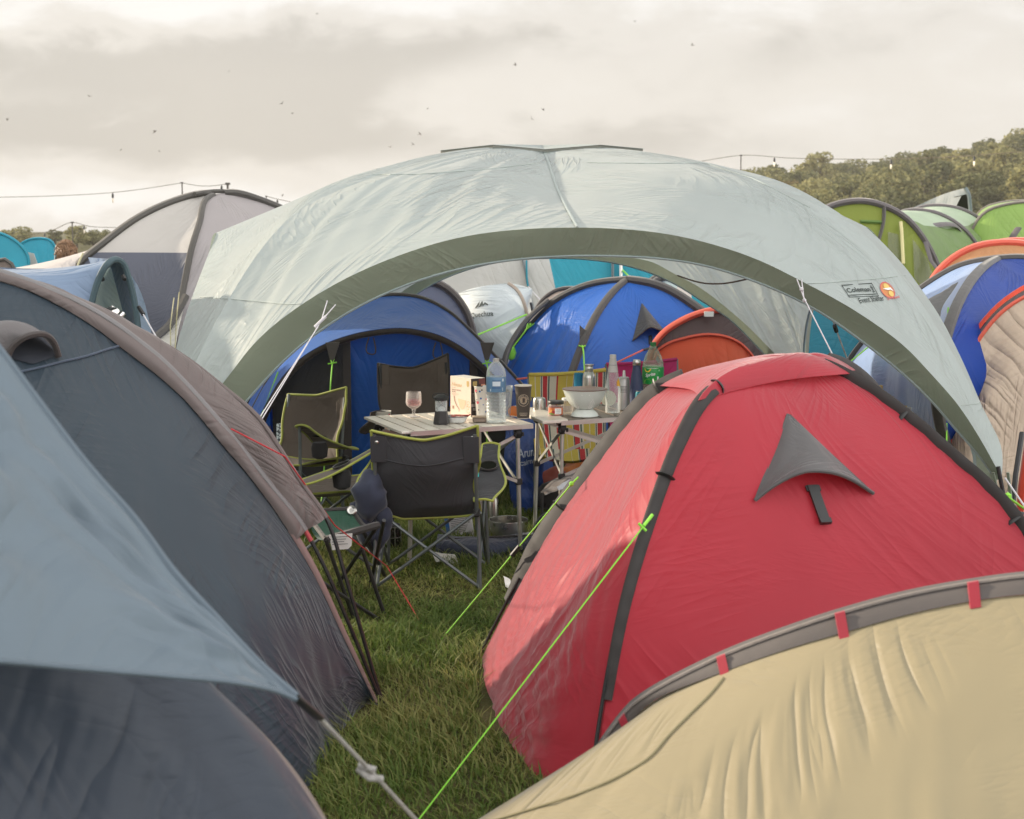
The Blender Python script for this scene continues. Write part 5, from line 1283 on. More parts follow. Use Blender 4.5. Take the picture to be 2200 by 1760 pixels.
def build_center_back():
    # dark grey dome behind the blue porch tent
    M_dg = fab('dark_slate_cloth', S(82, 88, 108), .12, .5, .4)
    arch_tent('slate_dome_tent', 'dark slate dome tent peeping up behind the blue porch tent', [(12.6, [at(*p) for p in [(700, 900, 12.6), (760, 690, 12.6), (830, 615, 12.6), (900, 604, 12.6), (940, 609, 12.6), (972, 630, 12.6), (1000, 668, 12.6), (1015, 710, 12.6), (1030, 780, 12.6)]]), (13.8, [at(*p) for p in [(710, 900, 13.8), (770, 700, 13.8), (830, 625, 13.8), (900, 610, 13.8), (940, 615, 13.8), (970, 634, 13.8), (995, 670, 13.8), (1010, 710, 13.8), (1024, 780, 13.8)]])], [M_dg], M_bsl, .05, front=(.15, 60, 30, .25), fmat=M_dg)
    # white tent with lettering
    M_w = fab('white_tent_cloth', S(206, 214, 216), .3, .5, .6, .9)
    r = thing('white_tent', 'white tent with a black mountain mark printed on its side, behind the blue tents', 'tent', (-.2, 14.2, 0))
    d = 14.0
    rimc = [at(*p) for p in [(1092, 609, d), (1112, 625, d - .05), (1125, 650, d - .1), (1132, 680, d - .1), (1133, 720, d - .1), (1128, 800, d - .1)]] + [Vector((.12, d - .1, 0))]
    lft = [at(*p) for p in [(975, 634, d + .3), (990, 660, d + .1), (1005, 690, d - .05), (1022, 730, d - .1), (1060, 760, d - .15), (1075, 820, d - .15)]] + [Vector((-.15, d - .2, 0))]
    Gm = crinkle(loft([lft, [a.lerp(b, .5) + Vector((0, -.12, .03)) for a, b in zip([Vector(v) for v in cr(lft, 12)], [Vector(v) for v in cr(rimc, 12)])], rimc], 60, 50), .03, 5, 2, 4)
    o = grid('fly_sheet', Gm, M_w, r); bv = bvh_of(o)
    sd = crinkle(loft([rimc[:6], [at(*p) for p in [(1098, 612, d + .1), (1128, 618, d + .2), (1144, 622, d + .3), (1134, 655, d + .3), (1134, 690, d + .2), (1140, 800, d + .2)]]], 30, 14), .03, 4, 4, 2); grid('hood', sd, M_w, r)
    MB().tube(rimc, .018, 6, n=30).build('hoop_sleeve', fab('cream_sleeve', S(170, 155, 140), .1, .6, .3), r)
    MB().tube([at(992, 652, d - .1), at(1005, 672, d - .2), at(1016, 700, d - .25)], .012, 6, n=16).build('pole', M_pole, r)
    close_back(r, 'rear_fly', [lft[0], rimc[0], at(1144, 622, d + .3)], 1.6, M_w)
    a, b, e = [hit(*p, bv, 0)[0] for p in ((1012, 686), (1061, 681), (1012, 666))]
    if a and b and e:
        t = glyphs('Quechua', 1.0, 'LEFT', bold=.012, space=1.05); w = max(v[0] for v in t[0])
        decal('printed_name', [([(v[0] / w, v[1] * .75 + .3) for v in t[0]], t[1])], a, b - a, e - a, M_darkink, r, bv, .006)
        mt = [([(.20, 1.05), (.36, 1.55), (.44, 1.75), (.40, 1.3), (.28, 1.05)], [(0, 1, 2, 3, 4)]), ([(.38, 1.12), (.52, 1.68), (.56, 1.75), (.60, 1.3), (.45, 1.15)], [(0, 1, 2, 3, 4)]), ([(.56, 1.15), (.66, 1.6), (.80, 1.32), (.78, 1.2), (.68, 1.38)], [(0, 1, 2, 3, 4)])]
        decal('mountain_mark', mt, a, b - a, e - a, M_darkink, r, bv, .007)
    MB().tube([at(1132, 676, d - .15), at(1040, 714, 13.2), at(990, 734, 12.9)], .008, 5).build('guy_rope', M_green_rope, r)
    MB().tube([at(1140, 650, d), at(1144, 670, d), at(1138, 678, d - .05)], .012, 6).build('pole', M_pole, r)
    # big pale grey and turquoise frame tent
    M_bg = fab('frame_tent_grey', S(196, 196, 192), .35, .6, .35, .7); M_tq = fab('turquoise_cloth', S(36, 150, 172), .3, .5, .4, .7); M_tr = fab('frame_tent_trim', S(120, 128, 132), .1, .6, .3)
    r = thing('frame_tent', 'large pale grey frame tent with a turquoise roof panel, furthest back under the shelter arch', 'tent', (.6, 17, 0))
    d = 17.0
    T0 = [at(*p) for p in [(690, 700, d), (800, 600, d), (900, 540, d), (980, 500, d), (1060, 490, d), (1172, 520, d)]]; B0 = [Vector((p.x * 1.05 - .1, d - .5, 0)) for p in T0]; B0[-1] = Vector((at(1240, 700, d - .5).x, d - .5, 0))
    grid('wall', crinkle(loft([T0, B0], 60, 30), .04, 1.2, 1.2, 4), M_bg, r)
    T1 = [at(*p) for p in [(1172, 520, d), (1260, 515, d), (1345, 520, d), (1450, 540, d), (1560, 580, d)]]; B1 = [B0[-1]] + [Vector((p.x + .2, d - .5, 0)) for p in T1[1:]]
    grid('roof_panel', crinkle(loft([T1, B1], 60, 30), .03, 1.2, 1.2, 5), M_tq, r)
    MB().tube([T0[-1] + Vector((-.3, -.05, 0)), B0[-1] + Vector((-.3, -.06, 0))], .05, 6, flat=.3).build('wall_seam', M_tr, r)
    MB().tube([at(1316, 530, d - .1), at(1317, 700, d - .3)], .055, 6, flat=.3).build('wall_seam', M_tr, r); MB().tube([at(1334, 555, d - .15), at(1334, 700, d - .35)], .02, 6).build('pole', M_alu, r)
    MB().tube([at(1131, 560, d - .2), at(1132, 600, d - .25), at(1134, 615, d - .25)], .025, 6, flat=.5).build('strap', M_tq, r)
    MB().tube([at(1134, 615, d - .25), at(1165, 650, d - .6), Vector((.6, d - 1.6, 0))], .008, 5).build('guy_rope', M_white_rope, r); MB().tube([at(1335, 578, d - .1), at(1352, 595, d - .5), Vector((1.7, d - 2, 0))], .01, 5).build('guy_rope', M_green_rope, r)
    close_back(r, 'rear_fly', T0 + T1[1:], 3.0, M_bg, zk=.9)
    # beige little dome
    M_be = fab('beige_cloth', S(205, 186, 170), .3, .6, .4); 
    arch_tent('beige_dome_tent', 'small beige dome tent just left of the blue dome top', [(14.6, [at(*p) for p in [(1120, 800, 14.6), (1145, 680, 14.6), (1165, 645, 14.6), (1195, 624, 14.6), (1225, 619, 14.6), (1260, 626, 14.6), (1300, 660, 14.6), (1320, 800, 14.6)]]), (15.4, [at(*p) for p in [(1130, 800, 15.4), (1150, 690, 15.4), (1170, 652, 15.4), (1198, 632, 15.4), (1225, 627, 15.4), (1260, 634, 15.4), (1300, 664, 15.4), (1320, 800, 15.4)]])], [M_be], M_bsl, .03, front=(.1, 50, 24, .2), fmat=M_be)
    # turquoise and white striped tent, grey top
    M_st = stripes('turquoise_white_stripes', [(0, S(40, 140, 152)), (.42, S(190, 205, 198)), (.62, S(215, 205, 190)), (.8, S(40, 140, 152))], .62)
    arch_tent('striped_tent', 'turquoise and white banded tent seen between the blue dome and the shelter wall', [(14.6, [at(*p) for p in [(1380, 800, 14.6), (1400, 610, 14.6), (1430, 596, 14.6), (1470, 606, 14.6), (1530, 645, 14.6), (1600, 710, 14.6), (1660, 800, 14.6)]]), (16.0, [at(*p) for p in [(1380, 800, 16), (1400, 602, 16), (1430, 590, 16), (1470, 600, 16), (1530, 640, 16), (1600, 705, 16), (1660, 800, 16)]])], [M_st], M_sleeve, .05, front=(.1, 60, 24, .2), fmat=M_st)
    # orange and grey tent
    M_o = fab('orange_cloth', S(236, 128, 94), .52, .5, .4); M_og = fab('warm_grey_cloth', S(96, 86, 86), .15, .6, .4); M_ot = fab('orange_trim', S(224, 104, 82), .25, .5, .3)
    d = 11.95
    r = thing('orange_tent', 'orange tent with a dark grey arched band over its door, behind the red dome tent', 'tent', (1.6, 12.3, 0))
    out = [at(*p) for p in [(1392, 800, d), (1403, 745, d), (1425, 716, d), (1460, 692, d), (1500, 674, d), (1540, 666, d), (1580, 672, d), (1620, 700, d), (1655, 745, d), (1680, 800, d)]]
    O0 = [Vector((out[0].x - .05, d, 0))] + out + [Vector((out[-1].x + .05, d, 0))]
    inn = [at(*p) for p in [(1404, 830, d - .03), (1412, 755, d - .03), (1432, 740, d - .03), (1470, 727, d - .03), (1520, 719, d - .03), (1560, 724, d - .03), (1590, 738, d - .03), (1612, 760, d - .03), (1635, 800, d - .03), (1650, 850, d - .03)]]
    I0 = [Vector((inn[0].x - .02, d - .03, 0))] + inn + [Vector((inn[-1].x + .02, d - .03, 0))]
    grid('grey_band', crinkle(loft([O0, I0], 70, 12), .015, 3, 3, 3), M_og, r)
    fw = front_wall(r, 'door_panel', I0, M_o, .05, 60, 30, .1, 5, .03, 5, .8)
    MB().tube(O0, .045, 8, n=60, flat=.6).build('hoop_sleeve', M_ot, r); MB().tube(I0, .03, 6, n=60, flat=.5).build('door_trim', M_ot, r)
    R0 = [p + Vector((.1, 1.3, -.06 if p.z > .3 else 0)) for p in O0]; grid('roof', crinkle(loft([O0, R0], 50, 16), .02, 3, 2, 7), M_o, r); close_back(r, 'rear_fly', R0, 1.2, M_o)
    MB().box(at(1523, 675, d - .06), (.075, .02, .04)).build('logo_patch', M_white, r)
    a = at(1398, 746, d - .05); MB().tube([a + Vector((.03, 0, 0)), at(1382, 752, d - .1)], .018, 6, flat=.5).build('strap', M_black, r)
    MB().tube([at(1382, 752, d - .1), at(1296, 793, 11.2), at(1110, 815, 10.4)], .007, 5).build('guy_rope', M_orange_rope, r)
    # petrol blue tent right, behind the shelter wall
    M_pt = fab('petrol_cloth', S(20, 122, 142), .25, .5, .4, .8)
    r = thing('petrol_tent', 'petrol blue tent seen through the right side of the shelter', 'tent', (3.4, 14, 0))
    d = 13.6
    T0 = [at(*p) for p in [(1690, 700, d), (1712, 620, d), (1760, 565, d), (1850, 540, d), (1905, 640, d), (1920, 760, d)]]; B0 = [Vector((p.x, d - .5, 0)) for p in T0]
    w = grid('wall', crinkle(loft([T0, B0], 50, 30), .03, 2, 1.5, 5), M_pt, r); close_back(r, 'rear_fly', T0, 1.8, M_pt)
    MB().tube([at(1860, 690, d - .15), at(1846, 740, d - .25), Vector((3.0, d - .55, 0))], .012, 5).build('wall_seam', M_pt, w)
build_center_back()

def build_right():
    M_sl = fab('grey_purple_sleeve', S(98, 92, 92), .1, .6, .4, 2)
    # green tunnel tent
    M_g1 = fab('olive_green_cloth', S(150, 160, 72), .5, .5, .5, .8); M_g2 = fab('mid_green_cloth', S(112, 142, 72), .35, .5, .4); M_g3 = fab('mint_cloth', S(188, 208, 178), .35, .5, .4)
    d = 17.0
    r = thing('green_tunnel_tent', 'long olive green tunnel tent with pale roof panels and clear windows', 'tent', (4.2, 17.5, 0))
    h1 = [at(*p) for p in [(1690, 560, d), (1730, 480, d), (1780, 445, d), (1850, 432, d), (1895, 441, d), (1945, 468, d), (1985, 515, d), (2015, 575, d), (2035, 640, d)]]
    h2 = [at(*p) for p in [(1860, 560, d + 2), (1900, 480, d + 2), (1945, 455, d + 2), (1998, 456, d + 2), (2040, 472, d + 2), (2078, 502, d + 2), (2105, 540, d + 2), (2130, 590, d + 2), (2145, 650, d + 2)]]
    h3 = [at(*p) for p in [(1900, 560, d + 4), (1935, 480, d + 4), (1970, 450, d + 4), (2020, 443, d + 4), (2070, 453, d + 4), (2115, 480, d + 4), (2150, 520, d + 4), (2175, 570, d + 4), (2190, 630, d + 4)]]
    cl = lambda q: [Vector((q[0].x - .1, q[0].y, 0))] + q + [Vector((q[-1].x + .1, q[-1].y, 0))]
    H1, H2, H3 = cl(h1), cl(h2), cl(h3)
    for (a, b, sd) in ((H1, H2, 3), (H2, H3, 4)):
        A_, B_ = cr(a, 80), cr(b, 80); md = (A_ + B_) / 2; md[:, 2] *= .975
        G = crinkle(loft([A_, md, B_], 80, 24), .03, 3, 2, sd)
        k = int(np.argmax(G[:, :, 2].mean(axis=1))) + 9
        grid('roof_panel', G[:k + 1], M_g3, r); grid('side_panel', G[k:], M_g2, r)
    for q in (H1, H2, H3): MB().tube(q, .055, 8, n=70, flat=.7).build('hoop_sleeve', M_sl, r)
    fw = front_wall(r, 'front_wall', H1, M_g1, .12, 80, 40, .35, 5, .04, 3, .8); bv = bvh_of(fw)
    close_back(r, 'rear_fly', H3, 2.0, M_g2)
    def on(pts, off=.02): return [p for p in (hit(x, y, bv, off)[0] for x, y in pts) if p]
    MB().tube(on([(1898, 448), (1896, 480), (1892, 498), (1882, 530)]), .05, 6, n=20, flat=.4).build('door_trim', M_sl, r)
    MB().tube(on([(1848, 477), (1895, 479)]), .02, 5).build('door_trim', M_g2, r)
    for pts in ([(1905, 500), (1928, 505), (1936, 560), (1932, 575), (1905, 540)], [(1958, 515), (1990, 560), (2005, 610), (1985, 625), (1962, 600)]):
        q = on(pts, .03)
        if len(q) == 5: MB().poly(q).build('window', clear('tent_window', (.72, .74, .66), .25, .6, .3, S(150, 150, 130)), r, smooth=False)
    MB().tube(on([(1930, 480), (1932, 500), (1936, 570)], .06), .02, 6).build('tied_cord', fab('cord_cream', S(215, 205, 150), 0, .7, .1), r)
    wv = at(1982, 492, d + .7); 
    MB().tube([at(1982, 510, d + .75), at(1979, 495, d + .8), at(1990, 490, d + .9), at(2055, 487, d + 1.7), at(2064, 500, d + 1.9), at(2088, 530, d + 2.0)], .04, 6, n=40, flat=.5).build('window_trim', M_sl, r)
    MB().tube([at(1988, 520, d - .1), at(2000, 560, d - .2), at(2015, 580, d - .4)], .03, 6, flat=.5).build('strap', M_sl, r)
    # dark open hood behind
    M_dh = fab('steel_grey_cloth', S(112, 124, 128), .2, .5, .4); 
    r = thing('dark_hood_tent', 'dark tent with its black hooded porch raised above the green tunnel tent', 'tent', (7, 24, 0))
    d = 23.0
    top = [at(*p) for p in [(1940, 455, d + 1), (1975, 440, d + .8), (2020, 420, d + .5), (2050, 410, d + .2), (2074, 404, d)]]; low = [at(*p) for p in [(1960, 456, d + 1), (1990, 446, d + .7), (2030, 430, d + .4), (2056, 422, d + .1), (2079, 417, d - .05)]]
    grid('hood', loft([top, low], 30, 6), M_dh, r)
    MB().tube([at(2074, 404, d), at(2081, 418, d - .02), at(2084, 440, d), at(2084, 520, d)], .05, 6, n=20, flat=.6).build('hood_edge', M_dh, r)
    inn = low + [at(2083, 440, d + .1), at(2083, 500, d + .1), at(1990, 500, d + .9), at(1960, 470, d + 1)]
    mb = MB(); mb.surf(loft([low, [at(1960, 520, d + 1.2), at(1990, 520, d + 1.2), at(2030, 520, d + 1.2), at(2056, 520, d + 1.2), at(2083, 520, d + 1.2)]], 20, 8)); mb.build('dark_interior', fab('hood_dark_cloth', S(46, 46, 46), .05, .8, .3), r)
    cr0 = top
    Bk = [Vector((p.x - .9, p.y + .8, 0)) for p in cr0]; grid('rear_fly', loft([cr0, Bk], 30, 12), M_dh, r)
    fr0 = [at(1960, 520, d + 1.2), at(2083, 520, d + .1)]; grid('side_wall', loft([fr0, [Vector((p.x, p.y, 0)) for p in fr0]], 10, 6), M_dh, r)
    # lime tent
    M_l = fab('lime_cloth', S(158, 190, 102), .4, .5, .5)
    rl, cs = arch_tent('lime_green_tent', 'bright lime green tent at the right edge beyond the green tunnel tent', [(20, [at(*p) for p in [(2085, 560, 20), (2095, 480, 20), (2118, 455, 20), (2160, 440, 20), (2220, 434, 20), (2320, 450, 20), (2400, 560, 20)]]), (22.5, [at(*p) for p in [(2085, 560, 22.5), (2092, 475, 22.5), (2112, 449, 22.5), (2150, 436, 22.5), (2220, 432, 22.5), (2320, 446, 22.5), (2400, 560, 22.5)]])], [M_l], fab('lime_sleeve', S(120, 112, 104), .1, .6, .3), .03, front=(.25, 60, 30, .9, 3, .06, 2.5, 1.5), fmat=M_l)
    MB().tube([at(2188, 490, 19.2), at(2176, 508, 19.1), at(2170, 522, 19.1)], .05, 6, flat=.4).build('zip_trim', M_sl, rl)
    # peach-orange dome behind the blue one
    M_p = fab('peach_cloth', S(250, 190, 138), .6, .5, .4); M_ot = fab('orange_trim', S(224, 104, 82), .25, .5, .3); M_og = fab('warm_grey_cloth', S(96, 86, 86), .15, .6, .4)
    arch_tent('peach_dome_tent', 'peach coloured dome tent with an orange hoop, rising behind the blue dome at the right', [(12.6, [at(*p) for p in [(1985, 680, 12.6), (2004, 600, 12.6), (2040, 560, 12.6), (2090, 532, 12.6), (2140, 522, 12.6), (2200, 524, 12.6), (2280, 550, 12.6), (2360, 640, 12.6)]]), (14.2, [at(*p) for p in [(2010, 680, 14.2), (2030, 600, 14.2), (2060, 560, 14.2), (2110, 532, 14.2), (2150, 520, 14.2), (2210, 518, 14.2), (2280, 540, 14.2), (2360, 640, 14.2)]])], [M_og], M_ot, .045, front=(.25, 70, 30, 1.3), fmat=M_p)
    # beige tent with red-orange hoop, right edge
    M_be = fab('sand_cloth', S(198, 178, 156), .25, .45, 1.0, 1.0, .06, dense=.1); 
    r = thing('sand_tent', 'crumpled sand coloured tent with red-orange piping at the right edge', 'tent', (3.4, 8.7, 0))
    d = 8.9
    hp = [at(*p) for p in [(2035, 980, d - .2), (2040, 900, d - .15), (2052, 810, d - .1), (2068, 752, d - .05), (2100, 700, d), (2145, 650, d), (2200, 612, d), (2300, 580, d), (2420, 600, d), (2540, 700, d), (2620, 900, d)]]
    H0 = [Vector((hp[0].x - .03, hp[0].y, 0))] + hp + [Vector((hp[-1].x, d, 0))]
    ip = [at(*p) for p in [(2040, 990, d - .3), (2048, 900, d - .28), (2066, 820, d - .22), (2084, 765, d - .18), (2115, 712, d - .14), (2155, 668, d - .12), (2205, 636, d - .1), (2300, 606, d - .1), (2410, 625, d - .1), (2520, 720, d - .1), (2600, 900, d - .1)]]
    I0 = [Vector((ip[0].x - .03, ip[0].y, 0))] + ip + [Vector((ip[-1].x, d - .1, 0))]
    I1 = [p + Vector((.03, -.06, -.02)) for p in I0]
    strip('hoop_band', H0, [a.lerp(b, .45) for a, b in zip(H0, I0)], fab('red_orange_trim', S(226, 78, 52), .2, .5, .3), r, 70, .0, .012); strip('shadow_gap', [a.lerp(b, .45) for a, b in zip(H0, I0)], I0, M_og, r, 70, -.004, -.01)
    MB().tube(I0, .018, 6, n=70, flat=.7).build('door_trim', M_ot, r)
    c0 = cr(I0, 80); b0 = c0.copy(); b0[:, 2] = 0; b0[:, 1] -= .55; md = c0 * .5 + b0 * .5; md[:, 1] -= .12
    G = loft([c0, md, b0], 90, 60); G = crinkle(G, .075, 2.2, 4.5, 5); G = crinkle(G, .02, 7, 12, 8); grid('front_wall', G, M_be, r)
    R0 = [p + Vector((.25, .9, -.55 * p.z)) for p in H0]; grid('roof', crinkle(loft([H0, R0], 50, 16), .02, 2, 2, 6), M_be, r); close_back(r, 'rear_fly', R0, 1.2, M_be)
    MB().tube([at(2196, 930, 7.9), at(2182, 1020, 7.75), at(2176, 1080, 7.7)], .014, 6).build('pole', M_pole, r)
    MB().tube([at(2212, 930, 7.75), at(2195, 1050, 7.65), at(2190, 1130, 7.6)], .045, 6, flat=.35).build('door_flap', fab('red_orange_trim', S(226, 78, 52), .2, .5, .3), r)
    # striped windbreak with its posts
    M_wb = stripes('windbreak_stripes', [(0, S(206, 178, 84)), (.10, S(220, 214, 196)), (.26, S(52, 76, 84)), (.31, S(220, 214, 196)), (.36, S(180, 52, 56)), (.52, S(220, 214, 196)), (.56, S(52, 76, 84)), (.61, S(206, 178, 84)), (.86, S(220, 214, 196)), (.90, S(206, 178, 84))], .34, 'V')
    r = thing('windbreak', 'striped canvas windbreak on short wooden posts at the right under the shelter', 'windbreak', (2.55, 9.3, 0))
    tp = [at(*p) for p in [(1840, 862, 9.6), (1925, 872, 9.4), (1990, 869, 9.25), (2045, 868, 9.1)]]; bt = [Vector((p.x, p.y, .05)) for p in tp]
    grid('canvas', crinkle(loft([tp, bt], 40, 24), .03, 3, 1, 4), M_wb, r)
    MB().tube([at(2046, 905, 9.07), Vector((at(2046, 905, 9.07).x, 9.07, 0))], .016, 8).build('post', solid('post_dark', S(84, 72, 66), .7, var=.2), r)
    M_wd = solid('pale_wood', S(190, 160, 90), .7, var=.15)
    a = at(1891, 828, 9.5); MB().box((a.x, a.y, a.z / 2), (.028, .028, a.z)).build('post', M_wd, r); a = at(1886, 832, 9.5); MB().box((a.x - .03, a.y, a.z - .02), (.05, .02, .03)).build('post_cap', M_wd, r)
build_right()
# ---------------------------------------------------------------- camping furniture
TZ = .72
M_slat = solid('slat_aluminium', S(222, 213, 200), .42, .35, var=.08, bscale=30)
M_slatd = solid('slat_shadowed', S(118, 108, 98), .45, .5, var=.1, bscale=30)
def roll_table(label, FL, FR, BL, nsl, dark_from=99):
    u = (FR - FL); W = u.length; u.normalize(); v = BL - FL; v = v - u * v.dot(u); Dp = v.length; v.normalize()
    C0 = FL + u * W / 2 + v * Dp / 2
    root = thing('folding_table', label, 'table', (C0.x, C0.y, 0), 'aluminium slatted camping tables')
    Rm = Matrix((u, v, u.cross(v))).transposed()
    P = lambda a, b, z: FL + u * a + v * b + Vector((0, 0, z - TZ))
    sw = W / nsl
    t = MB()
    mats = []
    for i in range(nsl): t.box(P((i + .5) * sw, Dp / 2, TZ - .008), (sw - .011, Dp - .012, .013), Rm, .003)
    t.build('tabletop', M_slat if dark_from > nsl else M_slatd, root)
    rl = MB()
    for b in (0.0, Dp): rl.box(P(W / 2 + .02, b + (.002 if b == 0 else -.002), TZ - .014), (W - .06, .012, .024), Rm)
    rl.box(P(W / 2, .09, TZ - .03), (W - .1, .018, .018), Rm); rl.box(P(W / 2, Dp - .09, TZ - .03), (W - .1, .018, .018), Rm)
    rl.build('rail', M_alu, root, smooth=False)
    if dark_from < nsl:
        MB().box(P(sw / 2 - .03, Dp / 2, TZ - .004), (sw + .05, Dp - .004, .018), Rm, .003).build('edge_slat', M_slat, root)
    cs = [(.075, .06), (W - .075, .06), (W - .075, Dp - .06), (.075, Dp - .06)]
    for (a, b) in cs:
        s = .02 * (1 if a < W / 2 else -1)
        lg = MB().tube([P(a, b, TZ - .04), P(a - s * .3, b, .36), P(a - s * .8, b, 0)], .0125, 10).build('leg', M_alu, root)
        j = MB(); j.box(P(a, b, TZ - .055), (.04, .036, .055), Rm, .006)
        for q in (-.022, .022): j.lathe([(0, -.012), (.008, -.01), (.008, .01), (0, .012)], P(a + q, b - .016, TZ - .06), 8)
        j.build('joint', M_black, lg)
        MB().box(P(a - s * .2, b - .003, .40), (.036, .034, .035), Rm, .005).build('slide_clip', M_black, lg); MB().box(P(a - s * .8, b, .012), (.03, .03, .024), Rm, .004).build('foot', M_black, lg)
    for k in range(4):
        (a0, b0), (a1, b1) = cs[k], cs[(k + 1) % 4]
        o = -.016 if k in (0, 2) else 0
        for (z0, z1, e) in ((TZ - .065, .40, 0), (.40, TZ - .065, .012)):
            A0, A1 = P(a0, b0 + o + e, z0), P(a1, b1 + o + e, z1)
            d = (A1 - A0).normalized(); mid = A0.lerp(A1, .5)
            m = MB(); n_ = d.cross(Vector((0, 0, 1))).normalized(); w_ = n_.cross(d)
            Rb = Matrix((d, n_, w_)).transposed(); m.box(mid, ((A1 - A0).length - .02, .006, .018), Rb)
            m.build('brace', M_alu, root, smooth=False)
    return root, P, W, Dp
T1FL, T1FR, T1BL = pl(862, 928, TZ), at(1149, 910, 7.93), pl(842, 891, TZ)
roll_table('aluminium slatted table with the goblet, wine box and water bottle on it', T1FL, T1FR, T1BL, 10)
T2FL, T2BL = pl(1187, 905.5, TZ), pl(1141, 877, TZ); T2FR = T2FL + (at(1354, 894, 8.19) - T2FL).normalized() * .86
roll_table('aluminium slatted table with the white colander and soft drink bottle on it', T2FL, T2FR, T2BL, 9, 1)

M_chg = fab('camp_chair_grey', S(92, 86, 84), .04, .75, .3, 1.8, .08, .15, .2, weave=500)
M_chb = fab('camp_chair_brown', S(98, 88, 80), .05, .75, .3, 1.8, .08, .15, .2, weave=500)
M_chd = fab('camp_chair_dark', S(60, 60, 62), .04, .75, .32, 1.8, .08, .15, .2, weave=500)
M_lime = fab('lime_piping', S(152, 158, 70), .05, .7, .3, 4)
M_blkp = fab('black_piping', S(44, 40, 38), .02, .7, .3, 4)
M_tube = solid('chair_tube', S(104, 110, 110), .4, .5, var=.1)
M_meshc = fab('cup_mesh', S(60, 58, 58), .3, .9, .3, 6)
def camp_chair(label, cloth, pipe, loc, rz, hb=.80, wb=.53, dip=.045, arms=(1, 1), cups=(0, 1), group='camping chairs with cloth seats', topskew=0.0, tubes=None, ws=.50, hs=.42, skew=(0, 0)):
    """local frame: the sitter looks along +y; the back is at -y"""
    root = thing('camp_chair', label, 'chair', (0, 0, 0), group)
    tb = tubes or M_tube
    hw, yb = wb / 2, -.24
    # backrest: dipped top edge, hangs a little slack, waisted at the arms
    n, m = 40, 34
    G = np.zeros((n, m, 3))
    for i in range(n):
        u = i / (n - 1) * 2 - 1
        for j in range(m):
            v = j / (m - 1)
            top = hb - dip * (1 - abs(u) ** 1.3) + topskew * u
            wd = 1 - .10 * math.exp(-((v - .30) / .18) ** 2) - .02 * v
            z = (hs - .045 - .03 * (1 - u * u)) * (1 - v) + top * v
            y = yb - .03 + .10 * (1 - v) * .9 - .075 * (1 - u * u) * math.sin(PI * min(1, v * 1.05)) - .05 * v
            G[i, j] = (u * hw * wd, y, z)
    G = crinkle(G, .030, 4, 5, int(abs(loc[0]) * 10) + 2, edge=False)
    b = grid('backrest', G, cloth, root)
    edge = np.vstack([G[::1, -1], G[-1, ::-1], G[::-1, 0], G[0, :]])
    MB().tube(np.vstack([edge, edge[:1]]), .0075, 6).build('piping', pipe, b)
    band = G[:, int(m * .70):int(m * .72) + 1]
    MB().tube(G[:, int(m * .70)] + np.array([0, -.004, 0]), .003, 4).build('seam', cloth, b)
    for s in (0, n - 1):
        k = 2 if s == 0 else n - 3
        c = G[k, int(m * .86)]; MB().lathe([(0, -.004), (.010, -.002), (.012, .002), (.006, .006), (0, .007)], (c[0], c[1] - .008, c[2]), 10, Matrix.Rotation(PI / 2, 3, 'X')).build('rivet', M_steel, b)
        sg = -1 if s == 0 else 1
        x0 = sg * (hw - .005)
        MB().box((sg * (hw - .038), yb - .072, hb - .105), (.078, .008, .13), Matrix.Rotation(R(6), 3, 'X'), .003).build('corner_pocket', cloth, b)
    # seat
    n, m = 30, 26; G = np.zeros((n, m, 3)); sw = ws / 2
    for i in range(n):
        u = i / (n - 1) * 2 - 1
        for j in range(m):
            v = j / (m - 1)
            cut = 1 - .10 * math.sin(PI * v); 
            G[i, j] = (u * sw * cut, yb + .05 + v * .46, hs - .06 * (1 - u * u) * math.sin(PI * min(1, v * .8 + .15)) - .015 + .02 * v)
    st = grid('seat', crinkle(G, .015, 5, 4, 4, edge=False), cloth, root)
    edge = np.vstack([G[:, -1], G[-1, ::-1], G[::-1, 0], G[0, :]]); MB().tube(edge, .0065, 6).build('piping', pipe, st)
    fr = G[:, -1].copy(); lo = fr + np.array([0, -.01, -.05]); grid('front_skirt', np.stack([fr, lo], axis=1), M_blkp, st)
    # frame
    for s in (-1, 1):
        MB().tube([(s * (hw - .02), yb - .075, hb - .03), (s * (hw - .015), yb - .022, hs), (s * (hw - .02), yb + .03, .30)], .0095, 8).build('back_post', tb, root)
        MB().tube([(s * (hw - .012), yb + .02, hs - .02), (s * (hw + .0), yb - .02, .01)], .0095, 8).build('leg', tb, root)
        MB().tube([(s * (sw - .0), yb + .50, .645 if arms[(s + 1) // 2] else hs + .02), (s * sw, yb + .50, hs), (s * (sw + .015), yb + .53, .01)], .0095, 8).build('leg', tb, root)
        for y0 in (yb + .0, yb + .51):
            MB().tube([(s * (sw - .005), y0 - .012 * s, hs - .03), (0, y0 - .012 * s, (hs) / 2 - .005), (-s * (sw + .01), y0 - .012 * s, .01)], .0085, 8).build('cross_tube', tb, root)
        for e in (0, 1):
            y0, y1 = (yb + .0, yb + .51) if e else (yb + .51, yb + .0)
            MB().tube([(s * (sw + .012 * e), y0, hs - .03), (s * (sw + .012 * e), y1, .015)], .0085, 8).build('cross_tube', tb, root)
        MB().box((s * (sw - .005), yb + .0, hs - .03), (.035, .04, .04), None, .006).build('joint', M_black, root)
    # arms
    az0 = .46
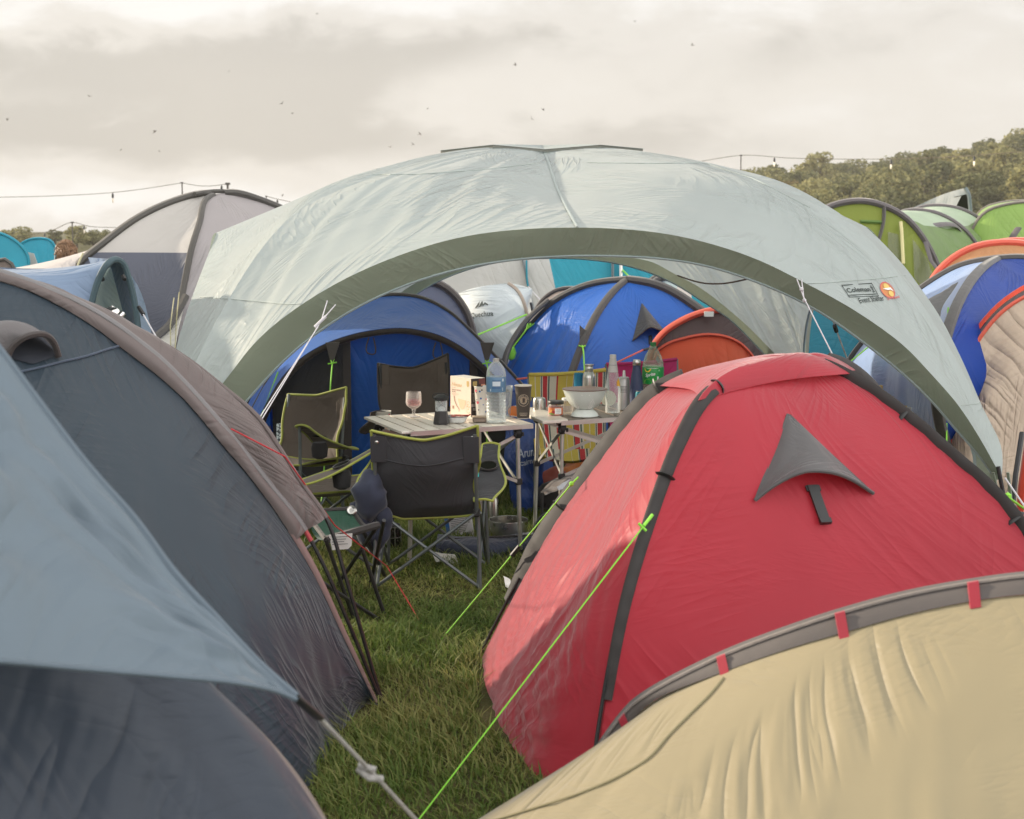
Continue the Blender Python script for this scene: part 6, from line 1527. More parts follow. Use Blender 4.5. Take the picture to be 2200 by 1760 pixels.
    for k, s in enumerate((-1, 1)):
        if not arms[k]: continue
        n, m = 26, 8; G = np.zeros((n, m, 3))
        for i in range(n):
            u = i / (n - 1); wd = .045 + .05 * math.sin(PI * min(1, u * 1.15)) ** 2
            for j in range(m):
                v = j / (m - 1) * 2 - 1
                G[i, j] = (s * (sw + .03) + v * wd, yb - .02 + u * .54, az0 + (.66 - az0) * u - .035 * math.sin(PI * u) - .01 * v * v)
        a = grid('armrest', crinkle(G, .012, 6, 6, 5, edge=False), cloth, root)
        edge = np.vstack([G[:, -1], G[-1, ::-1], G[::-1, 0], G[0, :]]); MB().tube(edge, .0065, 6).build('piping', pipe, a)
        if cups[k]:
            c = (s * (sw + .03), yb + .34, 0)
            zc = az0 + (.66 - az0) * .667 - .03 - .592; c = (c[0], c[1], zc + .006); tl = Matrix.Rotation(math.atan2(.66 - az0, .54), 3, 'X')
            MB().lathe([(.040, -.002), (.044, .004), (.050, .004), (.052, -.002)], (c[0], c[1], c[2] + .592), 20, tl).build('cup_ring', M_blkp, a)
            MB().lathe([(.0, .0016), (.041, .0017), (.0415, -.004)], (c[0], c[1], c[2] + .592), 20, tl).build('cup_opening', solid('cup_dark', S(22, 24, 18), .95, spec=.05), a)
            MB().lathe([(.040, .560), (.050, .53), (.044, .475), (.02, .462), (0, .46)], c, 16).build('cup_holder', M_meshc, a)
    root.location = loc; root.rotation_euler = (skew[0], skew[1], rz)
    return root
CH1 = camp_chair('grey camp chair with lime piping, its back to us in front of the table', M_chd, M_lime, (-.405, 7.40, 0), R(-3), hb=.815, wb=.525, dip=.055, topskew=.012)
camp_chair('brown-grey camp chair with lime piping facing us beside the blue tent door', M_chb, M_lime, (-1.33, 8.75, 0), R(155), hb=.785, wb=.44, dip=.025, topskew=-.03, cups=(1, 0))
camp_chair('brown-grey camp chair turned side-on, its back hidden behind the slate tent', M_chb, M_lime, (-1.02, 7.78, 0), R(-80), hb=.78, wb=.50, arms=(0, 1), cups=(0, 1))
camp_chair('taller brown camp chair with black piping behind the table', M_chb, M_blkp, (-.59, 9.35, 0), R(190), hb=.93, wb=.47, dip=.06, topskew=-.03, arms=(1, 1), cups=(0, 0), tubes=M_black)

def green_stool():
    root = thing('folding_stool', 'low green cloth folding seat with black legs beside the slate tent porch', 'stool', (-.84, 7.0, 0))
    M_gr = fab('bottle_green_cloth', S(24, 66, 48), .08, .75, .5, 1.5)
    c = [at(757, 1093, 6.95), at(812, 1128, 6.7), at(700, 1160, 6.45), at(655, 1100, 6.85)]
    G = loft([[c[0], c[3]], [c[0].lerp(c[1], .5) + Vector((0, 0, -.05)), c[3].lerp(c[2], .5) + Vector((0, 0, -.05))], [c[1], c[2]]], 24, 24)
    s = grid('seat', crinkle(G, .015, 6, 6, 2), M_gr, root)
    ed = [c[0], c[0].lerp(c[1], .5) + Vector((0, 0, -.05)), c[1], c[2], c[2].lerp(c[3], .5), c[3], c[0]]
    MB().tube([c[0], c[0].lerp(c[1], .5) + Vector((0, 0, -.05)), c[1]], .013, 6, n=20).build('edge_band', M_blkp, s); MB().tube([c[1], c[2]], .018, 6).build('edge_band', M_blkp, s); MB().tube([c[2], c[3], c[0]], .012, 6).build('edge_band', M_blkp, s)
    e = at(756, 1101, 6.92); q = MB().lathe([(.012, 0), (.02, .004), (.024, 0), (.02, -.004), (.012, 0)], e + Vector((.0, -.01, .012)), 16, Matrix.Rotation(R(60), 3, 'X')).build('eyelet', M_steel, s)
    fl = [g(850, 1322), g(742, 1222 + 30), g(905, 1250), g(795, 1325)]
    def leg(a, b): MB().tube([a, b], .0095, 8).build('leg', M_black, root)
    leg(c[1] + Vector((0, .01, 0)), g(722, 1262)); leg(at(825, 1118, 6.72), g(795, 1262)); leg(c[0], g(830, 1245)); leg(at(778, 1180, 6.6), g(826, 1322)); leg(c[2], g(760, 1330)); leg(at(690, 1250, 6.3), g(812, 1330))
    t = at(733, 1163, 6.45)
    MB().slab([t + Vector((-.055, 0, .028)), t + Vector((.05, .0, .035)), t + Vector((.045, 0, -.02)), t + Vector((.03, 0, -.035)), t + Vector((-.04, 0, -.04))], Vector((0, .002, 0))).build('care_label', solid('label_white', S(205, 205, 200), .8), root, smooth=False)
    ln = [rect_of(-.04, .02 - i * .011, .03 - (i % 3) * .008, .0225 - i * .011) for i in range(4)]
    decal('label_print', ln, t + Vector((0, -.003, 0)), (1, 0, .05), (0, 0, 1), M_darkink, root)
green_stool()

def folding_chair(name, label, mat, p, seat, frame, arm_mat=None, M=14):
    """low chair: a cloth back and seat slung on a tube frame; points given for the four back corners"""
    root = thing(name, label, 'chair', ((p[0].x + p[1].x) / 2, p[0].y, 0))
    n = 40
    Gb = loft([[p[0], p[0].lerp(p[1], .5) + Vector((0, .0, -.008)), p[1]], [p[0].lerp(p[2], .5) + Vector((0, .02, 0)), (p[0] + p[1] + p[2] + p[3]) / 4 + Vector((0, .09, 0)), p[1].lerp(p[3], .5) + Vector((0, .02, 0))], [p[2], p[2].lerp(p[3], .5) + Vector((0, .04, -.02)), p[3]]], n, 26)
    b = grid('backrest', crinkle(Gb, .012, 3, 3, 5), mat, root)
    MB().tube([p[0], p[0].lerp(p[1], .5) + Vector((0, 0, -.008)), p[1]], .012, 8, n=20).build('top_roll', mat, b)
    Gs = loft([[p[2], p[2].lerp(p[3], .5) + Vector((0, .04, -.02)), p[3]], [p[2].lerp(seat[0], .5) + Vector((0, 0, -.04)), (p[2] + p[3] + seat[0] + seat[1]) / 4 + Vector((0, 0, -.08)), p[3].lerp(seat[1], .5) + Vector((0, 0, -.04))], [seat[0], seat[0].lerp(seat[1], .5) + Vector((0, 0, -.05)), seat[1]]], n, 26)
    grid('seat', crinkle(Gs, .012, 3, 3, 6), mat, root)
    for a, s0, q in ((p[0], seat[0], p[2]), (p[1], seat[1], p[3])):
        MB().tube([a + Vector((0, .012, 0)), q + Vector((0, .03, 0)), Vector((q.x, q.y - .35, .01))], .011, 8, n=20).build('leg', frame, root)
        MB().tube([s0, s0.lerp(q, .5) + Vector((0, 0, -.1)), Vector((q.x, q.y + .16, .01))], .011, 8, n=20).build('leg', frame, root)
    return root
def build_slung():
    Y, W_, Rd, Tl = S(206, 184, 84), S(214, 206, 190), S(192, 56, 62), S(66, 92, 92)
    M_d = stripes('deckchair_stripes', [(0, Y), (.10, W_), (.115, Y), (.20, W_), (.212, Tl), (.232, W_), (.25, Rd), (.33, W_), (.345, Tl), (.375, W_), (.50, Rd), (.512, Y), (.515, Rd), (.53, Y), (.68, W_), (.69, Y), (.80, W_), (.81, Tl), (.83, Rd), (.92, W_), (.94, Tl), (.965, W_)], .36)
    d = 9.35
    p = [at(1136, 805, d), at(1301, 795, d + .12), at(1148, 962, d - .14), at(1300, 960, d - .04)]
    seat = [at(1152, 975, d - .42), at(1300, 972, d - .36)]
    folding_chair('deck_chair', 'folding chair in yellow, red and white striped cloth behind the second table', M_d, p, seat, M_tube)
    M_m = fab('magenta_cloth', S(190, 44, 108), .12, .7, .4, 1, weave=300)
    d = 9.6
    p = [at(1303, 783, d), at(1454, 772, d + .1), at(1310, 910, d - .16), at(1460, 905, d - .06)]
    folding_chair('sling_chair', 'magenta cloth folding chair behind the soft drink bottle', M_m, p, [at(1312, 935, d - .45), at(1460, 930, d - .4)], M_tube)
build_slung()

def build_hoodie():
    M_h = fab('navy_fleece', S(58, 62, 76), .03, .9, .8, 1.2, .1, .4, .15)
    root = thing('hoodie', 'dark navy hooded top hung over the left arm of the grey camp chair', 'hoodie', (-.72, 7.3, .35))
    def blob(pts, rad, name, seed):
        mb = MB(); mb.tube(pts, rad, 18, n=22); V = np.array(mb.V); 
        c = V.mean(axis=0); d = V - c; d /= np.maximum(np.linalg.norm(d, axis=1, keepdims=True), 1e-6)
        V = V + d * ((vnoise(V[:, 0] * 26 + V[:, 1] * 9, V[:, 2] * 22, seed) - .5) * .035 + (vnoise(V[:, 0] * 60, V[:, 2] * 50 + V[:, 1] * 30, seed + 2) - .5) * .012)[:, None]
        return mesh_obj(name, V, mb.F, M_h, root)
    D_ = 7.2
    blob([at(806, 1018, D_), at(800, 1030, D_ - .02), at(796, 1055, D_ - .04), at(795, 1085, D_ - .02), at(800, 1108, D_)], np.interp(np.linspace(0, 1, 22), [0, .1, .4, .75, 1], [.01, .055, .085, .075, .05]), 'hood', 3)
    blob([at(795, 1070, D_ + .02), at(785, 1100, D_ + .02), at(795, 1140, D_ + .03), at(812, 1180, D_ + .05), at(815, 1188, D_ + .05)], np.interp(np.linspace(0, 1, 22), [0, .2, .6, .9, 1], [.03, .07, .065, .04, .01]), 'body', 5)
    blob([at(808, 1090, D_ - .03), at(826, 1110, D_ - .02), at(822, 1150, D_ + .0), at(805, 1185, D_ + .03)], np.interp(np.linspace(0, 1, 22), [0, .2, .7, 1], [.03, .045, .04, .025]), 'sleeve', 7)
    MB().tube([at(803, 1022, D_), at(817, 1030, D_ - .05), at(815, 1038, D_ - .06)], .010, 6).build('drawcord', M_h, root)
build_hoodie()
# ---------------------------------------------------------------- things on the tables
def it(px, py, z=TZ):
    a, b, c_ = (T1FL, T1FR, T1BL) if px < 1137 else (T2FL, T2FR, T2BL)
    n = (b - a).cross(c_ - a); r = ray(px, py); p = CAM + r * ((a - CAM).dot(n) / r.dot(n)); return p + Vector((0, 0, .001)), FPX / (p - CAM).dot(Vector((0, _c, -_s)))
M_glass = clear('drinking_glass', (.97, .95, .93), .10, .85, .04, (.85, .83, .8))
M_pet = clear('clear_plastic', (.93, .95, .95), .16, .8, .08, (.80, .82, .80))
M_wine = clear('pink_wine', (.93, .60, .58), .22, .55, .05, S(225, 150, 145))
def cyl(r, z0, z1, ch=.002): return [(0, z0), (r - ch, z0), (r, z0 + ch), (r, z1 - ch), (r - ch, z1), (0, z1)]
def wrap(items, r, phi0, c, lift=.0012, taper=None):
    """flat marks (x along the girth, y up) bent round an upright cylinder or cone facing angle phi0"""
    out = []
    for (V, Fc) in items:
        W = []
        for v in V:
            rr = (taper(v[1]) if taper else r) + lift; a = phi0 + v[0] / rr; W.append((c[0] + rr * math.cos(a), c[1] + rr * math.sin(a), c[2] + v[1]))
        out.append((W, Fc))
    return out
def wrapped(name, items, r, phi0, c, mat, parent, lift=.0012, taper=None):
    mb = MB()
    for V, Fc in wrap(items, r, phi0, c, lift, taper): mb.add(V, Fc)
    return mb.build(name, mat, parent, smooth=False)
def patch(x0, x1, y0, y1, n=14):
    V = []; 
    for i in range(n + 1): x = x0 + (x1 - x0) * i / n; V += [(x, y0), (x, y1)]
    return V, [(2*i, 2*i+2, 2*i+3, 2*i+1) for i in range(n)]
def face(c): return math.atan2(CAM.y - c[1], CAM.x - c[0])
def cen(t, w=None, h=None, cx=0, cy=0, size=.01):
    """scale a lettering to a width w and centre it"""
    x0, x1 = min(v[0] for v in t[0]), max(v[0] for v in t[0]); y0, y1 = min(v[1] for v in t[0]), max(v[1] for v in t[0])
    k = w / (x1 - x0) if w else h / (y1 - y0); ky = h / (y1 - y0) if h else k
    return [((v[0] - (x0 + x1) / 2) * k + cx, (v[1] - (y0 + y1) / 2) * ky + cy) for v in t[0]], t[1]

def goblet():
    c, s = it(889, 896); r = 17 / s; H = 54 / s
    root = thing('wine_goblet', 'stemmed glass goblet half full of pink wine at the table edge', 'glass', c)
    MB().lathe([(0, .0), (r * .85, .0), (r * .85, .003), (r * .35, .007), (r * .2, .014), (r * .17, H * .22), (r * .26, H * .27), (r * .2, H * .31), (r * .5, H * .36), (r * .9, H * .46), (r * 1.02, H * .58), (r * .98, H * .75), (r * .93, H), (r * .89, H), (r * .93, H * .74), (r * .96, H * .58), (r * .84, H * .47), (0, H * .38)], c, 28).build('goblet_glass', M_glass, root)
    MB().lathe([(0, H * .39), (r * .80, H * .48), (r * .93, H * .58), (r * .92, H * .68), (0, H * .68)], c, 28).build('wine', M_wine, root)
    b = MB()
    for k, z in enumerate((.78, .84, .90)):
        for j in range(26):
            a = 2 * PI * (j + .5 * (k % 2)) / 26; b.lathe([(0, -.0022), (.0022, 0), (0, .0022)], c + Vector((r * .965 * math.cos(a), r * .965 * math.sin(a), H * z)), 5)
    b.build('beading', M_glass, root)
goblet()
def lantern():
    c, s = it(948, 911); k = 1 / s
    root = thing('camping_lantern', 'small black camping lantern with a clear middle between goblet and wine box', 'lantern', c)
    Rq = Matrix.Rotation(R(20), 3, 'Z')
    MB().lathe([(0, 0), (17.5 * k, 0), (17.8 * k, 3 * k), (14.5 * k, 24 * k), (13.5 * k, 28 * k), (0, 28 * k)], c, 6, Rq).build('base', fab('lantern_rubber', S(50, 48, 47), 0, .6, .2), root)
    MB().lathe([(12.6 * k, 28 * k), (13 * k, 40 * k), (13 * k, 51 * k), (12.4 * k, 51 * k), (12.4 * k, 40 * k), (12 * k, 28 * k)], c, 24).build('lens', M_pet, root)
    MB().lathe([(0, 28 * k), (9 * k, 29 * k), (8 * k, 34 * k), (4 * k, 37 * k), (0, 38 * k)], c, 18).build('bulb_dome', M_white, root)
    MB().lathe([(0, 42 * k), (6 * k, 51 * k), (0, 51.2 * k)], c, 16).build('reflector', M_steel, root)
    MB().lathe([(0, 50.5 * k), (15 * k, 51 * k), (15.6 * k, 57 * k), (11 * k, 61 * k), (7 * k, 63.5 * k), (0, 64 * k)], c, 20, None, 10, .03).build('cap', M_black, root)
    MB().tube([c + Vector((-15 * k, 0, 54 * k)), c + Vector((-18 * k, 0, 57 * k)), c + Vector((-17 * k, 0, 62 * k)), c + Vector((0, 0, 66 * k)), c + Vector((14 * k, 0, 62 * k)), c + Vector((15 * k, 0, 55 * k))], 1.1 * k, 6, n=20).build('handle', M_black, root)
lantern()
def dish():
    c, s = it(981, 908); k = 1 / s
    root = thing('enamel_dish', 'white enamel dish with a dark rim holding red leftovers', 'dish', c)
    MB().lathe([(0, .001), (17 * k, .001), (19 * k, 2 * k), (24 * k, 13 * k), (26 * k, 13.5 * k), (26 * k, 14 * k), (23 * k, 14 * k), (18 * k, 3 * k), (0, 2.5 * k)], c, 32).build('dish_bowl', solid('enamel_white', S(222, 226, 222), .2, var=.04), root)
    MB().lathe([(23.4 * k, 13.4 * k), (26.4 * k, 13.2 * k), (26.6 * k, 14.2 * k), (23.4 * k, 14.6 * k)], c, 32).build('rim', solid('enamel_navy', S(40, 42, 66), .25), root)
    q = MB(); rr = random.Random(4)
    for i in range(26):
        a, r_ = rr.uniform(0, 6.28), rr.uniform(0, 18) * k; q.lathe([(0, -3 * k), (4 * k, -1 * k), (3.4 * k, 2 * k), (0, 3 * k)], c + Vector((r_ * math.cos(a), r_ * math.sin(a), rr.uniform(11, 14.5) * k)), 7)
    q.tube([c + Vector((14 * k, 0, 15 * k)), c + Vector((26 * k, -4 * k, 16 * k)), c + Vector((30 * k, -2 * k, 17.5 * k))], 1.6 * k, 6)
    q.build('leftovers', solid('tomato_red', S(170, 78, 62), .45, var=.3, bscale=200), root)
dish()
def wine_box():
    bl, br, rr = pl(968, 889, TZ), pl(1012, 897, TZ), pl(1040, 888, TZ)
    a = (br - bl); W = a.length; a.normalize(); n_ = Vector((-a.y, a.x, 0)); D_ = .095; H = 82 / (FPX / bl.y)
    root = thing('wine_box', 'blush pink wine carton with a dark side panel', 'carton', (bl + a * W / 2 + n_ * D_ / 2).to_tuple())
    M_bx = solid('carton_blush', S(226, 202, 184), .5); M_sd = solid('carton_dark', S(58, 46, 44), .5); M_tp = solid('carton_top', S(232, 224, 212), .5)
    z = Vector((0, 0, H)); e = Vector((0, 0, .001))
    P = [bl, br, br + n_ * D_, bl + n_ * D_]
    mb = MB(); mb.add([p + e for p in P] + [p + z for p in P], [(0, 3, 2, 1), (0, 1, 5, 4), (2, 3, 7, 6), (3, 0, 4, 7), (4, 5, 6, 7)]); o = mb.build('box', M_bx, root, smooth=False)
    MB().slab([br + e, br + n_ * D_ + e, br + n_ * D_ + z, br + z], a * .001).build('side_panel', M_sd, root, smooth=False)
    MB().slab([p + z for p in P], Vector((0, 0, .0015))).build('top_flap', M_tp, root, smooth=False)
    X, Y = a * W, z; M_gold = solid('ink_gold', S(190, 160, 96), .5); M_tn = solid('ink_tan', S(150, 118, 96), .6); M_pk = solid('ink_peach', S(228, 184, 152), .5); M_dk = solid('ink_brown', S(120, 96, 82), .6)
    N_ = -n_ * .0
    f = lambda nm, items, m, k=0: decal(nm, items, bl - n_ * (.0012 + k), X, Y, m, o, None, .0)
    f('script', [cen(glyphs('House', 1, shear=.35, bold=-.005), .5, .10, .32, .80)], M_gold)
    f('print', [cen(glyphs('PINOT GRIGIO', 1, bold=.02), .44, .035, .30, .655), cen(glyphs('BLUSH', 1, bold=.02), .18, .035, .17, .605)], M_dk)
    f('print', [rect_of(.08, .55, .42, .555), rect_of(.08, .52, .34, .525), rect_of(.08, .71, .26, .718), rect_of(.10, .15, .18, .23)], M_tn)
    f('gold_strip', [([(.80, .93), (.91, .93), (.91, .82), (.89, .79), (.855, .775), (.82, .79), (.80, .82)], [tuple(range(7))])], M_gold)
    f('glass_picture', [([(.36, .44), (.78, .42), (.74, .30), (.66, .19), (.56, .165), (.47, .20)], [tuple(range(6))])], M_pk)
    f('glass_outline', [([(.17, .50), (.20, .50), (.24, .36), (.34, .24), (.44, .17), (.44, .10), (.42, .10), (.42, .165), (.32, .225), (.21, .35)], [(0, 1, 2, 9), (9, 2, 3, 8), (8, 3, 4, 7), (7, 4, 5, 6)])], M_tn, .0006)
    f('gold_motif', [ring_of(.10, .106, .88, .25, 24, 1.5), disc_of(.02, .86, .32, 8), disc_of(.02, .83, .27, 8), disc_of(.02, .91, .26, 8), disc_of(.02, .87, .2, 8)], M_gold)
    X2 = n_ * D_
    s2 = lambda nm, items, m: decal(nm, items, br + a * .0022, X2, Y, m, o, None, .0)
    s2('gold_strip', [([(.12, .93), (.42, .93), (.42, .83), (.36, .79), (.27, .775), (.18, .79), (.12, .83)], [tuple(range(7))])], M_gold)
    s2('script', [cen(glyphs('House', 1, shear=.35), .6, .07, .48, .70)], M_gold)
    s2('print', [rect_of(.1, .61, .62, .625), rect_of(.1, .575, .56, .59)] + [rect_of(.12, .54 - i * .02, .85 - (i % 3) * .06, .547 - i * .02) for i in range(8)] + [rect_of(.12, .21, .8, .225), rect_of(.12, .18, .76, .195)], solid('ink_pale', S(180, 170, 162), .7))
    s2('band', [rect_of(.0, .27, 1.0, .345)], solid('ink_grey', S(150, 140, 134), .7)); s2('colour_block', [rect_of(.55, .86, 1, .99)], solid('ink_maroon', S(120, 62, 58), .6)); s2('colour_block', [rect_of(.7, .80, 1, .85)], solid('ink_salmon', S(205, 140, 112), .6))
wine_box()
def paper_cup(label, c, h, r0, r1, seed, body=None, dots=True, group=None):
    root = thing('paper_cup', label, 'cup', c, group)
    t = r1 / r0
    MB().lathe([(0, .003), (r0, .0), (r1, h - .002), (r1 + .002, h), (r1 + .001, h + .002), (r1 - .0015, h), (r0 - .001, .006), (0, .006)], c, 30).build('cup_wall', body or solid('cup_white', S(228, 222, 212), .55), root)
    if dots:
        rr = random.Random(seed); tp = lambda y: r0 + (r1 - r0) * y / h
        for nm, col, k, sz in (('blue_dots', S(66, 108, 170), 12, .006), ('navy_dots', S(38, 40, 60), 16, .004), ('orange_dots', S(232, 150, 70), 3, .011), ('pink_dots', S(232, 96, 110), 3, .008)):
            wrapped(nm, [disc_of(sz * rr.uniform(.4, 1.1), rr.uniform(-.1, .1), rr.uniform(.02, h * .9), 12) for _ in range(k)], r0, face(c), c, solid('ink_' + nm, col, .6), root, .0009 + .0003 * 'bnop'.find(nm[0]), tp)
    return root
c, s = it(1035, 895); paper_cup('white paper cup with coloured dots standing behind the water bottle', c, 65 / s, 12 / s, 16.5 / s, 3)
c = at(824, 935, 9.05); s = FPX / 9.05; paper_cup('white paper cup with splashes of colour in the chair cup holder', c, 52 / s, 13 / s, 17 / s, 8)
MB().lathe([(16 / s, 12 / s), (19 / s, 20 / s), (21 / s, 34 / s), (19.5 / s, 35 / s), (15 / s, 13 / s)], c, 20).build('cup_sling', M_chb, bpy.data.objects['camp_chair.003'])
def tin():
    c, s = it(1030, 907); root = thing('tobacco_tin', 'flat brown tin lying in front of the dotted cup', 'tin', c)
    MB().box(c + Vector((0, 0, .014)), (29 / s, .07, .026), Matrix.Rotation(R(5), 3, 'Z'), .004).build('tin_body', solid('tin_brown', S(128, 116, 104), .4, .5, var=.1), root)
    MB().box(c + Vector((0, 0, .0285)), (29.6 / s, .071, .005), Matrix.Rotation(R(5), 3, 'Z'), .002).build('lid', solid('tin_edge', S(176, 156, 134), .35, .6), root)
tin()
def water_bottle():
    c, s = it(1066, 908); k = 1 / s; r = 21.5 * k
    root = thing('water_bottle', 'large clear plastic water bottle with a blue label', 'bottle', c)
    prof = [(0, 2 * k), (14 * k, 0), (r * .98, 2 * k), (r, 6 * k)]
    for i in range(7): z = 12 + i * 7.4; prof += [(r * .985, z * k), (r * .93, (z + 2.4) * k), (r * .985, (z + 4.8) * k)]
    prof += [(r * .95, 66 * k), (r * .97, 68 * k), (r * .97, 98 * k), (r * .99, 100 * k), (r * .96, 110 * k), (r * .82, 118 * k), (r * .55, 126 * k), (r * .34, 130 * k), (r * .31, 132 * k)]
    MB().lathe(prof, c, 32).build('bottle_body', M_pet, root)
    MB().lathe([(0, 3 * k), (r * .93, 4 * k), (r * .91, 64 * k), (0, 64.1 * k)], c, 24).build('water', clear('water', (.93, .95, .95), .05, .35, .03), root)
    MB().lathe([(r * .985, 67 * k), (r * .99, 67.5 * k), (r * .99, 98.5 * k), (r * .98, 99 * k)], c, 32).build('label', solid('bottle_label_blue', S(92, 128, 158), .35), root)
    a0 = face(c)
    wrapped('label_print', [patch(-.02, .024, 80 * k, 90 * k), patch(.035, .045, 90 * k, 96 * k), patch(-.035, -.029, 69 * k, 74 * k), patch(.036, .04, 70 * k, 77 * k)], r * .99, a0, c, solid('label_pale', S(205, 216, 222), .4), root)
    wrapped('label_print', [patch(-.022, .026, 74 * k, 93 * k)], r * .99, a0, c, solid('label_mid', S(70, 106, 142), .4), root, .0006)
    wrapped('date_stamp', [cen(glyphs('10:31', 1, bold=.02), .020, None, .016, 20 * k)], r * .985, a0, c, M_darkink, root, .0008)
    MB().lathe(cyl(6.6 * k, 130 * k, 138 * k, .001), c, 20, None, 20, .02).build('cap', solid('cap_grey', S(176, 172, 164), .4), root)
    MB().lathe([(8 * k, 128.5 * k), (8 * k, 130 * k)], c, 16).build('neck_ring', M_pet, root)
    # plastic cup beside it
    c2, s2 = it(1086, 895); k = 1 / s2; q = thing('plastic_cup', 'clear plastic cup half hidden behind the water bottle', 'cup', c2)
    MB().lathe([(0, .003), (10 * k, 0), (12 * k, 8 * k), (13 * k, 30 * k), (16 * k, 66 * k), (15.3 * k, 66 * k), (12.3 * k, 30 * k), (0, 4 * k)], c2, 26).build('cup_wall', M_pet, q)
water_bottle()
def orange_tub():
    c, s = it(1100, 896); k = 1 / s; root = thing('lidded_tub', 'white tub lying on its side with a round orange lid toward us', 'tub', c)
    a = Vector((-.18, -1, 0)).normalized(); Mx = a.to_track_quat('Z', 'Y').to_matrix()
    MB().lathe([(0, -.075), (9 * k, -.074), (11.5 * k, 0), (0, .001)], c + Vector((.01, .02, 11 * k)), 24, Mx).build('tub_body', M_white, root)
    MB().lathe([(0, 0), (11.8 * k, 0), (12 * k, .006), (10 * k, .010), (0, .009)], c + Vector((.01, .02, 11 * k)), 24, Mx).build('lid', solid('lid_orange', S(226, 128, 62), .45), root)
    b = thing('folded_paper', 'crumpled white paper lying under the orange lidded tub', 'paper', (c.x + .03, c.y - .02, TZ))
    grid('sheet', crinkle(loft([[c + Vector((-.02, .06, .015)), c + Vector((.09, .07, .012))], [c + Vector((.0, -.01, .002)), c + Vector((.10, -.02, .003))]], 12, 12), .012, 30, 30, 3, False), solid('paper', S(226, 224, 216), .8), b)
orange_tub()
def black_cup():
    c, s = it(1124, 899); k = 1 / s; h = 71 * k; r0, r1 = 13 * k, 18 * k
    root = thing('pint_cup', 'tall black paper cup printed with a round white emblem', 'cup', c)
    MB().lathe([(0, .002), (r0, .0), (r1, h), (r1 - .0015, h), (r0 - .001, .006), (0, .006)], c, 36).build('cup_wall', solid('cup_black', S(66, 58, 52), .45, var=.06), root)
    MB().lathe([(r1 - .002, h - .001), (r1 + .0015, h - .003), (r1 + .0025, h), (r1 + .001, h + .002), (r1 - .002, h + .001)], c, 36).build('rim', solid('cup_rim', S(220, 210, 196), .5), root)
    MB().lathe([(r0 + .0002, 0), (r0 + .0006, .003)], c, 30).build('base_ring', solid('cup_rim', S(220, 210, 196), .5), root)
    a0 = face(c) + .05; tp = lambda y: r0 + (r1 - r0) * y / h; M_in = solid('ink_cream', S(206, 190, 166), .6)
    cy = h * .565; R1 = 12.6 * k; items = [ring_of(R1 * .97, R1 * 1.02, 0, cy, 48), ring_of(R1 * .60, R1 * .64, 0, cy, 40), ring_of(R1 * .52, R1 * .56, 0, cy, 40)]
    def arc_text(t, a_mid, da, rad, sz, flip=False):
        out = []
        for i, ch in enumerate(t):
            if ch == ' ': continue
            gl = cen(glyphs(ch, 1, bold=.02), None, sz); ang = a_mid + (i - (len(t) - 1) / 2) * da * (1 if flip else -1); rot = ang - PI / 2 + (PI if flip else 0)
            out.append(([(v[0] * .8 * math.cos(rot) - v[1] * math.sin(rot) + rad * math.cos(ang), v[0] * .8 * math.sin(rot) + v[1] * math.cos(rot) + rad * math.sin(ang) + cy) for v in gl[0]], gl[1]))
        return out
    items += arc_text('STREETS CIDER', PI / 2, .235, R1 * .80, R1 * .20) + arc_text('. . . . . . .', -PI / 2, .15, R1 * .8, R1 * .05, True)
    wrapped('emblem', items, r0, a0, c, M_in, root, .001, tp)
    fig = [disc_of(R1 * .09, 0, cy + R1 * .27, 12), ([(-R1 * .10, cy + R1 * .18), (R1 * .12, cy + R1 * .18), (R1 * .06, cy - .06 * R1), (-R1 * .08, cy - .06 * R1)], [(0, 1, 2, 3)]), ([(-R1 * .08, cy - .06 * R1), (0, cy - .06 * R1), (-R1 * .16, cy - R1 * .40), (-R1 * .26, cy - R1 * .38)], [(0, 1, 2, 3)]), ([(-R1 * .02, cy - .06 * R1), (R1 * .06, cy - .06 * R1), (R1 * .13, cy - R1 * .42), (R1 * .03, cy - R1 * .42)], [(0, 1, 2, 3)]), ([(R1 * .1, cy + R1 * .2), (R1 * .3, cy + R1 * .05), (R1 * .34, cy + R1 * .12), (R1 * .14, cy + R1 * .28)], [(0, 1, 2, 3)])]
    wrapped('emblem_disc', [disc_of(R1 * .48, 0, cy, 30)], r0, a0, c, solid('ink_fawn', S(170, 150, 124), .6), root, .0008, tp)
    wrapped('walking_figure', fig, r0, a0, c, solid('cup_ink_black', S(60, 52, 46), .6), root, .0014, tp)
    wrapped('print', [patch(-9 * k, 9 * k, 12.5 * k, 13 * k), patch(-9.5 * k, 9.5 * k, 10 * k, 10.8 * k), patch(-8 * k, 8 * k, 7 * k, 7.8 * k)], r0, a0, c, M_in, root, .001, tp)
black_cup()
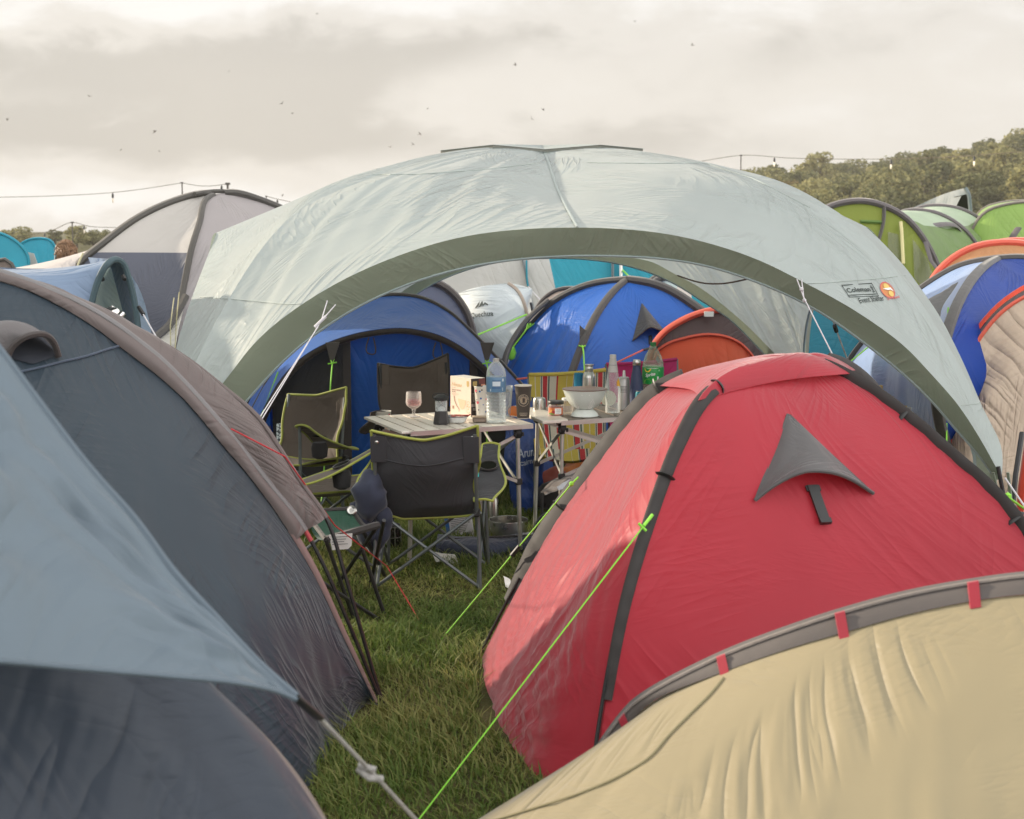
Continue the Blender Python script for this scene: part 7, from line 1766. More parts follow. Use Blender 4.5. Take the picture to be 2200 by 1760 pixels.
def steel_things():
    c, s = it(1159, 881); k = 1 / s; root = thing('steel_mug', 'upturned brushed steel mug beside the black cup', 'mug', c)
    MB().lathe([(14.6 * k, 0), (14.6 * k, 1 * k), (14 * k, 20 * k), (12.5 * k, 25.5 * k), (9 * k, 27 * k), (0, 27.2 * k)], c, 32).build('mug_body', M_steel, root)
    c, s = it(1265, 870); k = 1 / s; root = thing('steel_flask', 'brushed steel drinking flask with a screw neck behind the colander', 'flask', c)
    MB().lathe([(0, 0), (13 * k, 0), (13.8 * k, 2 * k), (13.8 * k, 58 * k), (13 * k, 64 * k), (10 * k, 70 * k), (8.6 * k, 71.5 * k), (8.6 * k, 74 * k), (9.2 * k, 75 * k), (8.6 * k, 76 * k), (9.2 * k, 78 * k), (8.6 * k, 79 * k), (8.8 * k, 84 * k), (10.4 * k, 85 * k), (10.4 * k, 87 * k), (9 * k, 87 * k), (8 * k, 84 * k), (0, 84 * k)], c, 30).build('flask_body', M_steel, root)
    c, s = it(1243, 868); k = 1 / s; root = thing('blue_candle', 'turquoise tumbler candle left of the steel flask', 'candle', c)
    MB().lathe([(0, 0), (9.5 * k, 0), (10 * k, 1 * k), (10 * k, 66 * k), (9 * k, 66.5 * k), (8 * k, 64 * k), (0, 63.5 * k)], c, 24).build('candle_wax', fab('candle_turquoise', S(46, 140, 176), .3, .4, .2), root)
    MB().tube([c + Vector((0, 0, 63 * k)), c + Vector((0, 0, 68 * k))], .0015, 5).build('wick', M_darkink, root)
steel_things()
def jar():
    c, s = it(1194, 894); k = 1 / s; root = thing('sauce_jar', 'glass jar of red sauce with a black lid in front of the colander', 'jar', c)
    MB().lathe([(0, .002), (15 * k, 0), (17 * k, 2 * k), (17 * k, 21 * k), (15 * k, 25 * k), (14.8 * k, 26 * k)], c, 30).build('jar_glass', clear('jar_glass', (.95, .9, .85), .12, .7, .05), root)
    MB().lathe([(0, .003), (15.6 * k, 1 * k), (16 * k, 3 * k), (16 * k, 21 * k), (0, 22 * k)], c, 26).build('sauce', solid('sauce_red', S(150, 70, 44), .4, var=.25, bscale=120), root)
    MB().lathe([(0, 26 * k), (17 * k, 26 * k), (17.4 * k, 27 * k), (17.4 * k, 31.5 * k), (16.5 * k, 33 * k), (0, 33 * k)], c, 30).build('lid', M_black, root)
    a0 = face(c); wrapped('label', [patch(-19 * k, 18 * k, 4.5 * k, 19 * k, 20)], 17 * k, a0, c, solid('jar_label_orange', S(206, 112, 62), .5), root, .0006)
    wrapped('label_panel', [patch(-2 * k, 13 * k, 5.5 * k, 18 * k)], 17 * k, a0, c, M_white, root, .001); wrapped('label_art', [patch(-18 * k, -3 * k, 4.5 * k, 8 * k)], 17 * k, a0, c, solid('label_green', S(110, 140, 60), .5), root, .001)
    wrapped('label_art', [disc_of(3.4 * k, -5 * k, 10 * k, 14)], 17 * k, a0, c, solid('label_red', S(168, 40, 52), .5), root, .0012); wrapped('label_art', [([(-14 * k, 9 * k), (-7 * k, 9.5 * k), (-11 * k, 16 * k)], [(0, 1, 2)])], 17 * k, a0, c, solid('label_yellow', S(236, 186, 90), .5), root, .0012)
    wrapped('print', [cen(glyphs('PASTA', 1), 8 * k, None, 5.5 * k, 15 * k), patch(1 * k, 10 * k, 12 * k, 12.5 * k), patch(1 * k, 10 * k, 10 * k, 10.5 * k), patch(1 * k, 8 * k, 7 * k, 7.5 * k)], 17 * k, a0, c, M_darkink, root, .0014)
    c, s = it(1219, 891); k = 1 / s; root = thing('glass_jar', 'small empty glass jar half hidden behind the sauce jar', 'jar', c)
    MB().lathe([(0, .002), (13 * k, 0), (14 * k, 2 * k), (14 * k, 20 * k), (11 * k, 26 * k), (11 * k, 29 * k), (10 * k, 29 * k), (10 * k, 26 * k), (12.6 * k, 20 * k), (12.6 * k, 3 * k), (0, 3 * k)], c + Vector((0, .02, 0)), 24).build('jar_glass', M_glass, root)
    MB().lathe(cyl(12 * k, 29 * k, 35 * k, .002), c + Vector((0, .02, 0)), 24).build('lid', M_white, root)
jar()
def colander():
    c, s = it(1256, 894); k = 1 / s; root = thing('colander', 'white enamel colander on a flared foot with a brown rim', 'colander', c)
    M_en = solid('enamel_pale', S(218, 224, 216), .18, var=.03)
    seg = 72; prof = [(29.5 * k, 0), (30 * k, 1 * k), (27 * k, 7 * k), (20 * k, 13 * k), (18 * k, 15 * k)]
    MB().lathe(prof + [(17 * k, 15 * k), (26 * k, 6.5 * k), (28.5 * k, 0)], c, 48).build('foot', M_en, root)
    bowl = [(0, 14 * k), (12 * k, 14.2 * k), (20 * k, 16.5 * k), (28 * k, 22 * k), (36 * k, 32 * k), (42 * k, 43 * k), (46 * k, 54 * k), (47.6 * k, 58 * k), (46 * k, 58 * k), (41 * k, 44 * k), (34.5 * k, 33 * k), (27 * k, 23.5 * k), (19 * k, 18 * k), (0, 16 * k)]
    MB().lathe(bowl, c, 64).build('bowl', M_en, root)
    MB().lathe([(46.6 * k, 57.2 * k), (48.2 * k, 57.4 * k), (48.2 * k, 59 * k), (46.4 * k, 58.8 * k)], c, 64).build('rim', solid('enamel_brown', S(112, 82, 66), .35), root)
    h1, h2 = MB(), MB(); inner = solid('hole_dark', S(120, 124, 118), .7); outer = solid('hole_pale', S(244, 244, 238), .5)
    def holes(mb, zz, rr_, nrm_sign, cnt, a0, sp, size):
        for i in range(cnt):
            a = a0 + (i - (cnt - 1) / 2) * sp; p = c + Vector((rr_ * math.cos(a), rr_ * math.sin(a), zz)); nn = Vector((math.cos(a) * .85, math.sin(a) * .85, -.5)) * nrm_sign
            M = nn.to_track_quat('Z', 'Y').to_matrix(); V = [M @ Vector((size * math.cos(2 * PI * j / 10), size * math.sin(2 * PI * j / 10), 0)) + p + nn * .0030 for j in range(10)]; mb.add(V, [tuple(range(10))])
    fa = face(c)
    for q in range(6):
        a = fa - PI * .86 + q * PI / 3 * 1.0
        for i, (r_, z_, n) in enumerate(((23.2, 18.6, 2), (26.4, 21.2, 3), (29.2, 23.8, 4), (31.7, 26.8, 3), (34, 29.8, 4), (36.2, 32.8, 3), (38, 36, 2), (39.7, 39.3, 1))): holes(h1, z_ * k, r_ * k, 1, n, a, .115, 1.35 * k)
    holes(h1, 50 * k, 44.6 * k, 1, 2, fa + .05, .35, 1.4 * k); holes(h2, 52 * k, 43.9 * k, -1, 2, fa + PI - .03, .78, 1.7 * k)
    h1.build('holes', outer, root, smooth=False); h2.build('holes', inner, root, smooth=False)
colander()
def bottles():
    c, s = it(1316, 888); k = 1 / s; root = thing('soda_bottle', 'tall clear glass soda bottle with a small yellow label, right of the colander', 'bottle', c)
    MB().lathe([(0, 3 * k), (9 * k, 0), (15.5 * k, 2 * k), (16 * k, 8 * k), (15 * k, 20 * k), (16.5 * k, 36 * k), (16.5 * k, 52 * k), (14 * k, 70 * k), (11 * k, 88 * k), (8.2 * k, 106 * k), (6.6 * k, 118 * k)], c, 30).build('bottle_body', M_pet, root)
    MB().lathe([(9.6 * k, 88.5 * k), (11.3 * k, 88.5 * k), (8.6 * k, 106 * k), (7.2 * k, 117 * k), (6.9 * k, 117.2 * k)], c, 26).build('neck_label', solid('neck_label', S(186, 184, 178), .5), root)
    MB().lathe(cyl(6.8 * k, 117 * k, 126 * k, .002), c, 20, None, 18, .02).build('cap', solid('cap_grey2', S(196, 194, 190), .4), root)
    a0 = face(c); wrapped('yellow_label', [([(9 * k, 60 * k), (20 * k, 58 * k), (21 * k, 68 * k), (14 * k, 76 * k), (9 * k, 68 * k)], [(0, 1, 2, 3, 4)])], 15.6 * k, a0, c, solid('label_amber', S(228, 170, 56), .5), root, .002, lambda y: np.interp(y, [52 * k, 70 * k, 88 * k], [16.5 * k, 14 * k, 11 * k]))
    wrapped('print', [cen(glyphs('Schweppes', 1), 20 * k, 3 * k, 0, 104 * k)], 9 * k, a0 - .1, c, M_darkink, root, .001, lambda y: 8.9 * k)
    c, s = it(1340, 880); k = 1 / s; root = thing('spray_can', 'pale grey can with a white nozzle behind the soda bottle', 'can', c)
    MB().lathe([(0, 0), (12 * k, 0), (12.5 * k, 2 * k), (12.5 * k, 62 * k), (11 * k, 66 * k), (11.5 * k, 68 * k), (9 * k, 70 * k), (0, 70.5 * k)], c, 28).build('can_body', solid('can_grey', S(190, 190, 186), .35, .3), root)
    MB().lathe([(0, 70 * k), (3.8 * k, 70 * k), (2.6 * k, 82 * k), (2.2 * k, 84 * k), (0, 84 * k)], c, 14).build('nozzle', M_white, root)
    wrapped('print', [patch(-8 * k, 6 * k, (50 - 3 * i) * k, (51 - 3 * i) * k) for i in range(5)], 12.5 * k, face(c), c, M_darkink, root, .0006)
    c, s = it(1367, 882); k = 1 / s; root = thing('navy_flask', 'matt navy insulated bottle with a steel cap', 'flask', c)
    MB().lathe([(0, 0), (13.4 * k, 0), (14.2 * k, 2 * k), (14.4 * k, 30 * k), (14.2 * k, 52 * k), (12.5 * k, 70 * k), (9.6 * k, 86 * k), (8.4 * k, 94 * k), (8.4 * k, 97 * k)], c, 30).build('flask_body', solid('navy_matt', S(44, 56, 88), .5, var=.04), root)
    MB().lathe([(8.4 * k, 97 * k), (8.8 * k, 97.5 * k), (8.6 * k, 106 * k), (7.6 * k, 109 * k), (0, 109.5 * k)], c, 24).build('cap', M_steel, root)
    c, s = it(1402, 877); k = 1 / s; root = thing('green_soda_bottle', 'large clear bottle with a bright green label and green cap', 'bottle', c); r = 22.5 * k
    MB().lathe([(0, 3 * k), (14 * k, 0), (20 * k, 3 * k), (r, 10 * k), (r * .98, 30 * k), (r * 1.0, 48 * k), (r * 1.02, 60 * k), (r * 1.02, 88 * k), (r * .96, 98 * k), (r * .78, 112 * k), (r * .48, 124 * k), (r * .26, 131 * k), (r * .24, 134 * k)], c, 32).build('bottle_body', clear('soda_plastic', (.86, .92, .84), .14, .75, .06, S(190, 205, 185)), root)
    MB().lathe([(0, 4 * k), (r * .9, 6 * k), (r * .95, 30 * k), (r * .97, 92 * k), (0, 92.2 * k)], c, 24).build('drink', clear('soda_drink', (.84, .92, .80), .08, .35, .04), root)
    MB().lathe([(r * 1.02, 53 * k), (r * 1.035, 54 * k), (r * 1.035, 88 * k), (r * 1.02, 89 * k)], c, 36).build('label', solid('label_bright_green', S(22, 146, 62), .35), root)
    a0 = face(c); L_ = r * 1.035
    wrapped('label_fruit', [([(-18 * k + 10 * k * math.cos(a), 56 * k + 8.5 * k * math.sin(a)) for a in np.linspace(0, PI, 16)] , [tuple(range(16))]), ], L_, a0 + .25, c, solid('label_lime', S(120, 190, 70), .4), root, .0006)
    wrapped('label_lime', [([(0 * k + 15 * k * math.cos(a), 54.5 * k + 11 * k * math.sin(a)) for a in np.linspace(0, PI, 20)], [tuple(range(20))])], L_, a0 - .25, c, solid('label_lime', S(120, 190, 70), .4), root, .0009)
    wrapped('label_lemon', [([(-12 * k + 8 * k * math.cos(a), 87 * k + 8 * k * math.sin(a)) for a in np.linspace(PI, 2 * PI, 16)], [tuple(range(16))])], L_, a0, c, solid('label_lemon', S(246, 200, 70), .4), root, .0009)
    t = cen(glyphs('Sprite', 1, shear=.15, bold=.03), 22 * k, 9.5 * k, -6 * k, 73 * k); t = ([(v[0], v[1] + (v[0] + 6 * k) * .22) for v in t[0]], t[1])
    wrapped('lettering', [t, patch(-14 * k, 12 * k, 87 * k, 87.8 * k), cen(glyphs('2L', 1, bold=.02), 4 * k, None, 14 * k, 83 * k), patch(9 * k, 13 * k, 58 * k, 70 * k)], L_, a0, c, M_white, root, .0014)
    MB().lathe(cyl(6.2 * k, 133 * k, 141.5 * k, .002), c, 22, None, 20, .02).build('cap', solid('cap_green', S(18, 110, 52), .4), root)
    MB().lathe([(7 * k, 131 * k), (7.2 * k, 132 * k), (7 * k, 133 * k)], c, 18).build('neck_ring', clear('soda_plastic', (.86, .92, .84), .14, .75, .06), root)
    wrapped('sticker', [([(3 * k, 106 * k), (9 * k, 98 * k), (15 * k, 103 * k), (8 * k, 115 * k)], [(0, 1, 2, 3)])], r * .8, a0 + .1, c, solid('sticker_grey', S(120, 124, 116), .6), root, .004, lambda y: np.interp(y, [98 * k, 112 * k, 124 * k], [r * .96, r * .78, r * .48]))
    M_teal = solid('can_teal', S(30, 116, 130), .35, .4)
    for (px, py, lab) in ((1377, 884, 'teal drinks can in front of the navy flask'), (1400, 880, 'teal drinks can closest to the green labelled bottle')):
        c, s = it(px, py); k = 1 / s; root = thing('drinks_can', lab, 'can', c, 'teal drinks cans')
        MB().lathe([(0, .002), (10 * k, 0), (13 * k, 3 * k), (13 * k, 38 * k), (11.2 * k, 43 * k)], c, 26).build('can_body', M_teal, root)
        MB().lathe([(11.2 * k, 43 * k), (11.6 * k, 44 * k), (11 * k, 44.6 * k), (10.4 * k, 43.4 * k), (0, 43.2 * k)], c, 26).build('lid', M_steel, root)
        a0 = face(c); wrapped('emblem', [ring_of(3.2 * k, 5 * k, 6 * k, 29 * k, 20, 1.3)], 13 * k, a0, c, M_black, root); wrapped('print', [patch(-11 * k + i * 5 * k, -10 * k + i * 5 * k, 6 * k, 34 * k, 2) for i in range(3)], 13 * k, a0, c, solid('can_ink', S(140, 170, 165), .5), root); MB().tube([c + Vector((0, -.004, 45 * k)), c + Vector((0, .008, 45.4 * k))], .002, 6).build('ring_pull', M_steel, root)
    c, s = it(1300, 874); k = 1 / s; root = thing('plate', 'pale plate leaning behind the soda bottle', 'plate', c)
    MB().lathe([(0, 0), (12 * k, 0), (17 * k, 2.2 * k), (17.4 * k, 2.8 * k), (12 * k, 1 * k), (0, .8 * k)], c + Vector((.02, .03, 16 * k)), 32, Matrix.Rotation(R(68), 3, 'X')).build('plate_disc', solid('plate_cream', S(214, 208, 186), .35), root)
bottles()
# ---------------------------------------------------------------- things on the grass, lamps, birds, person
def ground_items():
    c = g(1092, 1160); s = FPX / c.y; k = 1 / s; root = thing('cooking_pot', 'wide steel cooking pot on the grass under the table', 'pot', c)
    MB().lathe([(0, .002), (39 * k, 0), (42.5 * k, 3 * k), (42.5 * k, 44 * k), (43.6 * k, 45 * k), (43.4 * k, 46 * k), (41.4 * k, 45.5 * k), (41 * k, 4 * k), (0, 3 * k)], c, 48).build('pot_wall', M_steel, root)
    for q in (-.5, .2): MB().lathe([(0, 0), (2 * k, .2 * k), (1.4 * k, 1.4 * k), (0, 1.7 * k)], c + Vector((41 * k * math.sin(q), 41 * k * math.cos(q) - .002, 38 * k)), 8, Matrix.Rotation(R(90), 3, 'X')).build('rivet', M_steel, root)
    c = g(1060, 1150); k = c.y / FPX; root = thing('steel_thermos', 'upright steel thermos behind the cooking pot', 'thermos', c)
    MB().lathe([(0, .0), (10 * k, 0), (11 * k, 2 * k), (11 * k, 78 * k), (9 * k, 84 * k), (9 * k, 92 * k), (0, 93 * k)], c, 26).build('thermos_body', M_steel, root)
    c = g(985, 1160); k = c.y / FPX; root = thing('cereal_carton', 'white carton with blue edge and small print lying under the grey camp chair', 'carton', c)
    Rb = Matrix.Rotation(R(-8), 3, 'Y') @ Matrix.Rotation(R(14), 3, 'X'); cc = c + Vector((0, .04, .10))
    MB().box(cc, (.155, .055, .20), Rb, .003).build('carton_body', solid('carton_white', S(214, 214, 214), .6), root)
    F_ = lambda x, z: cc + Rb @ Vector((x, -.0285, z)); X, Z = Rb @ Vector((1, 0, 0)), Rb @ Vector((0, 0, 1))
    decal('blue_edge', [rect_of(-.077, -.098, -.055, .098)], F_(0, 0), X, Z, solid('carton_blue', S(56, 110, 176), .5), root, None, .001)
    decal('print', [rect_of(-.045, .07 - i * .011, .05 - (i % 4) * .006, .073 - i * .011) for i in range(12)] + [rect_of(.03 + i * .004, -.085, .032 + i * .004, -.06) for i in range(8)] + [cen(glyphs('CE', 1), .018, None, .055, .0)], F_(0, 0), X, Z, M_darkink, root, None, .0012)
    # long dark bag
    M_nv = fab('navy_canvas', S(52, 58, 74), .03, .8, .8, 1.5)
    root = thing('navy_bag', 'long dark navy canvas bag lying flat in front of the cooking pot', 'bag', g(1080, 1200))
    p0, p1, p2, p3 = g(938, 1190), g(1040, 1196), g(1120, 1188), g(1215, 1178)
    G = loft([[p + Vector((0, -.05, .0)) for p in (p0, p1, p2, p3)], [p + Vector((0, -.045, .05)) for p in (p0, p1, p2, p3)], [p + Vector((0, .05, .072)) for p in (p0, p1, p2, p3)], [p + Vector((0, .20, .05)) for p in (p0, p1, p2, p3)], [p + Vector((0, .24, 0)) for p in (p0, p1, p2, p3)]], 60, 24)
    b = grid('bag_body', crinkle(G, .03, 5, 8, 3, False), M_nv, root)
    for e in (G[0], G[-1]): mesh_obj('bag_end', e, [tuple(range(len(e)))], M_nv, root)
    MB().tube([G[4, 10], G[30, 12] + np.array([0, 0, .01]), G[-4, 10]], .006, 6, n=20).build('seam', M_blkp, b)
    # blue carrier bag with print
    root = thing('carrier_bag', 'blue printed plastic carrier bag standing beside the blue tent door', 'bag', at(1125, 1050, 9.3).xy.to_tuple(2) + (0,))
    d = 9.3
    M_bb = fab('carrier_plastic', S(44, 78, 150), .15, .35, 1.0, 2.5, .15, .2, .7)
    tp = [at(1086, 850, d), at(1112, 838, d + .05), at(1150, 862, d)]; md = [at(1085, 960, d - .08), at(1120, 960, d - .14), at(1160, 962, d - .06)]; bt = [Vector((at(1100, 1060, d - .05).x, d - .05, 0)), Vector((at(1130, 1060, d - .12).x, d - .12, 0)), Vector((at(1180, 1060, d - .02).x, d - .02, 0))]
    fr = grid('bag_front', crinkle(loft([tp, md, bt], 40, 40), .05, 8, 8, 3, False), M_bb, root)
    bk = [p + Vector((0, .22, 0)) for p in tp], [p + Vector((.0, .3, 0)) for p in md], [p + Vector((0, .28, 0)) for p in bt]
    grid('bag_back', crinkle(loft([tp, bk[1], bk[2]], 30, 30), .04, 8, 8, 5, False), M_bb, root)
    bv = bvh_of(fr)
    t = [p for p in (hit(1112, 985, bv, 0)[0], hit(1146, 979, bv, 0)[0], hit(1111, 965, bv, 0)[0]) if p]
    if len(t) == 3:
        M_pr = solid('bag_print', S(190, 200, 220), .5)
        decal('lettering', [cen(glyphs('Arun', 1, bold=.01), 1.0, 1.0, .5, .45)], t[0], t[1] - t[0], t[2] - t[0], M_pr, root, bv, .012)
        t2 = [hit(1116, 1000, bv, 0)[0], hit(1143, 995, bv, 0)[0], hit(1115, 986, bv, 0)[0]]
        if all(t2): decal('lettering', [cen(glyphs('cairn', 1, bold=.01), 1.0, .8, .5, .4)], t2[0], t2[1] - t2[0], t2[2] - t2[0], M_pr, root, bv, .012)
    # orange ground sheet, black jacket, lid, shoe
    root = thing('orange_rucksack', 'slumped orange and rust rucksack under the striped folding chair', 'rucksack', g(1250, 1075))
    M_or = fab('orange_nylon', S(204, 116, 44), .15, .6, .9, 1.5); M_ru = fab('rust_nylon', S(150, 58, 42), .1, .6, .9, 1.5)
    def lump(name, c, r, mat, seed, parent, sx=1, sz=1):
        mb = MB(); mb.lathe([(0, -.2 * r * sz)] + [(r * math.sin(a), -r * sz * math.cos(a) * (1 if a > PI / 2 else .2)) for a in np.linspace(.3, PI - .12, 14)] + [(0, r * sz)], (0, 0, 0), 28); V = np.array(mb.V); V[:, 0] *= sx
        V += (V / np.maximum(np.linalg.norm(V, axis=1, keepdims=True), 1e-6)) * ((vnoise(V[:, 0] * 9 + V[:, 1] * 5, V[:, 2] * 9, seed) - .5) * .5 * r + (vnoise(V[:, 0] * 22, V[:, 2] * 22 + V[:, 1] * 16, seed + 1) - .5) * .22 * r)[:, None]
        V[:, 2] = np.maximum(V[:, 2], -.2 * r * sz); return mesh_obj(name, V + np.array(c), mb.F, mat, parent)
    lump('pack_body', g(1275, 1075) + Vector((.05, .3, .06)), .24, M_or, 3, root, 1.3, .9); lump('pack_pocket', g(1195, 1075) + Vector((.0, .15, .04)), .15, M_ru, 5, root, 1.0, 1.1)
    M_bk = fab('black_jacket', S(42, 40, 40), .02, .85, .8, 1.4, .1)
    root = thing('black_jacket', 'black jacket heaped on the grass beside the table leg', 'jacket', g(1230, 1105)); lump('jacket_cloth', g(1232, 1108) + Vector((0, .1, .06)), .20, M_bk, 8, root, 1.0, .85); lump('sleeve', g(1262, 1090) + Vector((0, .05, .03)), .12, M_bk, 9, root, 1.4, .8)
    root = thing('rucksack_pocket', 'grey and white printed bag flap beside the black jacket', 'bag', g(1225, 1110))
    a = [at(1160, 1055, 8.1), at(1205, 1020, 8.2), at(1245, 1015, 8.2)]; b = [at(1175, 1065, 7.95), at(1215, 1045, 7.9), at(1250, 1035, 7.9)]
    grid('flap', crinkle(loft([a, b], 20, 12), .02, 12, 12, 3, False), fab('flap_grey', S(96, 88, 84), .1, .7, .6), root)
    a = [at(1196, 1045, 7.86), at(1222, 1030, 7.9), at(1232, 1026, 7.9)]; b = [at(1200, 1053, 7.8), at(1225, 1043, 7.82), at(1236, 1036, 7.82)]
    grid('flap_lining', crinkle(loft([a, b], 16, 8), .01, 12, 12, 3, False), fab('flap_pale', S(196, 196, 200), .1, .6, .6), root)
    mb = MB(); [mb.tube([p, Vector((p.x, p.y + .02, 0))], .01, 6) for p in (at(1165, 1058, 8.0), at(1240, 1030, 8.0))]; mb.build('strap', M_black, root)
    c = at(1196, 1100, 7.85); root = thing('black_pan', 'black frying pan leaning on the table leg', 'pan', (c.x, c.y, 0)); Rm = Matrix.Rotation(R(14), 3, 'Y') @ Matrix.Rotation(R(64), 3, 'X'); c = Vector((c.x, c.y, .135))
    MB().lathe([(0, -.006), (.105, -.006), (.128, .025), (.131, .027), (.126, .028), (.104, .0), (0, .0)], c, 40, Rm).build('pan_body', solid('pan_black', S(34, 34, 35), .4, .3), root)
    MB().tube([c + Rm @ Vector((.12, -.04, .02)), c + Rm @ Vector((.20, -.07, .035)), c + Rm @ Vector((.26, -.09, .03))], .010, 8).build('handle', M_black, root); MB().lathe([(0, 0), (.012, .002), (.008, .01), (0, .012)], c + Rm @ Vector((.09, -.07, .0)), 10, Rm).build('rivet', M_steel, root)
    # cafetiere and bottle shapes in the dark under the front chair
    c = g(845, 1178); k = c.y / FPX; root = thing('coffee_press', 'dark glass coffee press with a steel cage under the grey chair', 'coffee press', c)
    MB().lathe([(0, .002), (15 * k, 0), (16 * k, 2 * k), (16 * k, 48 * k), (15 * k, 48 * k), (15 * k, 3 * k), (0, 3 * k)], c, 26).build('beaker', solid('dark_glass', S(36, 32, 30), .15, 0, .8), root)
    cg = MB(); [cg.tube([c + Vector((17 * k * math.cos(a), 17 * k * math.sin(a), 0)), c + Vector((17 * k * math.cos(a), 17 * k * math.sin(a), 50 * k))], .0025, 6) for a in np.linspace(0, 2 * PI, 6)[:-1]]; [cg.lathe([(16.4 * k, z * k), (17.6 * k, z * k), (17.6 * k, (z + 1.5) * k), (16.4 * k, (z + 1.5) * k)], c, 26) for z in (2, 25, 48)]; cg.build('cage', M_steel, root)
    MB().lathe([(0, 52 * k), (16 * k, 50 * k), (14 * k, 54 * k), (3 * k, 57 * k), (2 * k, 64 * k), (4 * k, 66 * k), (0, 68 * k)], c, 20).build('lid', M_black, root)
    # litter
    for (px, py, w, lab) in ((958, 1212, .075, 'torn white paper scrap on the grass under the grey chair'), (1092, 1266, .02, 'tiny white scrap on the grass left of the red tent'), (828, 1170, .035, 'white paper corner on the grass by the coffee press')):
        c = g(px, py) + Vector((0, 0, .05)); o = thing('paper_scrap', lab, 'litter', c, 'scraps of paper on the grass'); grid('sheet', crinkle(loft([[c + Vector((-w, 0, .02)), c + Vector((w * .6, .01, .0))], [c + Vector((-w * .7, -.03, -.03)), c + Vector((w, -.04, -.045))]], 10, 10), .02, 25, 25, 3, False), solid('paper', S(226, 224, 216), .8), o)
    # teal cup glimpsed by the chair arm
    c = at(1012, 1046, 7.42); o = thing('teal_carton', 'bright teal drinks carton standing on the seat of the grey chair', 'carton', (c.x, c.y, .40)); MB().box((c.x, c.y, .475), (.075, .05, .15), Matrix.Rotation(R(12), 3, 'Z'), .004).build('carton_body', solid('carton_teal', S(44, 176, 172), .4), o); MB().box((c.x, c.y, .56), (.03, .025, .02), Matrix.Rotation(R(12), 3, 'Z'), .004).build('spout', M_white, o)
    c = g(1085, 1085) ; o = thing('ground_sheet', 'pale patterned sheet spread at the foot of the blue tent behind the chair', 'sheet', at(632, 950, 9.6).xy.to_tuple() + (0,))
    a = [at(594, 910, 9.7), at(640, 905, 9.7)]; b = [at(594, 975, 9.6), at(640, 978, 9.6)]; e = [Vector((a[0].x, 9.5, 0)), Vector((a[1].x, 9.5, 0))]
    m, nt = mat_new('crackle_sheet'); N, L = nt.nodes.new, nt.links.new
    out = N('ShaderNodeOutputMaterial'); bs = N('ShaderNodeBsdfPrincipled'); L(bs.outputs[0], out.inputs[0]); vo = N('ShaderNodeTexVoronoi'); vo.feature = 'DISTANCE_TO_EDGE'; vo.inputs['Scale'].default_value = 38; tc = N('ShaderNodeTexCoord'); L(tc.outputs['Object'], vo.inputs['Vector'])
    rp = N('ShaderNodeValToRGB'); rp.color_ramp.elements[0].color = (.02, .03, .04, 1); rp.color_ramp.elements[0].position = .05; rp.color_ramp.elements[1].position = .12; rp.color_ramp.elements[1].color = (.5, .55, .55, 1); L(vo.outputs[0], rp.inputs[0]); L(rp.outputs[0], bs.inputs['Base Color'])
    grid('printed_cloth', loft([a, b], 20, 20), m, o); grid('lower_cloth', loft([b, e], 12, 12), M_blue, o)
ground_items()

def lamps():
    M_w = solid('cable_dark', S(120, 110, 94), .7); M_bulb = solid('lamp_bulb', S(240, 225, 205), .3); M_lit = solid('lamp_bulb_lit', (1, .86, .66), .3, emit=0.35); M_pl = solid('lamp_pole', S(84, 78, 72), .6)
    def pole(px, top, d, lab, w=.018):
        b = at(px, top, d); o = thing('light_pole', lab, 'pole', (b.x, d, 0), 'thin poles carrying the string lights'); MB().tube([(b.x, d, 0), (b.x, d, b.z)], w, 6).build('shaft', M_pl, o); MB().box((b.x, d, b.z), (w * 4, w * 3, w * 2)).build('clamp', M_pl, o); return b
    p1 = pole(391, 393, 40, 'light pole left of the two above the grey dome tent'); p2 = pole(489, 395, 40, 'light pole right of the two above the grey dome tent', .03); p3 = pole(572, 422, 52, 'light pole between the grey dome tent and the shelter')
    p4 = pole(155, 478, 75, 'far light pole above the curly haired person', .035); p5 = pole(1592, 334, 45, 'light pole standing clear of the shelter against the sky')
    def wire(pts, bulbs, lab, lit=False, r=.008):
        o = thing('string_lights', lab, 'string lights', pts[0], 'strings of festoon lights')
        q = cr(pts, 60); MB().tube(q, r, 5).build('cable', M_w, o)
        for f in bulbs:
            c = q[int(f * 59)]; k = 1 + (r - .008) * 60
            s = MB().lathe([(0, -.16 * k), (.03 * k, -.13 * k), (.03 * k, -.05 * k), (0, 0)], c, 8).build('socket', M_black, o); MB().lathe([(0, -.28 * k), (.02 * k, -.25 * k), (.024 * k, -.20 * k), (.015 * k, -.14 * k), (0, -.13 * k)], c, 8).build('bulb', M_lit if lit else M_bulb, s)
    wire([at(-20, 424, 38), at(120, 421, 38.5), at(250, 413, 39), p1], (.05, .62), 'string of lights running left from the poles over the grey dome tent')
    wire([p1, at(440, 400, 40), p2], (.88,), 'short string of lights between the two poles over the grey dome tent'); wire([p3, at(610, 431, 53), at(680, 445, 54)], (.3,), 'string of lights running right from the pole beside the shelter', r=.011)
    wire([at(60, 505, 75), at(110, 496, 75), p4, at(190, 486, 75), at(250, 489, 75)], (.2, .65), 'far string of lights over the turquoise tents', r=.017)
    wire([at(1480, 352, 45), at(1540, 341, 45), p5, at(1700, 340, 45), at(1880, 342, 44), at(2050, 337, 42), at(2240, 322, 40)], (.25, .56, .83), 'string of lights crossing in front of the wooded hill', True, .009)
lamps()

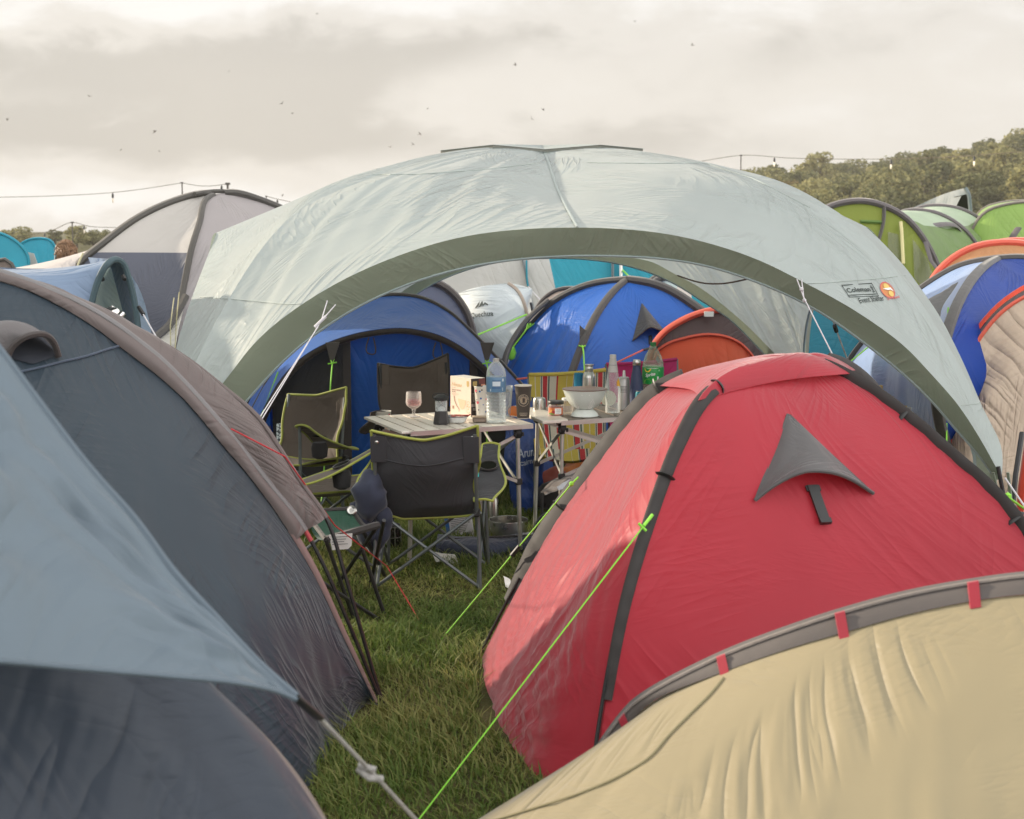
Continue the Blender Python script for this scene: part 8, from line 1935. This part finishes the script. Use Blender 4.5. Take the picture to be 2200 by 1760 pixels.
def birds():
    M_b = solid('bird_dark', S(128, 120, 112), .8)
    me = MB()
    me.lathe([(0, -.16), (.02, -.12), (.032, -.03), (.026, .06), (.012, .11), (0, .14)], (0, 0, 0), 8, Matrix.Rotation(-PI / 2, 3, 'X'))
    for s in (-1, 1):
        me.slab([(s * .015, .05, .0), (s * .10, .06, .05), (s * .22, -.03, .03), (s * .10, -.02, .045), (s * .015, -.04, .0)], (0, 0, .008))
    me.slab([(-.012, -.12, 0), (.012, -.12, 0), (.035, -.22, 0), (0, -.18, 0), (-.035, -.22, 0)], (0, 0, .006))
    first = None; r = random.Random(3)
    for i, (px, py) in enumerate([(192, 207), (16, 257), (492, 154), (606, 222), (628, 244), (333, 283), (260, 322), (342, 325), (681, 30), (838, 316), (887, 310), (902, 288), (919, 234), (1142, 255), (1167, 236), (1107, 139), (1364, 46), (1487, 97), (607, 420)]):
        if first is None:
            first = me.build('bird', M_b); o = first
        else: o = first.copy(); COL.objects.link(o)
        d = r.uniform(60, 95); o.location = at(px, py, d); o.rotation_euler = (r.uniform(-.9, .9), r.uniform(-.9, .9), r.uniform(0, 6.28))
        k = r.uniform(.42, .68); o.scale = (k, k, k)
        tag(o, 'small dark bird flying in the cloudy sky', 'bird', 'birds in the sky')
birds()

def person():
    d = 16.0; b = at(141, 520, d); X = b.x
    root = thing('person', 'person with curly fair-brown hair seen from behind the awning of the grey tent', 'person', (X, d, 0))
    H = at(141, 506, d).z - .03
    z = lambda f: f * H
    J = {'pel': (0, 0, z(.52)), 'sp': (0, .01, z(.64)), 'ch': (0, .02, z(.76)), 'nk': (0, .01, z(.845)), 'hd': (0, 0, z(.885)), 'tp': (0, .01, z(.965)),
         'ls': (-.17, .01, z(.80)), 'le': (-.24, .03, z(.62)), 'lw': (-.22, -.06, z(.48)), 'rs': (.17, .01, z(.80)), 're': (.24, .03, z(.62)), 'rw': (.22, -.06, z(.48)),
         'lh': (-.09, 0, z(.50)), 'lk': (-.10, -.01, z(.27)), 'la': (-.10, .02, z(.05)), 'lt': (-.11, -.14, z(.015)), 'rh': (.09, 0, z(.50)), 'rk': (.10, -.01, z(.27)), 'ra': (.10, .02, z(.05)), 'rt': (.11, -.14, z(.015))}
    rad = {'pel': .14, 'sp': .125, 'ch': .14, 'nk': .055, 'hd': .085, 'tp': .07, 'ls': .065, 'le': .042, 'lw': .03, 'rs': .065, 're': .042, 'rw': .03, 'lh': .085, 'lk': .058, 'la': .04, 'lt': .035, 'rh': .085, 'rk': .058, 'ra': .04, 'rt': .035}
    E = [('pel', 'sp'), ('sp', 'ch'), ('ch', 'nk'), ('nk', 'hd'), ('hd', 'tp'), ('ch', 'ls'), ('ls', 'le'), ('le', 'lw'), ('ch', 'rs'), ('rs', 're'), ('re', 'rw'), ('pel', 'lh'), ('lh', 'lk'), ('lk', 'la'), ('la', 'lt'), ('pel', 'rh'), ('rh', 'rk'), ('rk', 'ra'), ('ra', 'rt')]
    ks = list(J); me = bpy.data.meshes.new('body'); me.from_pydata([J[k] for k in ks], [(ks.index(a), ks.index(b_)) for a, b_ in E], [])
    o = bpy.data.objects.new('body', me); COL.objects.link(o); o.parent = root
    sk = o.modifiers.new('skin', 'SKIN')
    for i, k in enumerate(ks): me.skin_vertices[0].data[i].radius = (rad[k], rad[k] * .85)
    me.skin_vertices[0].data[0].use_root = True
    o.modifiers.new('sub', 'SUBSURF').levels = 2; o.modifiers['sub'].render_levels = 2
    me.materials.append(fab('dark_top', S(70, 72, 82), 0, .9, .4))
    # hair: many curling strands
    M_hair = solid('curly_hair', S(132, 102, 76), .45, var=.35, bscale=60); r = random.Random(9); mb = MB(); C0 = Vector((X, d, z(.93)))
    for i in range(520):
        v = Vector((r.gauss(0, 1), r.gauss(0, 1), r.gauss(.25, 1))).normalized()
        p = C0 + Vector((v.x * .070, v.y * .085, v.z * .085)); pts = [p]; L_ = r.uniform(.03, .085); ph = r.uniform(0, 6.28); sd = v.cross(Vector((0, 0, 1)) if abs(v.z) < .9 else Vector((1, 0, 0))).normalized(); up = v.cross(sd)
        for t in range(1, 6):
            f = t / 5; pts.append(p + v * L_ * f * .8 + Vector((0, 0, -.06 * f * f)) + (sd * math.cos(ph + f * 9) + up * math.sin(ph + f * 9)) * .018)
        mb.tube(pts, [.007, .007, .006, .005, .004, .002], 5)
    mb.lathe([(0, -.10), (.065, -.07), (.08, 0), (.07, .05), (0, .085)], C0, 16)
    mb.build('hair', M_hair, root)
person()
